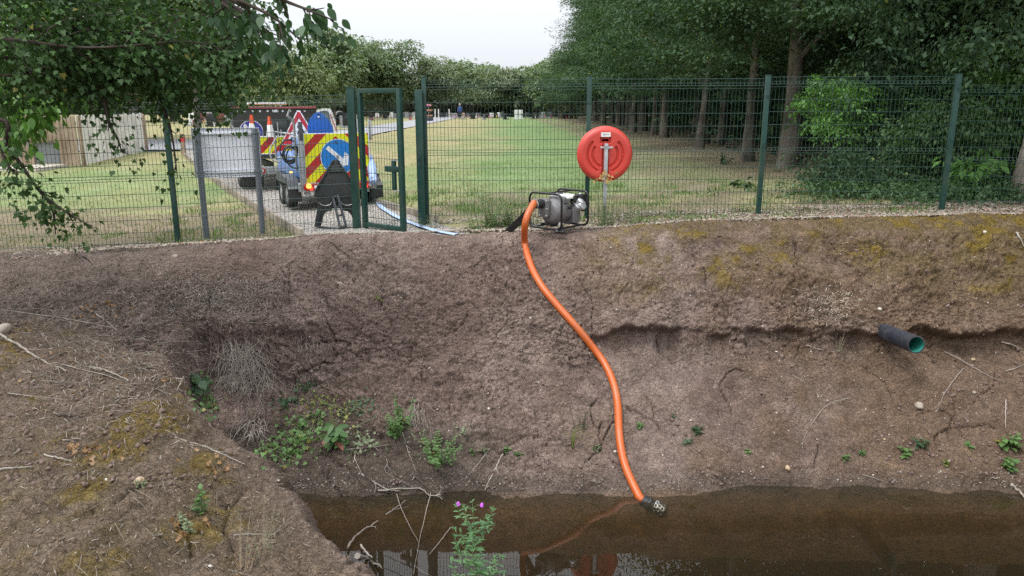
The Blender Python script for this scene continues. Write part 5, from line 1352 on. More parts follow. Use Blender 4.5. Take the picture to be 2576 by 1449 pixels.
cb = T(MB().prism(round_rect(1.10, .80, .012), .02, (0, 0, 0), (1, 0, 0), (0, 0, 1)), 'chevron_board', cb_m, smooth=None); cb.location = (-.005, -.012, .832)
T(MB().box((0, .0, 1.238), (1.10, .034, .014)).box((-.556, .0, .832), (.014, .034, .82)).box((.556, .0, .832), (.014, .034, .82)), 'board_trim', M_SWHITE, bevel=.002)
# arrow sign on the board
ac = (.02, -.030, .855); ar = .295
T(MB().lathe([(ar, 0), (ar, .006), (0, .006)], ac, (0, -1, 0), 48), 'arrow_sign', M_SBLUE, smooth=None)
rim = MB(); n_ = 48
for k in range(n_):
    a0, a1 = 2 * math.pi * k / n_, 2 * math.pi * (k + 1) / n_
    rim.add([(ac[0] + q * math.cos(a), ac[1] - .0085, ac[2] + q * math.sin(a)) for a in (a0, a1) for q in (ar - .010, ar)], [(0, 1, 3, 2)])
T(rim, 'sign_rim', M_SWHITE, smooth=None)
def rot2(pts, deg, cx=0, cy=0):
    c, s = math.cos(R(deg)), math.sin(R(deg)); return [(cx + x * c - y * s, cy + x * s + y * c) for x, y in pts]
AR = [(-.24, -.034), (.085, -.034), (.03, -.135), (.115, -.135), (.215, 0.0), (.115, .135), (.03, .135), (.085, .034), (-.24, .034)]
T(MB().prism(rot2(AR, -42), .003, (ac[0], ac[1] - .009, ac[2]), (1, 0, 0), (0, 0, 1)), 'arrow', M_SWHITE, smooth=None)
pr_ = MB()
for k, (x, z) in enumerate(((.0, .235), (.012, -.005))):
    pr_.prism([(-.022, -.02), (-.012, -.02), (-.012, .02), (-.022, .02)], .002, (x, ac[1] - .012, ac[2] + z), (1, 0, 0), (0, 0, 1))
    pr_.prism([(-.006, -.02), (.02, -.02), (.02, -.012), (.004, -.012), (.004, .0), (.018, .0), (.018, .008), (.004, .008), (.004, .02), (-.006, .02)], .002, (x, ac[1] - .012, ac[2] + z), (1, 0, 0), (0, 0, 1))
T(pr_, 'sign_print', M_INK, smooth=None)
# side panels, uprights
T(MB().box((.0, 1.25, .66), (1.08, 2.2, .36)), 'tank_body', M_BLUET, bevel=.03)
bt = T(MB().box((-.33, .62, .85), (.38, .75, .60)), 'water_tank', M_BLUET, bevel=.05)
lgp = MB(); lgp.prism(rot2([(-.14, -.02), (.14, -.02), (.14, .02), (-.14, .02)], 58), .003, (-.523, .55, .88), (0, 1, 0), (0, 0, 1)); lgp.prism(rot2([(-.10, -.015), (.10, -.015), (.10, .015), (-.10, .015)], -30), .003, (-.523, .50, .82), (0, 1, 0), (0, 0, 1))
lgp.build('tank_marking', M_SWHITE, bt, smooth=None)
for x in (-.60, -.545):
    T(MB().box((x, -.03, .80), (.04, .04, .86)), 'upright', M_GALV, bevel=.003)
T(MB().box((-.57, -.045, 1.28), (.06, .03, .30)), 'sign_socket', M_DGREY, bevel=.004)
for x in (.42, .62):
    T(MB().box((x, .10, 1.28), (.045, .03, .34)), 'upright', M_GALV, bevel=.003)
for s in (-1, 1):
    for y in (.42, .93): wheel(trailer, s * .70, y, .225, .225, .15, s)
    mg = MB(); pts = []
    for k in range(19):
        a = math.pi * k / 18; pts.append((s * .70, .675 + math.cos(a) * .56, .24 + math.sin(a) ** .6 * .30))
    for a, b in zip(pts[:-1], pts[1:]): mg.bar(a, b, .20, .022, up=(1, 0, 0)) if False else mg.add([(a[0] - .10, a[1], a[2]), (a[0] + .10, a[1], a[2]), (b[0] + .10, b[1], b[2]), (b[0] - .10, b[1], b[2]), (a[0] - .10, a[1], a[2] - .02), (a[0] + .10, a[1], a[2] - .02), (b[0] + .10, b[1], b[2] - .02), (b[0] - .10, b[1], b[2] - .02)], [(0, 1, 2, 3), (7, 6, 5, 4), (0, 3, 7, 4), (1, 5, 6, 2)])
    mg.box((s * .795, .675, .47), (.02, .80, .10))
    T(mg, 'mudguard', M_DGREY, smooth=50)
    T(MB().box((s * .70, .10, .24), (.22, .015, .22)), 'mudflap', M_BLKP, bevel=.004)
    T(MB().bar((s * .58, .09, .37), (s * .80, .09, .37), .03, .05), 'mudflap_bracket', M_GALV)
    T(MB().box((s * .70, .30, .60), (.05, .02, .03)), 'side_marker', M_ORL if s < 0 else M_AMBLENS, bevel=.005)
# hose reel with coils on the left front of the body
rl = T(MB().tube([(-.60, .30, .62), (-.60, .30, 1.42)], .02, 8).tube([(-.90, .42, .80), (-.90, .42, 1.28)], .018, 8).tube([(-.60, .30, 1.22), (-.90, .42, 1.26)], .016, 8).tube([(-.60, .30, .86), (-.90, .42, .84)], .016, 8).tube([(-.60, .30, 1.42), (-.70, .28, 1.52), (-.66, .26, 1.62)], .02, 8), 'hose_reel', M_GALV)
cm = MB(); rgc = np.random.default_rng(3)
for k in range(4):
    c = Vector((-.68 + rgc.normal(0, .03), .26 + .03 * k, .92 + rgc.normal(0, .02))); r_ = .145 + rgc.normal(0, .02); th = rgc.normal(.25, .25)
    pts = [c + Vector((math.cos(a) * r_ * math.cos(th), math.cos(a) * r_ * math.sin(th), math.sin(a) * r_ * 1.15 - .02)) for a in [2 * math.pi * i / 22 for i in range(22)]]
    cm.tube(pts, .013, 7, closed=True)
cm.build('hose_coil', M_BLKP, rl, smooth=60)
T(MB().tube(smooth_path([(-.86, .40, 1.20), (-1.0, .36, .98), (-.98, .34, .82), (-.86, .36, .78), (-.80, .42, .88)], 6), .012, 6).tube(smooth_path([(-.66, .28, 1.18), (-.52, .2, 1.16), (-.47, .15, 1.02)], 6), .009, 6), 'cable', paint('grey_cable', (.35, .36, .38), .5))

# ---- flatbed truck ahead of the trailer
tk = at_y(729, 470, 16.4)
truck = empty('works_truck', (tk.x, 16.4, gz(tk.x, 16.4) + .045), YAW, 'flatbed works truck with a dark headboard and a chevron tailboard, ahead of the trailer', 'truck')
def K(mb, name, mat, parent=truck, **kw): return mb.build(name, mat, parent, **kw)
K(MB().box((-.32, 2.6, .52), (.09, 5.0, .14)).box((.32, 2.6, .52), (.09, 5.0, .14)), 'chassis', M_BLKP, bevel=.01)
K(MB().box((0, 1.55, .735), (1.92, 3.1, .05)), 'bed_floor', M_DGREY, bevel=.004)
tb = K(MB().prism(round_rect(1.92, .335, .01), .03, (0, 0, 0), (1, 0, 0), (0, 0, 1)), 'tailboard', chevron_mat('chevron_truck', .36, .55), smooth=None); tb.location = (0, -.01, .945)
K(MB().box((0, -.012, 1.122), (1.93, .05, .018)).box((0, -.012, .768), (1.93, .05, .018)), 'board_trim', M_SWHITE, bevel=.003)
for s in (-1, 1): K(MB().box((s * .965, 1.55, .93), (.03, 3.08, .34)), 'side_board', M_DGREY, bevel=.004)
def text_mesh(txt, size, name, mat, parent, loc, rx=90):
    cu = bpy.data.curves.new('t', 'FONT'); cu.body = txt; cu.size = size; cu.extrude = .001; cu.resolution_u = 2; cu.align_x = 'LEFT'; cu.space_character = 1.05
    ob = bpy.data.objects.new('t', cu); me = bpy.data.meshes.new_from_object(ob); bpy.data.objects.remove(ob); bpy.data.curves.remove(cu); me.name = name
    o = finish(name, me, mat, parent); o.location = loc; o.rotation_euler = (R(rx), 0, 0); return o
t_ = text_mesh('HIGHWAY MAINTENANCE', .155, 'lettering', M_INK, truck, (-.42, -.028, .985)); t_.scale = (.82, 1, 1)
K(MB().box((0, .02, .42), (1.86, .08, .17)), 'rear_beam', M_GALV, bevel=.006)
for s in (-1, 1):
    lo = K(MB().prism(round_rect(.34, .115, .03), .05, (s * .66, -.045, .42), (1, 0, 0), (0, 0, 1)), 'tail_light', M_REDLENS, bevel=.01)
    MB().box((s * .66 - .12, -.072, .42), (.075, .012, .085)).build('lamp', M_ORL, lo, bevel=.005)
    MB().box((s * .66 + .01, -.072, .42), (.06, .012, .06)).build('lamp', M_RDL, lo, bevel=.005)
    MB().box((s * .66 + .10, -.072, .425), (.06, .012, .05)).build('lens', M_SWHITE, lo, bevel=.005)
    wheel(truck, s * .80, .95, .30, .30, .20, s); wheel(truck, s * .82, 4.3, .30, .30, .19, s)
    K(MB().box((s * .70, .34, .20), (.46, .02, .30)), 'mudflap', M_BLKP, bevel=.004)
HX = .36
hb = K(MB().box((HX, 3.12, 1.24), (2.02, .05, .98)), 'headboard', M_CHARC, bevel=.01)
K(MB().box((HX, 3.09, 1.705), (2.02, .05, .05)), 'headboard_strip', M_PINKR, bevel=.004)
for k in range(11):
    if k == 5: K(MB().box((HX, 3.085, 1.62), (.14, .02, .06)), 'plate_lamp', M_SWHITE, bevel=.003); continue
    K(MB().lathe([(.026, 0), (.022, .014), (0, .02)], (HX - .90 + k * .18, 3.09, 1.615), (0, -1, 0), 12), 'marker_lamp', M_SWHITE if k < 10 else M_DGREY)
# mesh windows in the headboard and things between
K(MB().box((.42, 3.088, 1.22), (.42, .012, .34)), 'rear_window', paint('window_dark', (.05, .06, .058), .12, var=.4, scale=6), bevel=.004)
K(MB().tube([(.38, 3.0, .78), (.38, 3.0, 1.35)], .022, 8).box((.44, 2.98, .95), (.035, .03, .45)), 'stake', M_GALV)
# cab
cabo = K(MB().prism([(3.25, .45), (5.0, .45), (5.05, .95), (4.75, 1.05), (4.35, 1.58), (3.35, 1.60), (3.25, 1.45)], 1.6, (0.42, 0, 0), (0, 1, 0), (0, 0, 1)), 'cab', M_VANW, bevel=.03)
lbm = K(MB().prism(round_rect(.95, .055, .025), .16, (.26, 3.6, 1.80), (1, 0, 0), (0, 0, 1)).bar((-.1, 3.6, 1.60), (-.1, 3.6, 1.78), .03).bar((.6, 3.6, 1.60), (.6, 3.6, 1.78), .03), 'light_bar', M_SWHITE, bevel=.008)
K(MB().box((.26, 3.515, 1.785), (.96, .012, .018)), 'light_bar_lens', M_AMBLENS)
# open right-hand door, seen from behind: frame with a window opening
do = []
W_, H0, H1 = .66, .45, 1.60
outer = [(0, .0), (W_ + .10, .0), (W_ + .06, .52), (W_ - .06, 1.05), (W_ - .12, 1.12), (W_ - .3, 1.12), (.14, 1.06), (.0, 1.0)]
inner = [(.06, .56), (W_ - .06, .56), (W_ - .14, 1.02), (W_ - .19, 1.06), (W_ - .3, 1.06), (.16, 1.0), (.06, .94)]
door_root = empty('door', (1.32, 3.75, .56), R(-14)); door_root.parent = truck
mb = MB()
def ring(mb, o_, i_, y0, y1):
    no, ni = len(o_), len(i_)
def poly_frame(o_, i_, t):
    """frame between two outlines by a bmesh bridge of many short quads"""
    def resamp(p, n):
        p = [Vector((a, 0, b)) for a, b in p]; ls = [0]
        for k in range(len(p)): ls.append(ls[-1] + (p[(k + 1) % len(p)] - p[k]).length)
        out = []
        for k in range(n):
            d = ls[-1] * k / n; j = max(i for i in range(len(p)) if ls[i] <= d); u = (d - ls[j]) / (ls[j + 1] - ls[j]); out.append(p[j].lerp(p[(j + 1) % len(p)], u))
        return out
    n = 60; A = resamp(o_, n); cx = sum((a for a in A), Vector()) / n; B = []
    Bp = resamp(i_, 240); cc = sum(Bp, Vector()) / 240
    for a in A:
        d = (a - cc).normalized(); B.append(max(Bp, key=lambda b: (b - cc).normalized().dot(d)))
    m_ = MB(); vs = []
    for y in (-t / 2, t / 2): vs += [(a.x, y, a.z) for a in A] + [(b.x, y, b.z) for b in B]
    fs = []
    for k in range(n):
        k2 = (k + 1) % n; fs += [(k, k2, n + k2, n + k), (2 * n + k, 3 * n + k, 3 * n + k2, 2 * n + k2), (k, 2 * n + k, 2 * n + k2, k2), (n + k, n + k2, 3 * n + k2, 3 * n + k)]
    m_.add(vs, fs); return m_
dm = poly_frame(outer, inner, .07).build('door_frame', M_VANW, door_root, smooth=40)
MB().prism([(a, b) for a, b in inner], .006, (0, 0, 0), (1, 0, 0), (0, 0, 1)).build('window_pane', paint('door_glass', (.18, .22, .21), .06, var=.1, spec=.6), door_root, smooth=None)
MB().bar((W_ - .115, -.042, .98), (W_ + .03, -.042, .54), .006, .022, up=(0, 0, 1)).build('red_strip', M_SRED, door_root, smooth=None)

# ---- things carried on the vehicles
def local_to_world(root, p):
    return Matrix.LocRotScale(root.location, root.rotation_euler.to_quaternion(), root.scale) @ Vector(p)
def on(root, p): q = local_to_world(root, p); return q
# navy roundel with white arrow
q = on(truck, (-.56, .95, 1.19))
rs_ = empty('arrow_roundel', q, YAW, 'navy blue round sign with a white arrow standing between two cones in the truck', 'road sign')
MB().lathe([(.255, 0), (.255, .008), (0, .008)], (0, 0, 0), (0, -1, 0), 44).build('sign_plate', M_SBLUED, rs_, smooth=None)
mb = MB()
for k in range(44):
    a0, a1 = 2 * math.pi * k / 44, 2 * math.pi * (k + 1) / 44
    mb.add([(q_ * math.cos(a), -.0105, q_ * math.sin(a)) for a in (a0, a1) for q_ in (.240, .254)], [(0, 1, 3, 2)])
mb.build('sign_rim', M_SWHITE, rs_, smooth=None)
MB().prism([(x * .92 + .02, y * 1.25 - .02) for x, y in rot2(AR, -40)], .003, (0, -.011, -.02), (1, 0, 0), (0, 0, 1)).build('arrow', M_SWHITE, rs_, smooth=None)
def cone(px, py, Y, lab):
    tip = at_y(px, py, Y); hgt = .70
    r = empty('traffic_cone', (tip.x, Y, tip.z - hgt), YAW, lab, 'traffic cone', 'traffic cones in the truck')
    MB().lathe([(.16, .025), (.150, .04), (.135, .05), (.095, .24)], (0, 0, 0), (0, 0, 1), 24).build('cone_foot', M_CONE, r, smooth=50)
    MB().box((0, 0, .012), (.36, .36, .025)).build('cone_base', M_BLKP, r, bevel=.008)
    MB().lathe([(.096, .24), (.098, .242), (.054, .52), (.052, .522)], (0, 0, 0), (0, 0, 1), 24).build('sleeve', M_SLEEVE, r, smooth=50)
    MB().lathe([(.052, .522), (.032, .685), (.030, .70), (.018, .70), (.018, .66)], (0, 0, 0), (0, 0, 1), 24).build('cone_tip', M_CONE, r, smooth=50)
cone(632, 289, 16.75, 'orange and white traffic cone left of the navy roundel'); cone(677, 293, 16.9, 'orange and white traffic cone right of the navy roundel')
# roadworks triangle
tri_c = at_y(751, 281, 15.2)
tri = empty('roadworks_sign', (tri_c.x, 15.2, tri_c.z - .62), R(8), 'red bordered triangular roadworks sign with a digging man', 'road sign')
th_, tw = .62, .36
def rtri(s_, dz): return [(-tw * s_, dz), (tw * s_, dz), (tw * s_ * .96 + 0, dz + .03 * s_), (.03 * s_, dz + th_ * s_), (-.03 * s_, dz + th_ * s_), (-tw * s_ * .96, dz + .03 * s_)]
MB().prism([(-tw - .025, -.02), (tw + .025, -.02), (.03, th_ + .02), (-.03, th_ + .02)], .012, (0, 0, 0), (1, 0, 0), (0, 0, 1)).build('sign_plate', M_SWHITE, tri, bevel=.003)
MB().prism([(-tw, .0), (tw, .0), (.018, th_), (-.018, th_)], .003, (0, -.008, 0), (1, 0, 0), (0, 0, 1)).build('red_border', M_SRED, tri, smooth=None)
MB().prism([(-tw * .68, .075), (tw * .68, .075), (0, th_ * .80)], .003, (0, -.0115, 0), (1, 0, 0), (0, 0, 1)).build('white_field', M_SWHITE, tri, smooth=None)
mb = MB(); mo = (0, -.0145, 0)
mb.prism(circle2(.032, 14, -.012, .335), .003, mo, (1, 0, 0), (0, 0, 1))
mb.prism([(.0, .30), (.06, .30), (.115, .19), (.14, .09), (.10, .09), (.075, .17), (.05, .09), (.015, .09), (.035, .19), (.0, .25), (-.04, .19), (-.055, .20), (-.02, .27)], .003, (0, -.0148, 0), (1, 0, 0), (0, 0, 1))
mb.prism(rot2([(-.008, -.12), (.008, -.12), (.008, .12), (-.008, .12)], -38, -.02, .185), .003, (0, -.0142, 0), (1, 0, 0), (0, 0, 1))
mb.prism([(-.20, .09), (-.04, .09), (-.075, .135), (-.12, .155), (-.165, .13)], .003, mo, (1, 0, 0), (0, 0, 1))
mb.build('digging_man', M_INK, tri, smooth=None)
MB().bar((-.2, .03, -.02), (-.1, .25, -.55), .03).bar((.2, .03, -.02), (.1, .25, -.55), .03).bar((-.22, .02, -.02), (.22, .02, -.02), .025).build('sign_leg', M_GALV, tri)
# blue sign back
bl_c = at_y(801, 282, 13.75)
bl = empty('blue_panel', (bl_c.x, 13.75, bl_c.z - .38), R(12), 'plain blue shield shaped sign panel standing behind the chevron board', 'sign panel')
BO = [(-.20, -.45), (.24, -.45), (.245, .0), (.225, .12), (.18, .24), (.09, .33), (.03, .375), (-.03, .375), (-.09, .34), (-.17, .25), (-.205, .12)]
MB().prism(BO, .02, (0, 0, 0), (1, 0, 0), (0, 0, 1)).build('panel', M_PBLUE, bl, bevel=.006)
mb = MB()
for a, b in zip(BO[2:-0], BO[3:]): mb.bar((a[0], -.006, a[1]), (b[0], -.006, b[1]), .026, .012, up=(0, 1, 0))
mb.build('panel_edge', M_SWHITE, bl)
MB().box((0, -.012, .30), (.035, .004, .022)).build('label', M_SWHITE, bl, smooth=None)
MB().lathe([(.018, 0), (.018, .01), (0, .012)], (0, -.01, .345), (0, -1, 0), 10).build('fixing', M_INK, bl)

# ---- black folding sign stand at the end of the track
qs = at_y(850, 572, 10.62)
stand = empty('sign_stand', (qs.x, 10.62, qs.z), R(6), 'black plastic triangular folding sign standing with its back to the pond', 'sign')
ST = [(-.037, .945), (.037, .945), (.30, .52), (.31, .44), (.262, .41), (.262, .33), (.325, .012), (.235, .012), (.19, .17), (.15, .222), (.075, .235), (.06, .272), (-.06, .272), (-.075, .235), (-.15, .222), (-.19, .17), (-.235, .012), (-.325, .012), (-.262, .33), (-.262, .41), (-.31, .44), (-.30, .52)]
ang = R(8)
ez = (0, math.sin(ang), math.cos(ang))
MB().prism(ST, .022, (0, 0, 0), (1, 0, 0), ez).build('panel', M_BLKP, stand, bevel=.005)
rb = MB()
for (a, b) in (((-.03, .93), (-.29, .50)), ((.03, .93), (.29, .50)), ((-.29, .45), (.29, .45)), ((-.20, .34), (-.27, .03)), ((.20, .34), (.27, .03)), ((-.09, .78), (.09, .78))):
    rb.bar((a[0], a[1] * ez[1] - .018, a[1] * ez[2]), (b[0], b[1] * ez[1] - .018, b[1] * ez[2]), .02, .018)
rb.build('rib', M_BLKP, stand, bevel=.003)
sb_ = MB()
p0, p1 = Vector((-.02, .03, .44)), Vector((.10, -.22, .03)); d = (p1 - p0)
sd = Vector((1, 0, 0)) - d.normalized() * d.normalized().x; sd.normalize()
for s in (-1, 1): sb_.bar(p0 + sd * (.034 * s), p1 + sd * (.042 * s), .026, .034)
for t in (.02, .35, .62, .97): sb_.bar(p0.lerp(p1, t) - sd * .03, p0.lerp(p1, t) + sd * .03, .05, .026)
sb_.build('strut', M_DGREY, stand, bevel=.003)
fo_ = MB(); fo_.tube(smooth_path([(-.30, .0, .02), (-.12, -.13, .015), (.10, -.20, .015), (.26, -.12, .015), (.31, .0, .02)], 6), .014, 6); fo_.build('foot_bar', M_BLKP, stand)
for s in (-1, 1):
    MB().tube([(s * (.15 + .085 * math.cos(a)), -.005, .36 + .05 * math.sin(a)) for a in [math.pi * k / 12 + math.pi for k in range(13)]], .005, 5).build('wire_loop', M_GALV, stand)
# ------------------------------------------------------------------ bin store on the left
M_PLANK = bark_mat('plank_weathered', (.56, .54, .51), (.84, .81, .77), 5)
M_PLANKB = bark_mat('plank_brown', (.20, .145, .10), (.40, .31, .23), 5)
cA = at_y(205, 412, 23.5); cB = at_y(366, 384, 29.6)
c0 = Vector((cA.x, 23.5, 0)); c1 = Vector((cB.x, 29.6, 0)); gA = gz(c0.x, c0.y); topz = at_y(205, 290, 23.5).z
store = empty('bin_store', (c0.x, c0.y, gA), 0, 'weathered close boarded timber bin store under the maple', 'bin store')
def st_(mb, name, mat, parent=store, **kw):
    o = mb.build(name, mat, None, **kw); o.parent = parent
    if parent is store: o.location = -store.location
    return o
def planked(a, b, mat, n, z0, z1, skip=()):
    d = (b - a) / n; u = d.normalized(); nn = Vector((u.y, -u.x, 0))
    for k in range(n):
        if k in skip: continue
        p = a + d * (k + .5); j = random.uniform(-.012, .012); jz = random.uniform(-.03, .02); w = d.length * random.uniform(.90, .97)
        M = Matrix((u, nn, Vector((0, 0, 1)))).transposed()
        st_(MB().box((p.x + nn.x * j, p.y + nn.y * j, (z0 + z1 + jz) / 2), (w, .022, z1 + jz - z0), M), 'plank', mat, smooth=None)
planked(c0, c1, M_PLANK, 40, gA + .03, topz)
cl_ = at_y(-60, 430, 22.6); c2 = Vector((cl_.x, 22.6, 0))
planked(c0 + Vector((-.02, -.03, 0)), c2, M_PLANKB, 27, gA + .03, topz - .03, skip=tuple(range(5, 13)))
d_ = (c2 - c0) / 27
a_, b_ = c0 + d_ * 5, c0 + d_ * 13
nn = Vector((d_.y, -d_.x, 0)).normalized()
planked(a_, b_, M_PLANKB, 8, gA + .72, topz - .03)
st_(MB().bar(Vector((a_.x, a_.y + .12, gA + .40)), Vector((b_.x, b_.y + .12, gA + .40)), .02, .64), 'grey_panel', paint('panel_grey', (.20, .215, .22), .6, var=.15, dirt=(.1, .1, .09), dirt_amt=.3), smooth=None)
for p in (c0, c1, c0 + d_ * 5, c0 + d_ * 13, c2):
    st_(MB().box((p.x + .04, p.y + .06, (gA + topz) / 2 - .05), (.10, .10, topz - gA + .06)), 'post', M_PLANKB, bevel=.006)
for z in (.3, 1.2):
    st_(MB().bar(Vector((c0.x - .03, c0.y + .1, gA + z)), Vector((c1.x - .03, c1.y, gA + z)), .04, .09), 'rail', M_PLANKB)
slab = MB().box((c0.x - 2.6, c0.y - 1.0, gA + .02), (4.6, 1.5, .10)); tag(slab.build('concrete_slab', paint('concrete', (.46, .41, .36), .85, var=.12, bump=.3, bscale=40), smooth=None), kind='structure')

# wooden bollard with a red band beside the far path
def gY(py, z=0.0):
    d = ray(1288, py); return (EYE.z - z) * d.y / -d.z
q = at_y(462, 380, 27.5)
bo_ = empty('bollard', (q.x, 27.5, gz(q.x, 27.5)), 0, 'square wooden bollard with a red band beside the far path', 'bollard')
hgt = at_y(462, 336, 27.5).z - gz(q.x, 27.5)
MB().box((0, 0, hgt / 2 - .1), (.13, .13, hgt + .2)).build('post', M_PLANKB, bo_, bevel=.015)
MB().box((0, 0, hgt - .20), (.136, .136, .17)).build('band', M_SRED, bo_)

# ------------------------------------------------------------------ headstones
M_HS = {'black': paint('granite_black', (.016, .017, .019), .22, var=.3, scale=20), 'grey': paint('granite_grey', (.26, .265, .27), .6, var=.2, scale=12, bump=.2),
        'white': paint('marble_white', (.68, .68, .68), .5, var=.08, dirt=(.4, .4, .38), dirt_amt=.4), 'dark': paint('slate_dark', (.075, .08, .085), .45, var=.25), 'pink': paint('granite_pink', (.40, .27, .24), .5, var=.2)}
M_FLOW = [paint('flower_' + n_, c, .7, var=.3, scale=30) for n_, c in (('white', (.75, .74, .70)), ('red', (.55, .05, .06)), ('yellow', (.70, .52, .08)), ('pink', (.65, .25, .36)))]
rgh = np.random.default_rng(77)
HG = 'headstones of the cemetery'
def headstone(px, Y, w, h, kind, label, shape=0):
    x = at_y(px, 264, Y).x
    r = empty('headstone', (x, Y, gz(x, Y)), rgh.normal(0, .12), label, 'headstone', HG)
    if shape == 0: P = [(-w / 2, 0), (w / 2, 0)] + [(w / 2 * math.cos(a), h * .72 + h * .28 * math.sin(a)) for a in [math.pi * k / 8 for k in range(9)]]
    elif shape == 1: P = [(-w / 2, 0), (w / 2, 0), (w / 2, h * .9), (w * .25, h * .93), (0, h), (-w * .25, h * .93), (-w / 2, h * .9)]
    else: P = [(-w / 2, 0), (w / 2, 0), (w / 2, h), (-w / 2, h)]
    MB().prism([(a, b + .12) for a, b in P], .10, (0, 0, 0), (1, 0, 0), (0, 0, 1)).build('tablet', M_HS[kind], r, bevel=.008)
    MB().box((0, -.06, .06), (w * 1.3, .36, .16)).build('plinth', M_HS['grey' if kind != 'black' or rgh.random() < .4 else 'black'], r, bevel=.008)
    if rgh.random() < .7:
        mb = MB(); mm = M_FLOW[int(rgh.integers(0, 4))]
        c = Vector((rgh.normal(0, w * .3), -.22, .22))
        for k in range(9): mb.lathe([(.0, -.03), (.035, 0), (.0, .03)], c + Vector((rgh.normal(0, .07), rgh.normal(0, .05), abs(rgh.normal(0, .07)))), (0, 0, 1), 6)
        mb.lathe([(.05, -.2), (.07, -.05), (.06, 0)], c, (0, 0, 1), 8).build('flowers', mm, r)
    return r
LABK = {'black': 'polished black headstone', 'grey': 'grey granite headstone', 'white': 'white marble headstone', 'dark': 'dark slate headstone', 'pink': 'pinkish granite headstone'}
cx4 = lambda x: 901.6 + .25 * x
row4 = [(125, 35, 60, 'black', 84, 1), (185, 40, 45, 'white', 97, 0), (232, 30, 34, 'dark', 100, 2), (265, 40, 38, 'black', 90, 0), (330, 35, 52, 'white', 98, 0), (362, 30, 40, 'grey', 100, 1), (450, 30, 44, 'dark', 98, 0), (475, 55, 52, 'grey', 100, 0),
        (515, 25, 66, 'dark', 86, 0), (555, 45, 55, 'grey', 96, 0), (845, 60, 45, 'black', 100, 2), (880, 36, 40, 'dark', 104, 0), (940, 34, 40, 'grey', 102, 1), (975, 40, 42, 'grey', 100, 0), (1055, 32, 55, 'pink', 92, 1), (1100, 40, 38, 'dark', 104, 0),
        (1155, 48, 52, 'black', 94, 0), (1185, 26, 44, 'grey', 98, 1), (1215, 36, 36, 'dark', 106, 2), (1265, 28, 50, 'dark', 88, 1), (1300, 32, 42, 'black', 100, 0), (1340, 38, 42, 'white', 100, 2), (1385, 34, 46, 'black', 98, 0), (1410, 36, 46, 'white', 102, 0),
        (1450, 30, 56, 'dark', 100, 1), (1485, 38, 50, 'black', 90, 0), (1640, 30, 56, 'grey', 100, 0), (1690, 30, 40, 'dark', 106, 0), (1715, 40, 46, 'black', 100, 2), (1780, 50, 52, 'black', 98, 0), (1830, 26, 48, 'dark', 104, 1), (1860, 42, 56, 'grey', 98, 1),
        (1930, 42, 52, 'dark', 100, 2), (1995, 40, 46, 'black', 100, 2), (2030, 28, 38, 'pink', 104, 0), (2085, 52, 56, 'black', 96, 0), (2165, 54, 46, 'black', 96, 0)]
for (x, w, h, kd, Y, sh) in row4:
    s = .25 * Y / 1915 * .98
    px = cx4(x)
    zone = 'seen through the gate' if px < 1005 else ('between the gate and the person' if px < 1155 else ('between the person and the white double stone' if px < 1300 else 'right of the white double stone'))
    headstone(px, Y, w * s * 1.02, h * s, kd, LABK[kd] + ' ' + zone, sh)
for k in range(30):
    px = 432 + 172 * rgh.random() if k < 22 else 845 + 45 * rgh.random(); Y = 56 + 34 * rgh.random(); kd = rgh.choice(['black', 'black', 'black', 'dark', 'grey', 'white'])
    headstone(px, Y, .6 + .2 * rgh.random(), .65 + .3 * rgh.random(), kd, LABK[kd] + (' in the plot left of the truck' if k < 22 else ' just left of the gate'), int(rgh.integers(0, 3)))
# white double stone
x = at_y(cx4(1610), 264, 92).x
ds = empty('double_headstone', (x, 92, 0), 0, 'bright white double stone standing alone at the lawn end', 'headstone', HG)
for s in (-1, 1): MB().box((s * .27, 0, .58), (.48, .10, 1.0)).build('tablet', M_HS['white'], ds, bevel=.01)
MB().box((0, -.02, .05), (1.2, .3, .14)).build('plinth', M_HS['white'], ds, bevel=.01)
# pale marker posts
for x_, lab in ((770, 'leftmost pale wooden marker post right of the flower tower'), (805, 'second pale wooden marker post right of the flower tower'), (912, 'pale wooden marker post left of the person')):
    Y = 86; x = at_y(cx4(x_), 264, Y).x
    tag(MB().box((0, 0, .55), (.11, .11, 1.3)).build('marker_post', M_PLANK, bevel=.01), lab, 'post', 'marker posts by the far path').location = (x, Y, 0)
# tiered flower tower
x = at_y(1078, 264, 80).x
ft_ = empty('flower_tower', (x, 80, 0), 0, 'three tiered planter of orange and pink flowers by the far path', 'planter')
MB().lathe([(.30, 0), (.42, .12), (.46, .42), (.44, .46)], (0, 0, 0), (0, 0, 1), 18).build('tub', M_HS['dark'], ft_)
MB().lathe([(.04, .3), (.04, 1.75)], (0, 0, 0), (0, 0, 1), 8).build('stem', M_GALV, ft_)
for z, r_ in ((.52, .46), (1.05, .36), (1.55, .28)):
    mb = MB(); m2 = MB(); m2.lathe([(.05, z - .16), (r_ * .8, z - .10), (r_ * .85, z - .02)], (0, 0, 0), (0, 0, 1), 14); m2.build('bowl', M_HS['dark'], ft_)
    for k in range(46):
        a = rgh.random() * 6.28; q = r_ * math.sqrt(rgh.random())
        mb.lathe([(0, -.05), (.06, 0), (0, .05)], (q * math.cos(a), q * math.sin(a), z + abs(rgh.normal(0, .07))), (0, 0, 1), 5)
    mb.build('flowers', M_FLOW[3] if z > 1.2 else paint('flower_orange', (.62, .28, .16), .7, var=.4, scale=30), ft_)
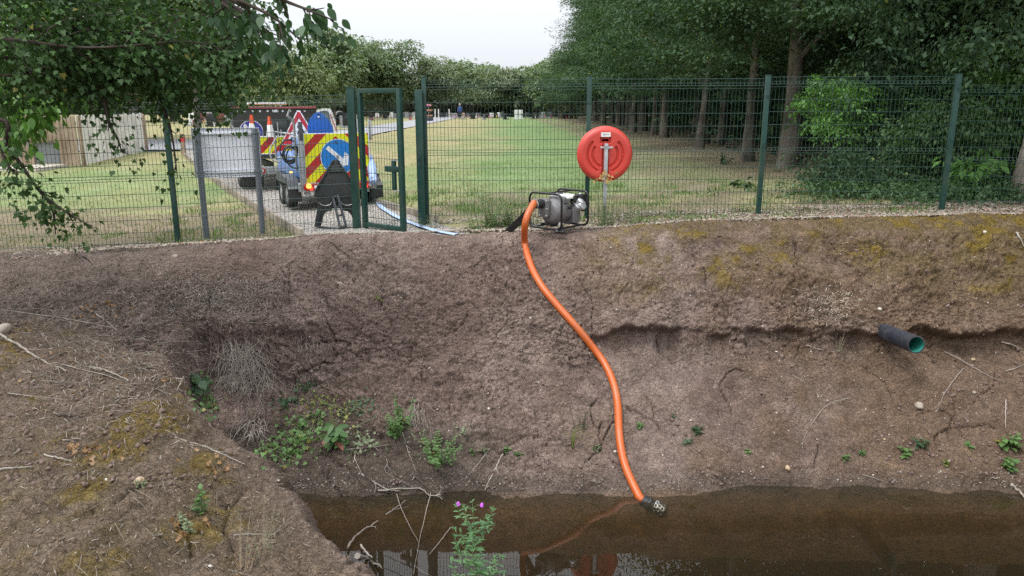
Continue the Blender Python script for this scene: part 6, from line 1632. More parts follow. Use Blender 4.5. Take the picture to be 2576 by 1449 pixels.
# bench on the left
q = at_y(524, 303, 62)
bn = empty('bench', (q.x, 62, 0), R(-6), 'brown slatted bench among the black headstones on the left', 'bench')
for k in range(3): MB().box((0, .16, .62 + .14 * k), (2.6, .03, .11)).build('back_slat', paint('bench_brown', (.16, .055, .03), .6), bn, bevel=.005)
for k in range(3): MB().box((0, -.22 + .14 * k, .45), (2.6, .11, .03)).build('seat_slat', MATS['bench_brown'], bn, bevel=.005)
for s in (-1, 1):
    for y_ in (-.24, .14): MB().box((s * 1.15, y_, .22), (.07, .07, .48)).build('leg', MATS['bench_brown'], bn)
    MB().box((s * 1.15, .18, .65), (.07, .05, .6)).build('upright', MATS['bench_brown'], bn)
# person by the graves: blue coat, seen from behind
Yp = 90; q = at_y(1157, 297, Yp)
pr = empty('person', (q.x, Yp, 0), R(160), 'person in a blue coat standing at the end of the far path', 'person')
me = bpy.data.meshes.new('body')
sk = [((0, 0, .92), .15), ((0, 0, 1.15), .15), ((0, 0, 1.38), .16), ((0, 0, 1.48), .07), ((0, 0, 1.55), .065), ((0, .01, 1.64), .10), ((0, .01, 1.72), .085),
      ((.09, 0, .85), .10), ((.10, .02, .48), .075), ((.10, 0, .10), .05), ((.10, .10, .05), .04), ((-.09, 0, .85), .10), ((-.11, -.03, .48), .075), ((-.11, -.02, .10), .05), ((-.11, .08, .05), .04),
      ((.19, 0, 1.38), .075), ((.24, .02, 1.10), .055), ((.20, .14, .92), .042), ((.18, .2, .86), .035), ((-.19, 0, 1.38), .075), ((-.25, .02, 1.10), .055), ((-.23, .10, .88), .042), ((-.22, .14, .80), .035)]
ed_ = [(0, 1), (1, 2), (2, 3), (3, 4), (4, 5), (5, 6), (0, 7), (7, 8), (8, 9), (9, 10), (0, 11), (11, 12), (12, 13), (13, 14), (2, 15), (15, 16), (16, 17), (17, 18), (2, 19), (19, 20), (20, 21), (21, 22)]
me.from_pydata([s[0] for s in sk], ed_, []); po_ = bpy.data.objects.new('body', me); COL.objects.link(po_); po_.parent = pr
md = po_.modifiers.new('skin', 'SKIN'); md.use_smooth_shade = True
for i, s in enumerate(sk): me.skin_vertices[0].data[i].radius = (s[1], s[1])
me.skin_vertices[0].data[0].use_root = True
po_.modifiers.new('sub', 'SUBSURF').levels = 1
m, n, l, p, out = mat_base('person_clothes')
tc = n.new('ShaderNodeTexCoord'); sz_ = n.new('ShaderNodeSeparateXYZ'); l.new(tc.outputs['Object'], sz_.inputs[0])
rp = ramp(n, [(0, (.02, .02, .025)), (.30, (.03, .035, .06)), (.44, (.035, .07, .22)), (.765, (.45, .28, .20))]); rp.color_ramp.interpolation = 'CONSTANT'
dv = n.new('ShaderNodeMath'); dv.operation = 'DIVIDE'; dv.inputs[1].default_value = 2.0; l.new(sz_.outputs['Z'], dv.inputs[0]); l.new(dv.outputs[0], rp.inputs[0]); l.new(rp.outputs[0], p.inputs['Base Color']); p.inputs['Roughness'].default_value = .8
me.materials.append(m)
MB().lathe([(.05, 1.58), (.108, 1.62), (.112, 1.70), (.09, 1.79), (.0, 1.83)], (0, -.015, 0), (0, 0, 1), 14).build('hair', paint('hair_grey', (.42, .38, .33), .8), pr)
# ------------------------------------------------------------------ plants on the banks
M_LEAFG = leaf_mat('herb_green', (.070, .145, .045), (.155, .265, .090), (.25, .22, .06), .05, transl=.28, big=3)
M_LEAFD = leaf_mat('herb_dark', (.036, .075, .038), (.085, .145, .070), transl=.22, big=3)
M_LEAFY = leaf_mat('herb_yellowish', (.14, .19, .045), (.27, .30, .085), transl=.3, big=3)
M_GREYG = leaf_mat('herb_grey', (.115, .145, .08), (.225, .26, .15), transl=.2, big=3)
M_WILLOW = leaf_mat('willowherb_leaf', (.085, .175, .070), (.165, .30, .130), transl=.25, big=5)
M_STEM = paint('herb_stem', (.12, .15, .06), .6, var=.3); M_DRY = paint('dry_stem', (.34, .28, .20), .8, var=.3, scale=30); M_DEAD = leaf_mat('dead_leaf', (.17, .085, .035), (.34, .20, .09), transl=.15, big=5)
M_PURPLE = paint('petal_purple', (.52, .10, .62), .5, var=.2)
DOCK = np.array([(0, 0), (.05, .10), (.16, .22), (.19, .42), (.17, .62), (.11, .84), (0, 1.0), (-.11, .84), (-.17, .62), (-.19, .42), (-.16, .22), (-.05, .10)])
def herb(name, loc, label, cat='plant', stems=4, h=.25, spread=.12, leaf=.06, tmpl=OVAL, per=10, mat=None, group=None, seed=0, lean=(0, 0), droop=.2, stem_mat=None, basal=0, basal_len=.12, sr=.003, top_small=.5):
    """upright stems carrying paired leaves, with or without a rosette at the foot"""
    rg = np.random.default_rng(seed); r = empty(name, loc, 0, label, cat, group)
    mb = MB(); P, D, N, L = [], [], [], []
    for s in range(stems):
        a = rg.random() * 6.283; q = spread * math.sqrt(rg.random()); hh = h * (.6 + .5 * rg.random())
        b = Vector((q * math.cos(a) * .5, q * math.sin(a) * .5, -.02)); t = Vector((q * math.cos(a) * 1.3 + lean[0] * hh, q * math.sin(a) * 1.3 + lean[1] * hh, hh))
        sp = smooth_path([b, b.lerp(t, .5) + Vector((0, 0, .06 * hh)), t], 5); mb.tube(sp, sr, 5, rs=list(np.linspace(sr, sr * .35, len(sp))))
        for k in range(per):
            f = .10 + .9 * (k + rg.random() * .5) / per; i = min(int(f * (len(sp) - 1)), len(sp) - 1); c = sp[i]
            a0 = rg.random() * 3.14 + k * 1.57
            for e in (0, math.pi):
                d = Vector((math.cos(a0 + e), math.sin(a0 + e), .35 - droop * 1.4 * rg.random()))
                P.append(tuple(c)); D.append(tuple(d.normalized())); N.append((rg.normal(0, .35) - d.x * .2, rg.normal(0, .35) - d.y * .2, 1)); L.append(leaf * (1 - top_small * f) * (.7 + .5 * rg.random()))
    for k in range(basal):
        a = rg.random() * 6.283; d = Vector((math.cos(a), math.sin(a), .35 + .5 * rg.random())).normalized()
        P.append((0, 0, 0)); D.append(tuple(d)); N.append((-d.x * .5, -d.y * .5, 1)); L.append(basal_len * (.6 + .6 * rg.random()))
    if stems: mb.build('stem', stem_mat or M_STEM, r, smooth=60)['kind'] = 'stuff'
    if P: np_mesh('leaves', *leaf_shapes(tmpl, np.array(P), unit(np.array(D)), unit(np.array(N)), np.array(L), curl=.25), mat or M_LEAFG, r)
    return r
def at_px(px, py, dz=0.0):
    p, n_ = hit(px, py); return p + Vector((0, 0, dz))
def herb_px(name, px, py, label, **k): return herb(name, at_px(px, py), label, **k)

# dock with big leaves
dk_ = empty('dock', at_px(850, 1118), 0, 'dock plant with big drooping green leaves above the left end of the water', 'plant')
rg = np.random.default_rng(5); P, D, N, L = [], [], [], []
for k in range(30):
    a = rg.uniform(-math.pi * 1.05, .05) if k < 24 else rg.random() * 6.28
    P.append((rg.normal(0, .035), -.02 + rg.normal(0, .02), .02 + .20 * rg.random())); d = Vector((math.cos(a), math.sin(a) * .8, .25 - .95 * rg.random())); D.append(tuple(d.normalized())); N.append((d.x * .3, -.75 + d.y * .2, .7)); L.append(.10 + .07 * rg.random())
np_mesh('leaves', *leaf_shapes(DOCK, np.array(P), unit(np.array(D)), unit(np.array(N)), np.array(L), curl=.3), leaf_mat('dock_leaf', (.055, .125, .038), (.115, .215, .075), (.28, .10, .07), .12, transl=.3, big=6), dk_)
MB().tube(smooth_path([(0, 0, -.03), (-.02, -.01, .16), (-.05, .0, .42)], 5), .006, 6).build('stem', M_STEM, dk_)
sd_ = MB()
for k in range(40): sd_.lathe([(0, -.006), (.006, 0), (0, .006)], (-.02 - .035 * (k / 40) + rg.normal(0, .014), rg.normal(0, .012), .16 + .26 * k / 40), (0, 0, 1), 5)
sd_.build('seed_head', M_LEAFY, dk_)
# trailing cover round it
def creeper(px_list, label, mat, seed, leaf=.05, n=60, spread=.16, tmpl=LOBE):
    n = int(n * 1.9); leaf *= .85
    rg = np.random.default_rng(seed); P, N = [], []; o = at_px(*px_list[0])
    for (px, py) in px_list:
        for _ in range(n // len(px_list)):
            p, nn = hit(px + rg.normal(0, spread * 170), py + rg.normal(0, spread * 120))
            if p is None: continue
            P.append(tuple(p + nn * (.02 + .05 * rg.random()) - o)); N.append(tuple(nn * .6 + Vector((0, -.3, .7)) + Vector(rg.normal(0, .35, 3))))
    r = empty('creeper', o, 0, label, 'plant'); D = rand_dirs(rg, len(P)) + np.array([0, -.4, -.35])
    P = np.array(P); N = unit(np.array(N)); D = unit(D)
    np_mesh('leaves', *leaf_shapes(tmpl, P, D, N, leaf * (.6 + .7 * rg.random(len(P))), curl=.2), mat, r)
    mb = MB()
    for k in range(max(3, len(px_list) * 2)):
        i, j = rg.integers(0, len(P), 2); a, b = Vector(P[i]), Vector(P[j])
        if (a - b).length < .5: mb.tube(smooth_path([a - Vector((0, 0, .02)), a.lerp(b, .5) + Vector((0, -.02, .0)), b - Vector((0, 0, .02))], 4), .003, 4)
    mb.build('stem', M_STEM, r)
    return r
creeper([(735, 1085), (770, 1060), (745, 1120), (800, 1085)], 'green creeping plant left of the dock', M_LEAFG, 11, .058, 130, .17)
creeper([(790, 1000), (830, 1020), (860, 1035)], 'yellowish leaved creeper just above the dock', M_LEAFY, 12, .045, 66, .15, OVAL)
creeper([(718, 1005)], 'small bluish green lobed plant hanging at the edge of the root curtain', M_LEAFD, 13, .07, 16, .07)
creeper([(905, 1105), (930, 1110), (890, 1130)], 'pale green creeper between the dock and the nettles', M_GREYG, 14, .05, 50, .13, OVAL)
creeper([(680, 1140), (700, 1120), (720, 1150)], 'green creeper at the left edge of the damp hollow', M_LEAFG, 15, .05, 46, .12)
creeper([(760, 968), (775, 975)], 'dark small leaved cushion left of the bare red patch', M_LEAFD, 16, .03, 60, .07, OVAL)
creeper([(900, 1030), (940, 1020), (880, 1028)], 'dark low creeper right of the dock seed stalk', M_LEAFD, 17, .045, 46, .14, OVAL)
creeper([(1080, 1135), (1050, 1110)], 'thin creeper hanging below the dry root tuft', M_GREYG, 18, .03, 24, .1, OVAL)
# big dark leaves in the gully
g_ = at_px(500, 985); rgl = empty('burdock', g_, 0, 'dark plant with big round leaves growing in the gully', 'plant')
P, D, N, L = [], [], [], []
for k in range(22):
    a = rg.random() * 6.28; P.append((rg.normal(0, .08), -.05 + rg.normal(0, .03), .0 + .22 * rg.random())); d = Vector((math.cos(a), -.4 + .6 * math.sin(a), -.15 - .5 * rg.random())); D.append(tuple(d.normalized())); N.append((d.x * .2, -.7, .7)); L.append(.085 + .04 * rg.random())
np_mesh('leaves', *leaf_shapes(OVAL * np.array([1.35, 1]), np.array(P), unit(np.array(D)), unit(np.array(N)), np.array(L), curl=.2), M_LEAFD, rgl)
creeper([(520, 1010), (505, 960), (515, 1035)], 'green creeper round the big dark leaves in the gully', M_LEAFG, 19, .045, 50, .10)
# upright nettles and mint
herb_px('nettle', 990, 1092, 'left of two upright leafy plants above the dry root tuft', stems=5, h=.30, spread=.12, leaf=.075, mat=M_LEAFG, seed=21, per=8, lean=(0, -.3))
herb_px('nettle', 1015, 1085, 'taller of two upright leafy plants above the dry root tuft', stems=5, h=.40, spread=.12, leaf=.075, mat=M_LEAFG, seed=22, per=10, lean=(0, -.3))
herb_px('mint', 1108, 1160, 'dense bright green mint clump right of the dry root tuft', stems=16, h=.30, spread=.24, leaf=.06, mat=M_LEAFG, seed=23, per=9, lean=(0, -.3))
herb_px('nettle', 1152, 1090, 'small pale plant up and right of the mint clump', stems=3, h=.12, spread=.10, leaf=.055, mat=M_GREYG, seed=24, per=4)
herb_px('dead_weed', 1458, 1075, 'dark spindly withered seed stalk up the bank from the grass tuft', stems=5, h=.26, spread=.10, leaf=.028, mat=M_LEAFD, seed=25, per=11, tmpl=LANCE, stem_mat=M_TWIG)
# grass tuft
gt_ = empty('grass_tuft', at_px(1440, 1130), 0, 'single arching grass tuft left of the orange hose', 'plant')
mb = MB()
for k in range(14):
    a = rg.random() * 6.28; l_ = .16 + .12 * rg.random(); d = Vector((math.cos(a), math.sin(a) * .5 - .2, 0))
    pts = smooth_path([(0, 0, -.01), tuple(d * l_ * .3 + Vector((0, 0, l_ * .8))), tuple(d * l_ * .95 + Vector((0, 0, l_ * (.4 + .5 * rg.random()))))], 4)
    for i in range(len(pts) - 1):
        w0, w1 = .005 * (1 - i / 9), .005 * (1 - (i + 1) / 9); s_ = Vector((-d.y, d.x, 0)).normalized()
        mb.add([pts[i] - s_ * w0, pts[i] + s_ * w0, pts[i + 1] + s_ * w1, pts[i + 1] - s_ * w1], [(0, 1, 2, 3)])
mb.build('blades', M_LEAFY, gt_)
SG = 'seedlings low on the far bank'
for k, (px, py, sz, mm, lab) in enumerate((
    (1186, 1138, .055, M_LEAFG, 'seedling nearest the mint clump'), (1215, 1134, .05, M_GREYG, 'seedling just left of the leaning stick, second from the mint'), (1276, 1132, .055, M_LEAFG, 'seedling right of the leaning pale stick'),
    (1306, 1145, .065, M_LEAFG, 'pale oval leaved seedling halfway between stick and grass tuft'), (1500, 1130, .06, M_GREYG, 'greyish seedling between the grass tuft and the hose'), (1610, 1072, .06, M_LEAFG, 'seedling immediately right of the orange hose'),
    (1752, 1085, .085, M_LEAFD, 'bushy dark seedling right of the hose'), (1728, 1113, .06, M_LEAFD, 'flat dark seedling below the bushy one'), (1696, 1050, .04, M_LEAFD, 'tiny dark seedling above the bushy one'), (1880, 1140, .05, M_LEAFG, 'faint seedling beside the pale pebble'),
    (2168, 1140, .05, M_LEAFG, 'light seedling by the damp green patch'), (2126, 1152, .06, M_LEAFG, 'broad seedling left of the damp green patch'), (2278, 1142, .085, M_LEAFG, 'bright green seedling under the drain pipe'), (2312, 1122, .09, M_LEAFD, 'taller seedling touching the bright green one'),
    (2436, 1124, .07, M_LEAFG, 'seedling halfway from the pipe to the right edge'), (2532, 1120, .14, M_LEAFG, 'largest bright seedling at the right edge'), (2538, 1178, .12, M_LEAFG, 'bright seedling lowest at the right edge'), (2380, 1165, .05, M_LEAFY, 'yellowish seedling lowest between pipe and right edge'),
    (953, 752, .05, M_LEAFY, 'lone yellow green seedling high on the bare bank'))):
    herb_px('seedling', px, py, lab, stems=2 if sz < .08 else 4, h=sz * 1.1, spread=sz * .6, leaf=sz, mat=mm, seed=40 + k, per=3, group=SG, basal=5, basal_len=sz)
herb_px('dry_weed', 2108, 880, 'dry weed growing out of the ledge left of the drain pipe', stems=5, h=.22, spread=.12, leaf=.03, mat=M_GREYG, seed=71, per=8, tmpl=LANCE, stem_mat=M_DRY)
# on the near mound
herb_px('mullein', 503, 1292, 'pale green upright plant on the mossy mound in the foreground', stems=2, h=.19, spread=.03, leaf=.058, mat=M_LEAFG, seed=72, per=9, top_small=.25, droop=-.35, tmpl=OVAL)
herb_px('withered_weed', 480, 1330, 'withered grey weed just left of the pale green upright plant', stems=4, h=.10, spread=.10, leaf=.045, mat=M_GREYG, seed=73, per=6)
herb_px('clover', 352, 1222, 'small grey green weed beside the pale stone on the mound', stems=3, h=.07, spread=.08, leaf=.04, mat=M_GREYG, seed=74, per=4)
herb_px('dry_stalks', 655, 1385, 'thin dry seed stalks at the edge of the mound above the water', stems=9, h=.34, spread=.18, leaf=.022, mat=M_GREYG, seed=75, per=9, tmpl=LANCE, stem_mat=M_DRY, sr=.002)
herb_px('dry_stalks', 600, 1440, 'dry reddish stalks at the bottom edge of the mound', stems=7, h=.30, spread=.16, leaf=.02, mat=M_DEAD, seed=76, per=7, tmpl=LANCE, stem_mat=M_DRY, sr=.002)

# flowering willowherb on the near bank
wx = at_y(1188, 1262, 3.55); w0 = Vector((wx.x + .02, 3.52, float(H(wx.x, 3.52)) - .03))
wh = empty('willowherb', w0, 0, 'tall hairy willowherb with two purple flowers in front of the water', 'plant')
rg = np.random.default_rng(88); mb = MB(); P, D, N, L = [], [], [], []
topv = wx - w0
main = smooth_path([Vector((0, 0, 0)), topv * .5 + Vector((.012, 0, 0)), topv], 12); mb.tube(main, 0, 7, rs=list(np.linspace(.006, .002, len(main))))
def leaf_on(c, d, l, nrm=None):
    P.append(tuple(c)); D.append(tuple(d)); N.append(tuple(nrm or Vector((-d.x * .5, -.35 - d.y * .3, .9)))); L.append(l)
def leafy_stem(sp, n, l0, l1, wig=.3):
    for k in range(n):
        i = min(int((k + .5) / n * (len(sp) - 1)) + 1, len(sp) - 1); a = k * 1.57 + rg.normal(0, .3); l = l0 + (l1 - l0) * k / n
        for e in (0, math.pi):
            d = Vector((math.cos(a + e), math.sin(a + e) * .8, .45 + rg.normal(0, .25))).normalized(); leaf_on(sp[i], d, l * (.75 + .4 * rg.random()))
leafy_stem(main, 34, .105, .026)
for k in range(22):
    f = .40 + .52 * k / 22; i = int(f * (len(main) - 1)); a = rg.random() * 6.28 if k % 2 else rg.choice([0, math.pi]) + rg.normal(0, .5)
    ln = (.20 - .17 * (f - .40)) * (.65 + .5 * rg.random()); d = Vector((math.cos(a), math.sin(a) * .7, 0))
    sp = smooth_path([main[i], main[i] + d * ln * .55 + Vector((0, 0, ln * .45)), main[i] + d * ln * .75 + Vector((0, 0, ln * 1.0))], 5)
    mb.tube(sp, 0, 5, rs=list(np.linspace(.003, .0012, len(sp)))); leafy_stem(sp, 6, .055, .022)
    for q in range(4):                                    # leaves at the tip
        leaf_on(sp[-1], Vector((rg.normal(0, .5), rg.normal(0, .4), 1)).normalized(), .028)
mb.build('stem', M_STEM, wh, smooth=60)
np_mesh('leaves', *leaf_shapes(LANCE * np.array([1.25, 1]), np.array(P), unit(np.array(D)), unit(np.array(N)), np.array(L), curl=.3), M_WILLOW, wh)
for (px, py) in ((1158, 1268), (1207, 1271)):
    q = at_y(px, py, 3.52) - w0; s_ = -1 if px < 1188 else 1; f = MB()
    f.tube(smooth_path([main[-2], (main[-2] + q) / 2 + Vector((0, 0, .012)), q], 4), .0016, 5); f.build('flower_stalk', M_STEM, wh)
    f = MB()
    for k in range(4):
        a = k * 1.57 + .4; f.lathe([(0, 0), (.004, .004), (.008, .013), (.006, .018), (0, .019)], q, (s_ * 1.0, math.cos(a) * .55, math.sin(a) * .55), 6)
    f.build('petal', M_PURPLE, wh)
herb('young_willowherb', at_y(1130, 1449, 3.45) + Vector((-.02, 0, -.16)), 'small willowherb shoot at the bottom edge left of the tall one', stems=3, h=.17, spread=.05, leaf=.06, mat=M_WILLOW, seed=89, per=7, tmpl=LANCE * np.array([1.25, 1]))

# weeds along the fence, behind the crest
def weed_line(px, py, Y, h, n, leaf, mat, seed, lab, tmpl=LANCE, per=11, spread=.3):
    q = at_y(px, py, Y); g_ = max(gz(q.x, Y), float(H(q.x, Y)) if Y < 9.9 else -9); return herb('weed', (q.x, Y, g_), lab, stems=int(n * 1.3), h=h * 1.3, spread=spread, leaf=leaf, mat=mat, seed=seed, per=per, tmpl=tmpl, group='weeds along the fence')
for k, a in enumerate(((1250, 545, 10.25, .42, 26, .075, M_LEAFG, 'bushiest green weed clump left of the pump'), (1215, 550, 10.1, .34, 14, .07, M_LEAFG, 'green weed clump left of the bushiest one'), (1300, 545, 10.2, .40, 18, .07, M_LEAFG, 'green weed clump behind the orange hose bend'),
    (1340, 540, 10.15, .34, 9, .06, M_GREYG, 'thin grey weeds behind the left side of the pump frame'), (1530, 555, 9.95, .55, 14, .045, M_GREYG, 'grey green weeds round the foot of the life ring post'), (1512, 560, 9.9, .40, 10, .05, M_LEAFG, 'green weeds just left of the life ring post'),
    (1560, 555, 9.98, .36, 10, .05, M_GREYG, 'sparse weeds right of the life ring post'), (1620, 552, 10.1, .22, 7, .05, M_LEAFG, 'low weed between the post and the mossy crest'), (1075, 565, 10.25, .26, 10, .05, M_GREYG, 'dry weed at the foot of the right gate post'),
    (1030, 575, 10.15, .20, 8, .045, M_GREYG, 'low weed by the blue hose at the gate'), (1200, 575, 9.75, .14, 5, .05, M_LEAFG, 'single small green weed on the wood chips'), (1715, 535, 10.2, .16, 5, .05, M_LEAFG, 'small bright weed on the wood chips right of the life ring'))):
    weed_line(*a[:7], 120 + k, a[7])

# ------------------------------------------------------------------ grass, chips, litter
rg = np.random.default_rng(200)
def blades(name, X, Y, hgt, wid, mat, z=None):
    n = len(X); z = ground(X, Y) if z is None else z; a = rg.random(n) * 6.283; hh = hgt * (.5 + .8 * rg.random(n)); l_ = rg.normal(0, .5, (n, 2)) * hh[:, None]
    b = np.stack([X, Y, z - .01], -1); s_ = np.stack([np.cos(a), np.sin(a), 0 * a], -1) * (wid * (.6 + .8 * rg.random(n)))[:, None]
    tip = b + np.concatenate([l_, hh[:, None]], 1); mid = (b + tip) / 2 + np.stack([0 * a, 0 * a, hh * .12], -1)
    v = np.stack([b - s_, b + s_, mid + s_ * .6, tip, mid - s_ * .6], 1).reshape(-1, 3); f = np.arange(len(v)).reshape(-1, 5)
    return tag(np_mesh(name, v, f, mat), kind='stuff')
M_GRASS = leaf_mat('grass_blade', (.10, .145, .052), (.25, .26, .115), (.31, .26, .15), .25, transl=.2, big=.9, rough=.6)
n = 30000
Y_ = 9.9 + 13 * rg.random(n) ** 1.7; X_ = rg.uniform(-.75, .62, n) * Y_
ok = (fbm(X_ * 1.2, Y_ * 1.2, 205, 3) > -.25 + .35 * (Y_ < 11.2)) & (X_ < wood_edge(Y_) + .4)
tl = (X_ - TL0.x) * TR.x + (Y_ - TL0.y) * TR.y; tr_ = (X_ - TR0.x) * TR.x + (Y_ - TR0.y) * TR.y
ok &= ~((tl > -.05) & (tr_ < .05))
blades('lawn_grass', X_[ok], Y_[ok], .055, .006, M_GRASS)
n = 5000; cl_c = np.stack([rg.uniform(-6, 6, 130), rg.uniform(9.95, 15, 130)], -1); ci = rg.integers(0, 130, n)
X_, Y_ = cl_c[ci, 0] + rg.normal(0, .10, n), cl_c[ci, 1] + rg.normal(0, .10, n)
tl = (X_ - TL0.x) * TR.x + (Y_ - TL0.y) * TR.y; tr_ = (X_ - TR0.x) * TR.x + (Y_ - TR0.y) * TR.y; ok = ~((tl > -.05) & (tr_ < .05)) & (X_ < wood_edge(Y_) + 1)
blades('rough_grass', X_[ok], Y_[ok], .10, .006, leaf_mat('grass_tuft', (.09, .17, .045), (.20, .30, .09), transl=.25, big=1.5))

def flakes(name, P, Nn, ln, wd, mat, jit=.5, lift=.006):
    n = len(P); D = rand_dirs(rg, n); Nn = unit(Nn + rand_dirs(rg, n) * jit); D = unit(D - Nn * (D * Nn).sum(-1, keepdims=True)); S_ = np.cross(D, Nn)
    L = (ln * (.5 + rg.random(n)))[:, None]; W_ = (wd * (.5 + rg.random(n)))[:, None]; P = P + Nn * lift; th = W_ * .25
    c = [P - D * L - S_ * W_, P + D * L * .9 - S_ * W_ * .8, P + D * L + S_ * W_, P - D * L * .85 + S_ * W_ * .9]
    top = [q + Nn * th for q in c]
    v = np.stack(c + top, 1).reshape(-1, 3); b = np.arange(n)[:, None] * 8
    f = np.concatenate([b + np.array([[4, 5, 6, 7]]), b + np.array([[0, 1, 5, 4]]), b + np.array([[1, 2, 6, 5]]), b + np.array([[2, 3, 7, 6]]), b + np.array([[3, 0, 4, 7]])], 0)
    return tag(np_mesh(name, v, f, mat), kind='stuff')
def scatter_px(n, sampler):
    P, N = [], []
    for _ in range(n):
        p, nn = hit(*sampler())
        if p is not None and p.z > ZW + .03: P.append(tuple(p)); N.append(tuple(nn))
    return np.array(P), np.array(N)
M_CHIP = leaf_mat('bark_chip', (.20, .16, .125), (.48, .42, .35), (.30, .12, .09), .06, transl=0.02, big=3, rough=.9, spec=.1)
# chips strewn on the ground by the fence
n = 9000; X_ = rg.uniform(-1.2, 7.2, n); Y_ = 9.62 + rg.random(n) ** 1.3 * 1.5
k_ = fbm(X_ * 1.1, Y_ * 2, 411, 3) > -.30
X_, Y_ = X_[k_], Y_[k_]; Z_ = np.where(Y_ < 9.95, np.maximum(H(X_, Y_), ground(X_, Y_)), ground(X_, Y_)) + .012
flakes('wood_chips', np.stack([X_, Y_, Z_], -1), np.tile([0, 0, 1.0], (len(X_), 1)), .028, .009, M_CHIP, .5)
n = 2500; X_ = rg.uniform(-6.5, -1.5, n); Y_ = 9.3 + rg.random(n) * .9; Z_ = np.maximum(H(X_, Y_), ground(X_, Y_)) + .012
flakes('leaf_litter', np.stack([X_, Y_, Z_], -1), np.tile([0, 0, 1.0], (n, 1)), .022, .010, M_CHIP, .5)
# the drift of chips and twiglets on the left of the far bank, and thinner litter on the mound
P, N = scatter_px(1900, lambda: (rg.normal(555, 95), rg.normal(748, 34)))
flakes('chip_drift', P, N, .020, .004, leaf_mat('chip_pale', (.14, .115, .095), (.36, .31, .265), transl=.02, big=4, rough=.9, spec=.1), .7, .012)
P, N = scatter_px(800, lambda: (rg.normal(300, 160), rg.normal(900, 100)))
flakes('twig_litter', P, N, .030, .003, leaf_mat('twiglet', (.14, .115, .095), (.38, .33, .28), transl=.02, big=4, rough=.9, spec=.1), .6, .012)
P, N = scatter_px(600, lambda: (rg.uniform(0, 860), rg.uniform(1000, 1449)))
P, N = P[::2], N[::2]
flakes('mound_litter', P, N, .016, .0022, MATS['twiglet'], .6, .008)
P, N = scatter_px(420, lambda: (rg.normal(2090, 48), rg.normal(765, 28)))
flakes('pale_straw', P, N, .022, .0028, leaf_mat('straw', (.27, .22, .16), (.46, .40, .32), transl=.02, big=4, rough=.9, spec=.1), .7, .01)
# grit and pebbles
def pebbles(name, P, N, r, mat):
    ico = bmesh.new(); bmesh.ops.create_icosphere(ico, subdivisions=1, radius=1); tv = np.array([v.co[:] for v in ico.verts]); tf = np.array([[v.index for v in f.verts] for f in ico.faces]); ico.free()
    n = len(P); sc = r * (.5 + 1.1 * rg.random(n) ** 2); ax_ = .6 + .7 * rg.random((n, 1, 3))
    v = (tv[None] * (1 + .18 * rg.normal(size=(n, len(tv), 1))) * ax_ * sc[:, None, None] + (P + N * sc[:, None] * .25)[:, None]).reshape(-1, 3)
    f = (tf[None] + (np.arange(n) * len(tv))[:, None, None]).reshape(-1, 3)
    return tag(np_mesh(name, v, f, mat, smooth=60), kind='stuff')
M_PEB = leaf_mat('pebble', (.24, .19, .15), (.60, .54, .47), transl=.0, big=4, rough=.8, spec=.3)
P, N = scatter_px(700, lambda: (rg.uniform(700, 2576), rg.uniform(600, 1250)))
pebbles('pebble_scatter', P, N, .0075, M_PEB)
P, N = scatter_px(900, lambda: (rg.uniform(740, 2576), 1238 - abs(rg.normal(0, 28))))
pebbles('shore_grit', P, N, .008, leaf_mat('grit', (.15, .125, .105), (.36, .32, .28), transl=.0, big=4, rough=.8, spec=.3))
M_CLOD = paint('clod', (.185, .130, .112), .95, var=.3, scale=30, bump=.5, bscale=60, spec=.15)
P, N = scatter_px(4200, lambda: (rg.uniform(0, 2576), rg.uniform(590, 1230)))
k_ = fbm(P[:, 0] * 1.8, P[:, 2] * 1.8, 431, 3) > .05
pebbles('soil_crumbs', P[k_], N[k_], .013, M_CLOD)
P, N = scatter_px(800, lambda: (rg.uniform(0, 880), rg.uniform(900, 1449)))
pebbles('mound_crumbs', P, N, .0065, paint('clod_brown', (.175, .132, .10), .95, var=.3, scale=30, bump=.5, spec=.15))
# ---- single stones
STG = 'stones lying on the banks'
def stone(px, py, r, col, lab):
    p, nn = hit(px, py); bm = bmesh.new(); bmesh.ops.create_icosphere(bm, subdivisions=3, radius=1)
    rs_ = np.random.default_rng(int(px * 7 + py)); a = rs_.uniform(.7, 1.15, 3); ph = rs_.uniform(0, 9)
    for v in bm.verts:
        k = 1 + .22 * float(fbm(np.array(v.co.x * 1.3 + ph), np.array(v.co.y * 1.3 + v.co.z * 1.7), int(px), 3)); v.co = Vector((v.co.x * a[0] * 1.15, v.co.y * a[1], v.co.z * a[2] * .75)) * (k * r)
    me = bpy.data.meshes.new('stone'); bm.to_mesh(me); bm.free()
    o = finish('stone', me, col, smooth=60); o.location = p + nn * r * .3; o.rotation_euler = (rs_.normal(0, .3), rs_.normal(0, .3), ph)
    return tag(o, lab, 'stone', STG)
M_ST = paint('stone_pale', (.33, .28, .23), .8, var=.2, scale=12, bump=.4, bscale=30); M_STW = paint('stone_white', (.52, .48, .43), .7, var=.12, scale=12, bump=.3); M_STB = paint('stone_buff', (.42, .31, .20), .8, var=.2, scale=12, bump=.4)
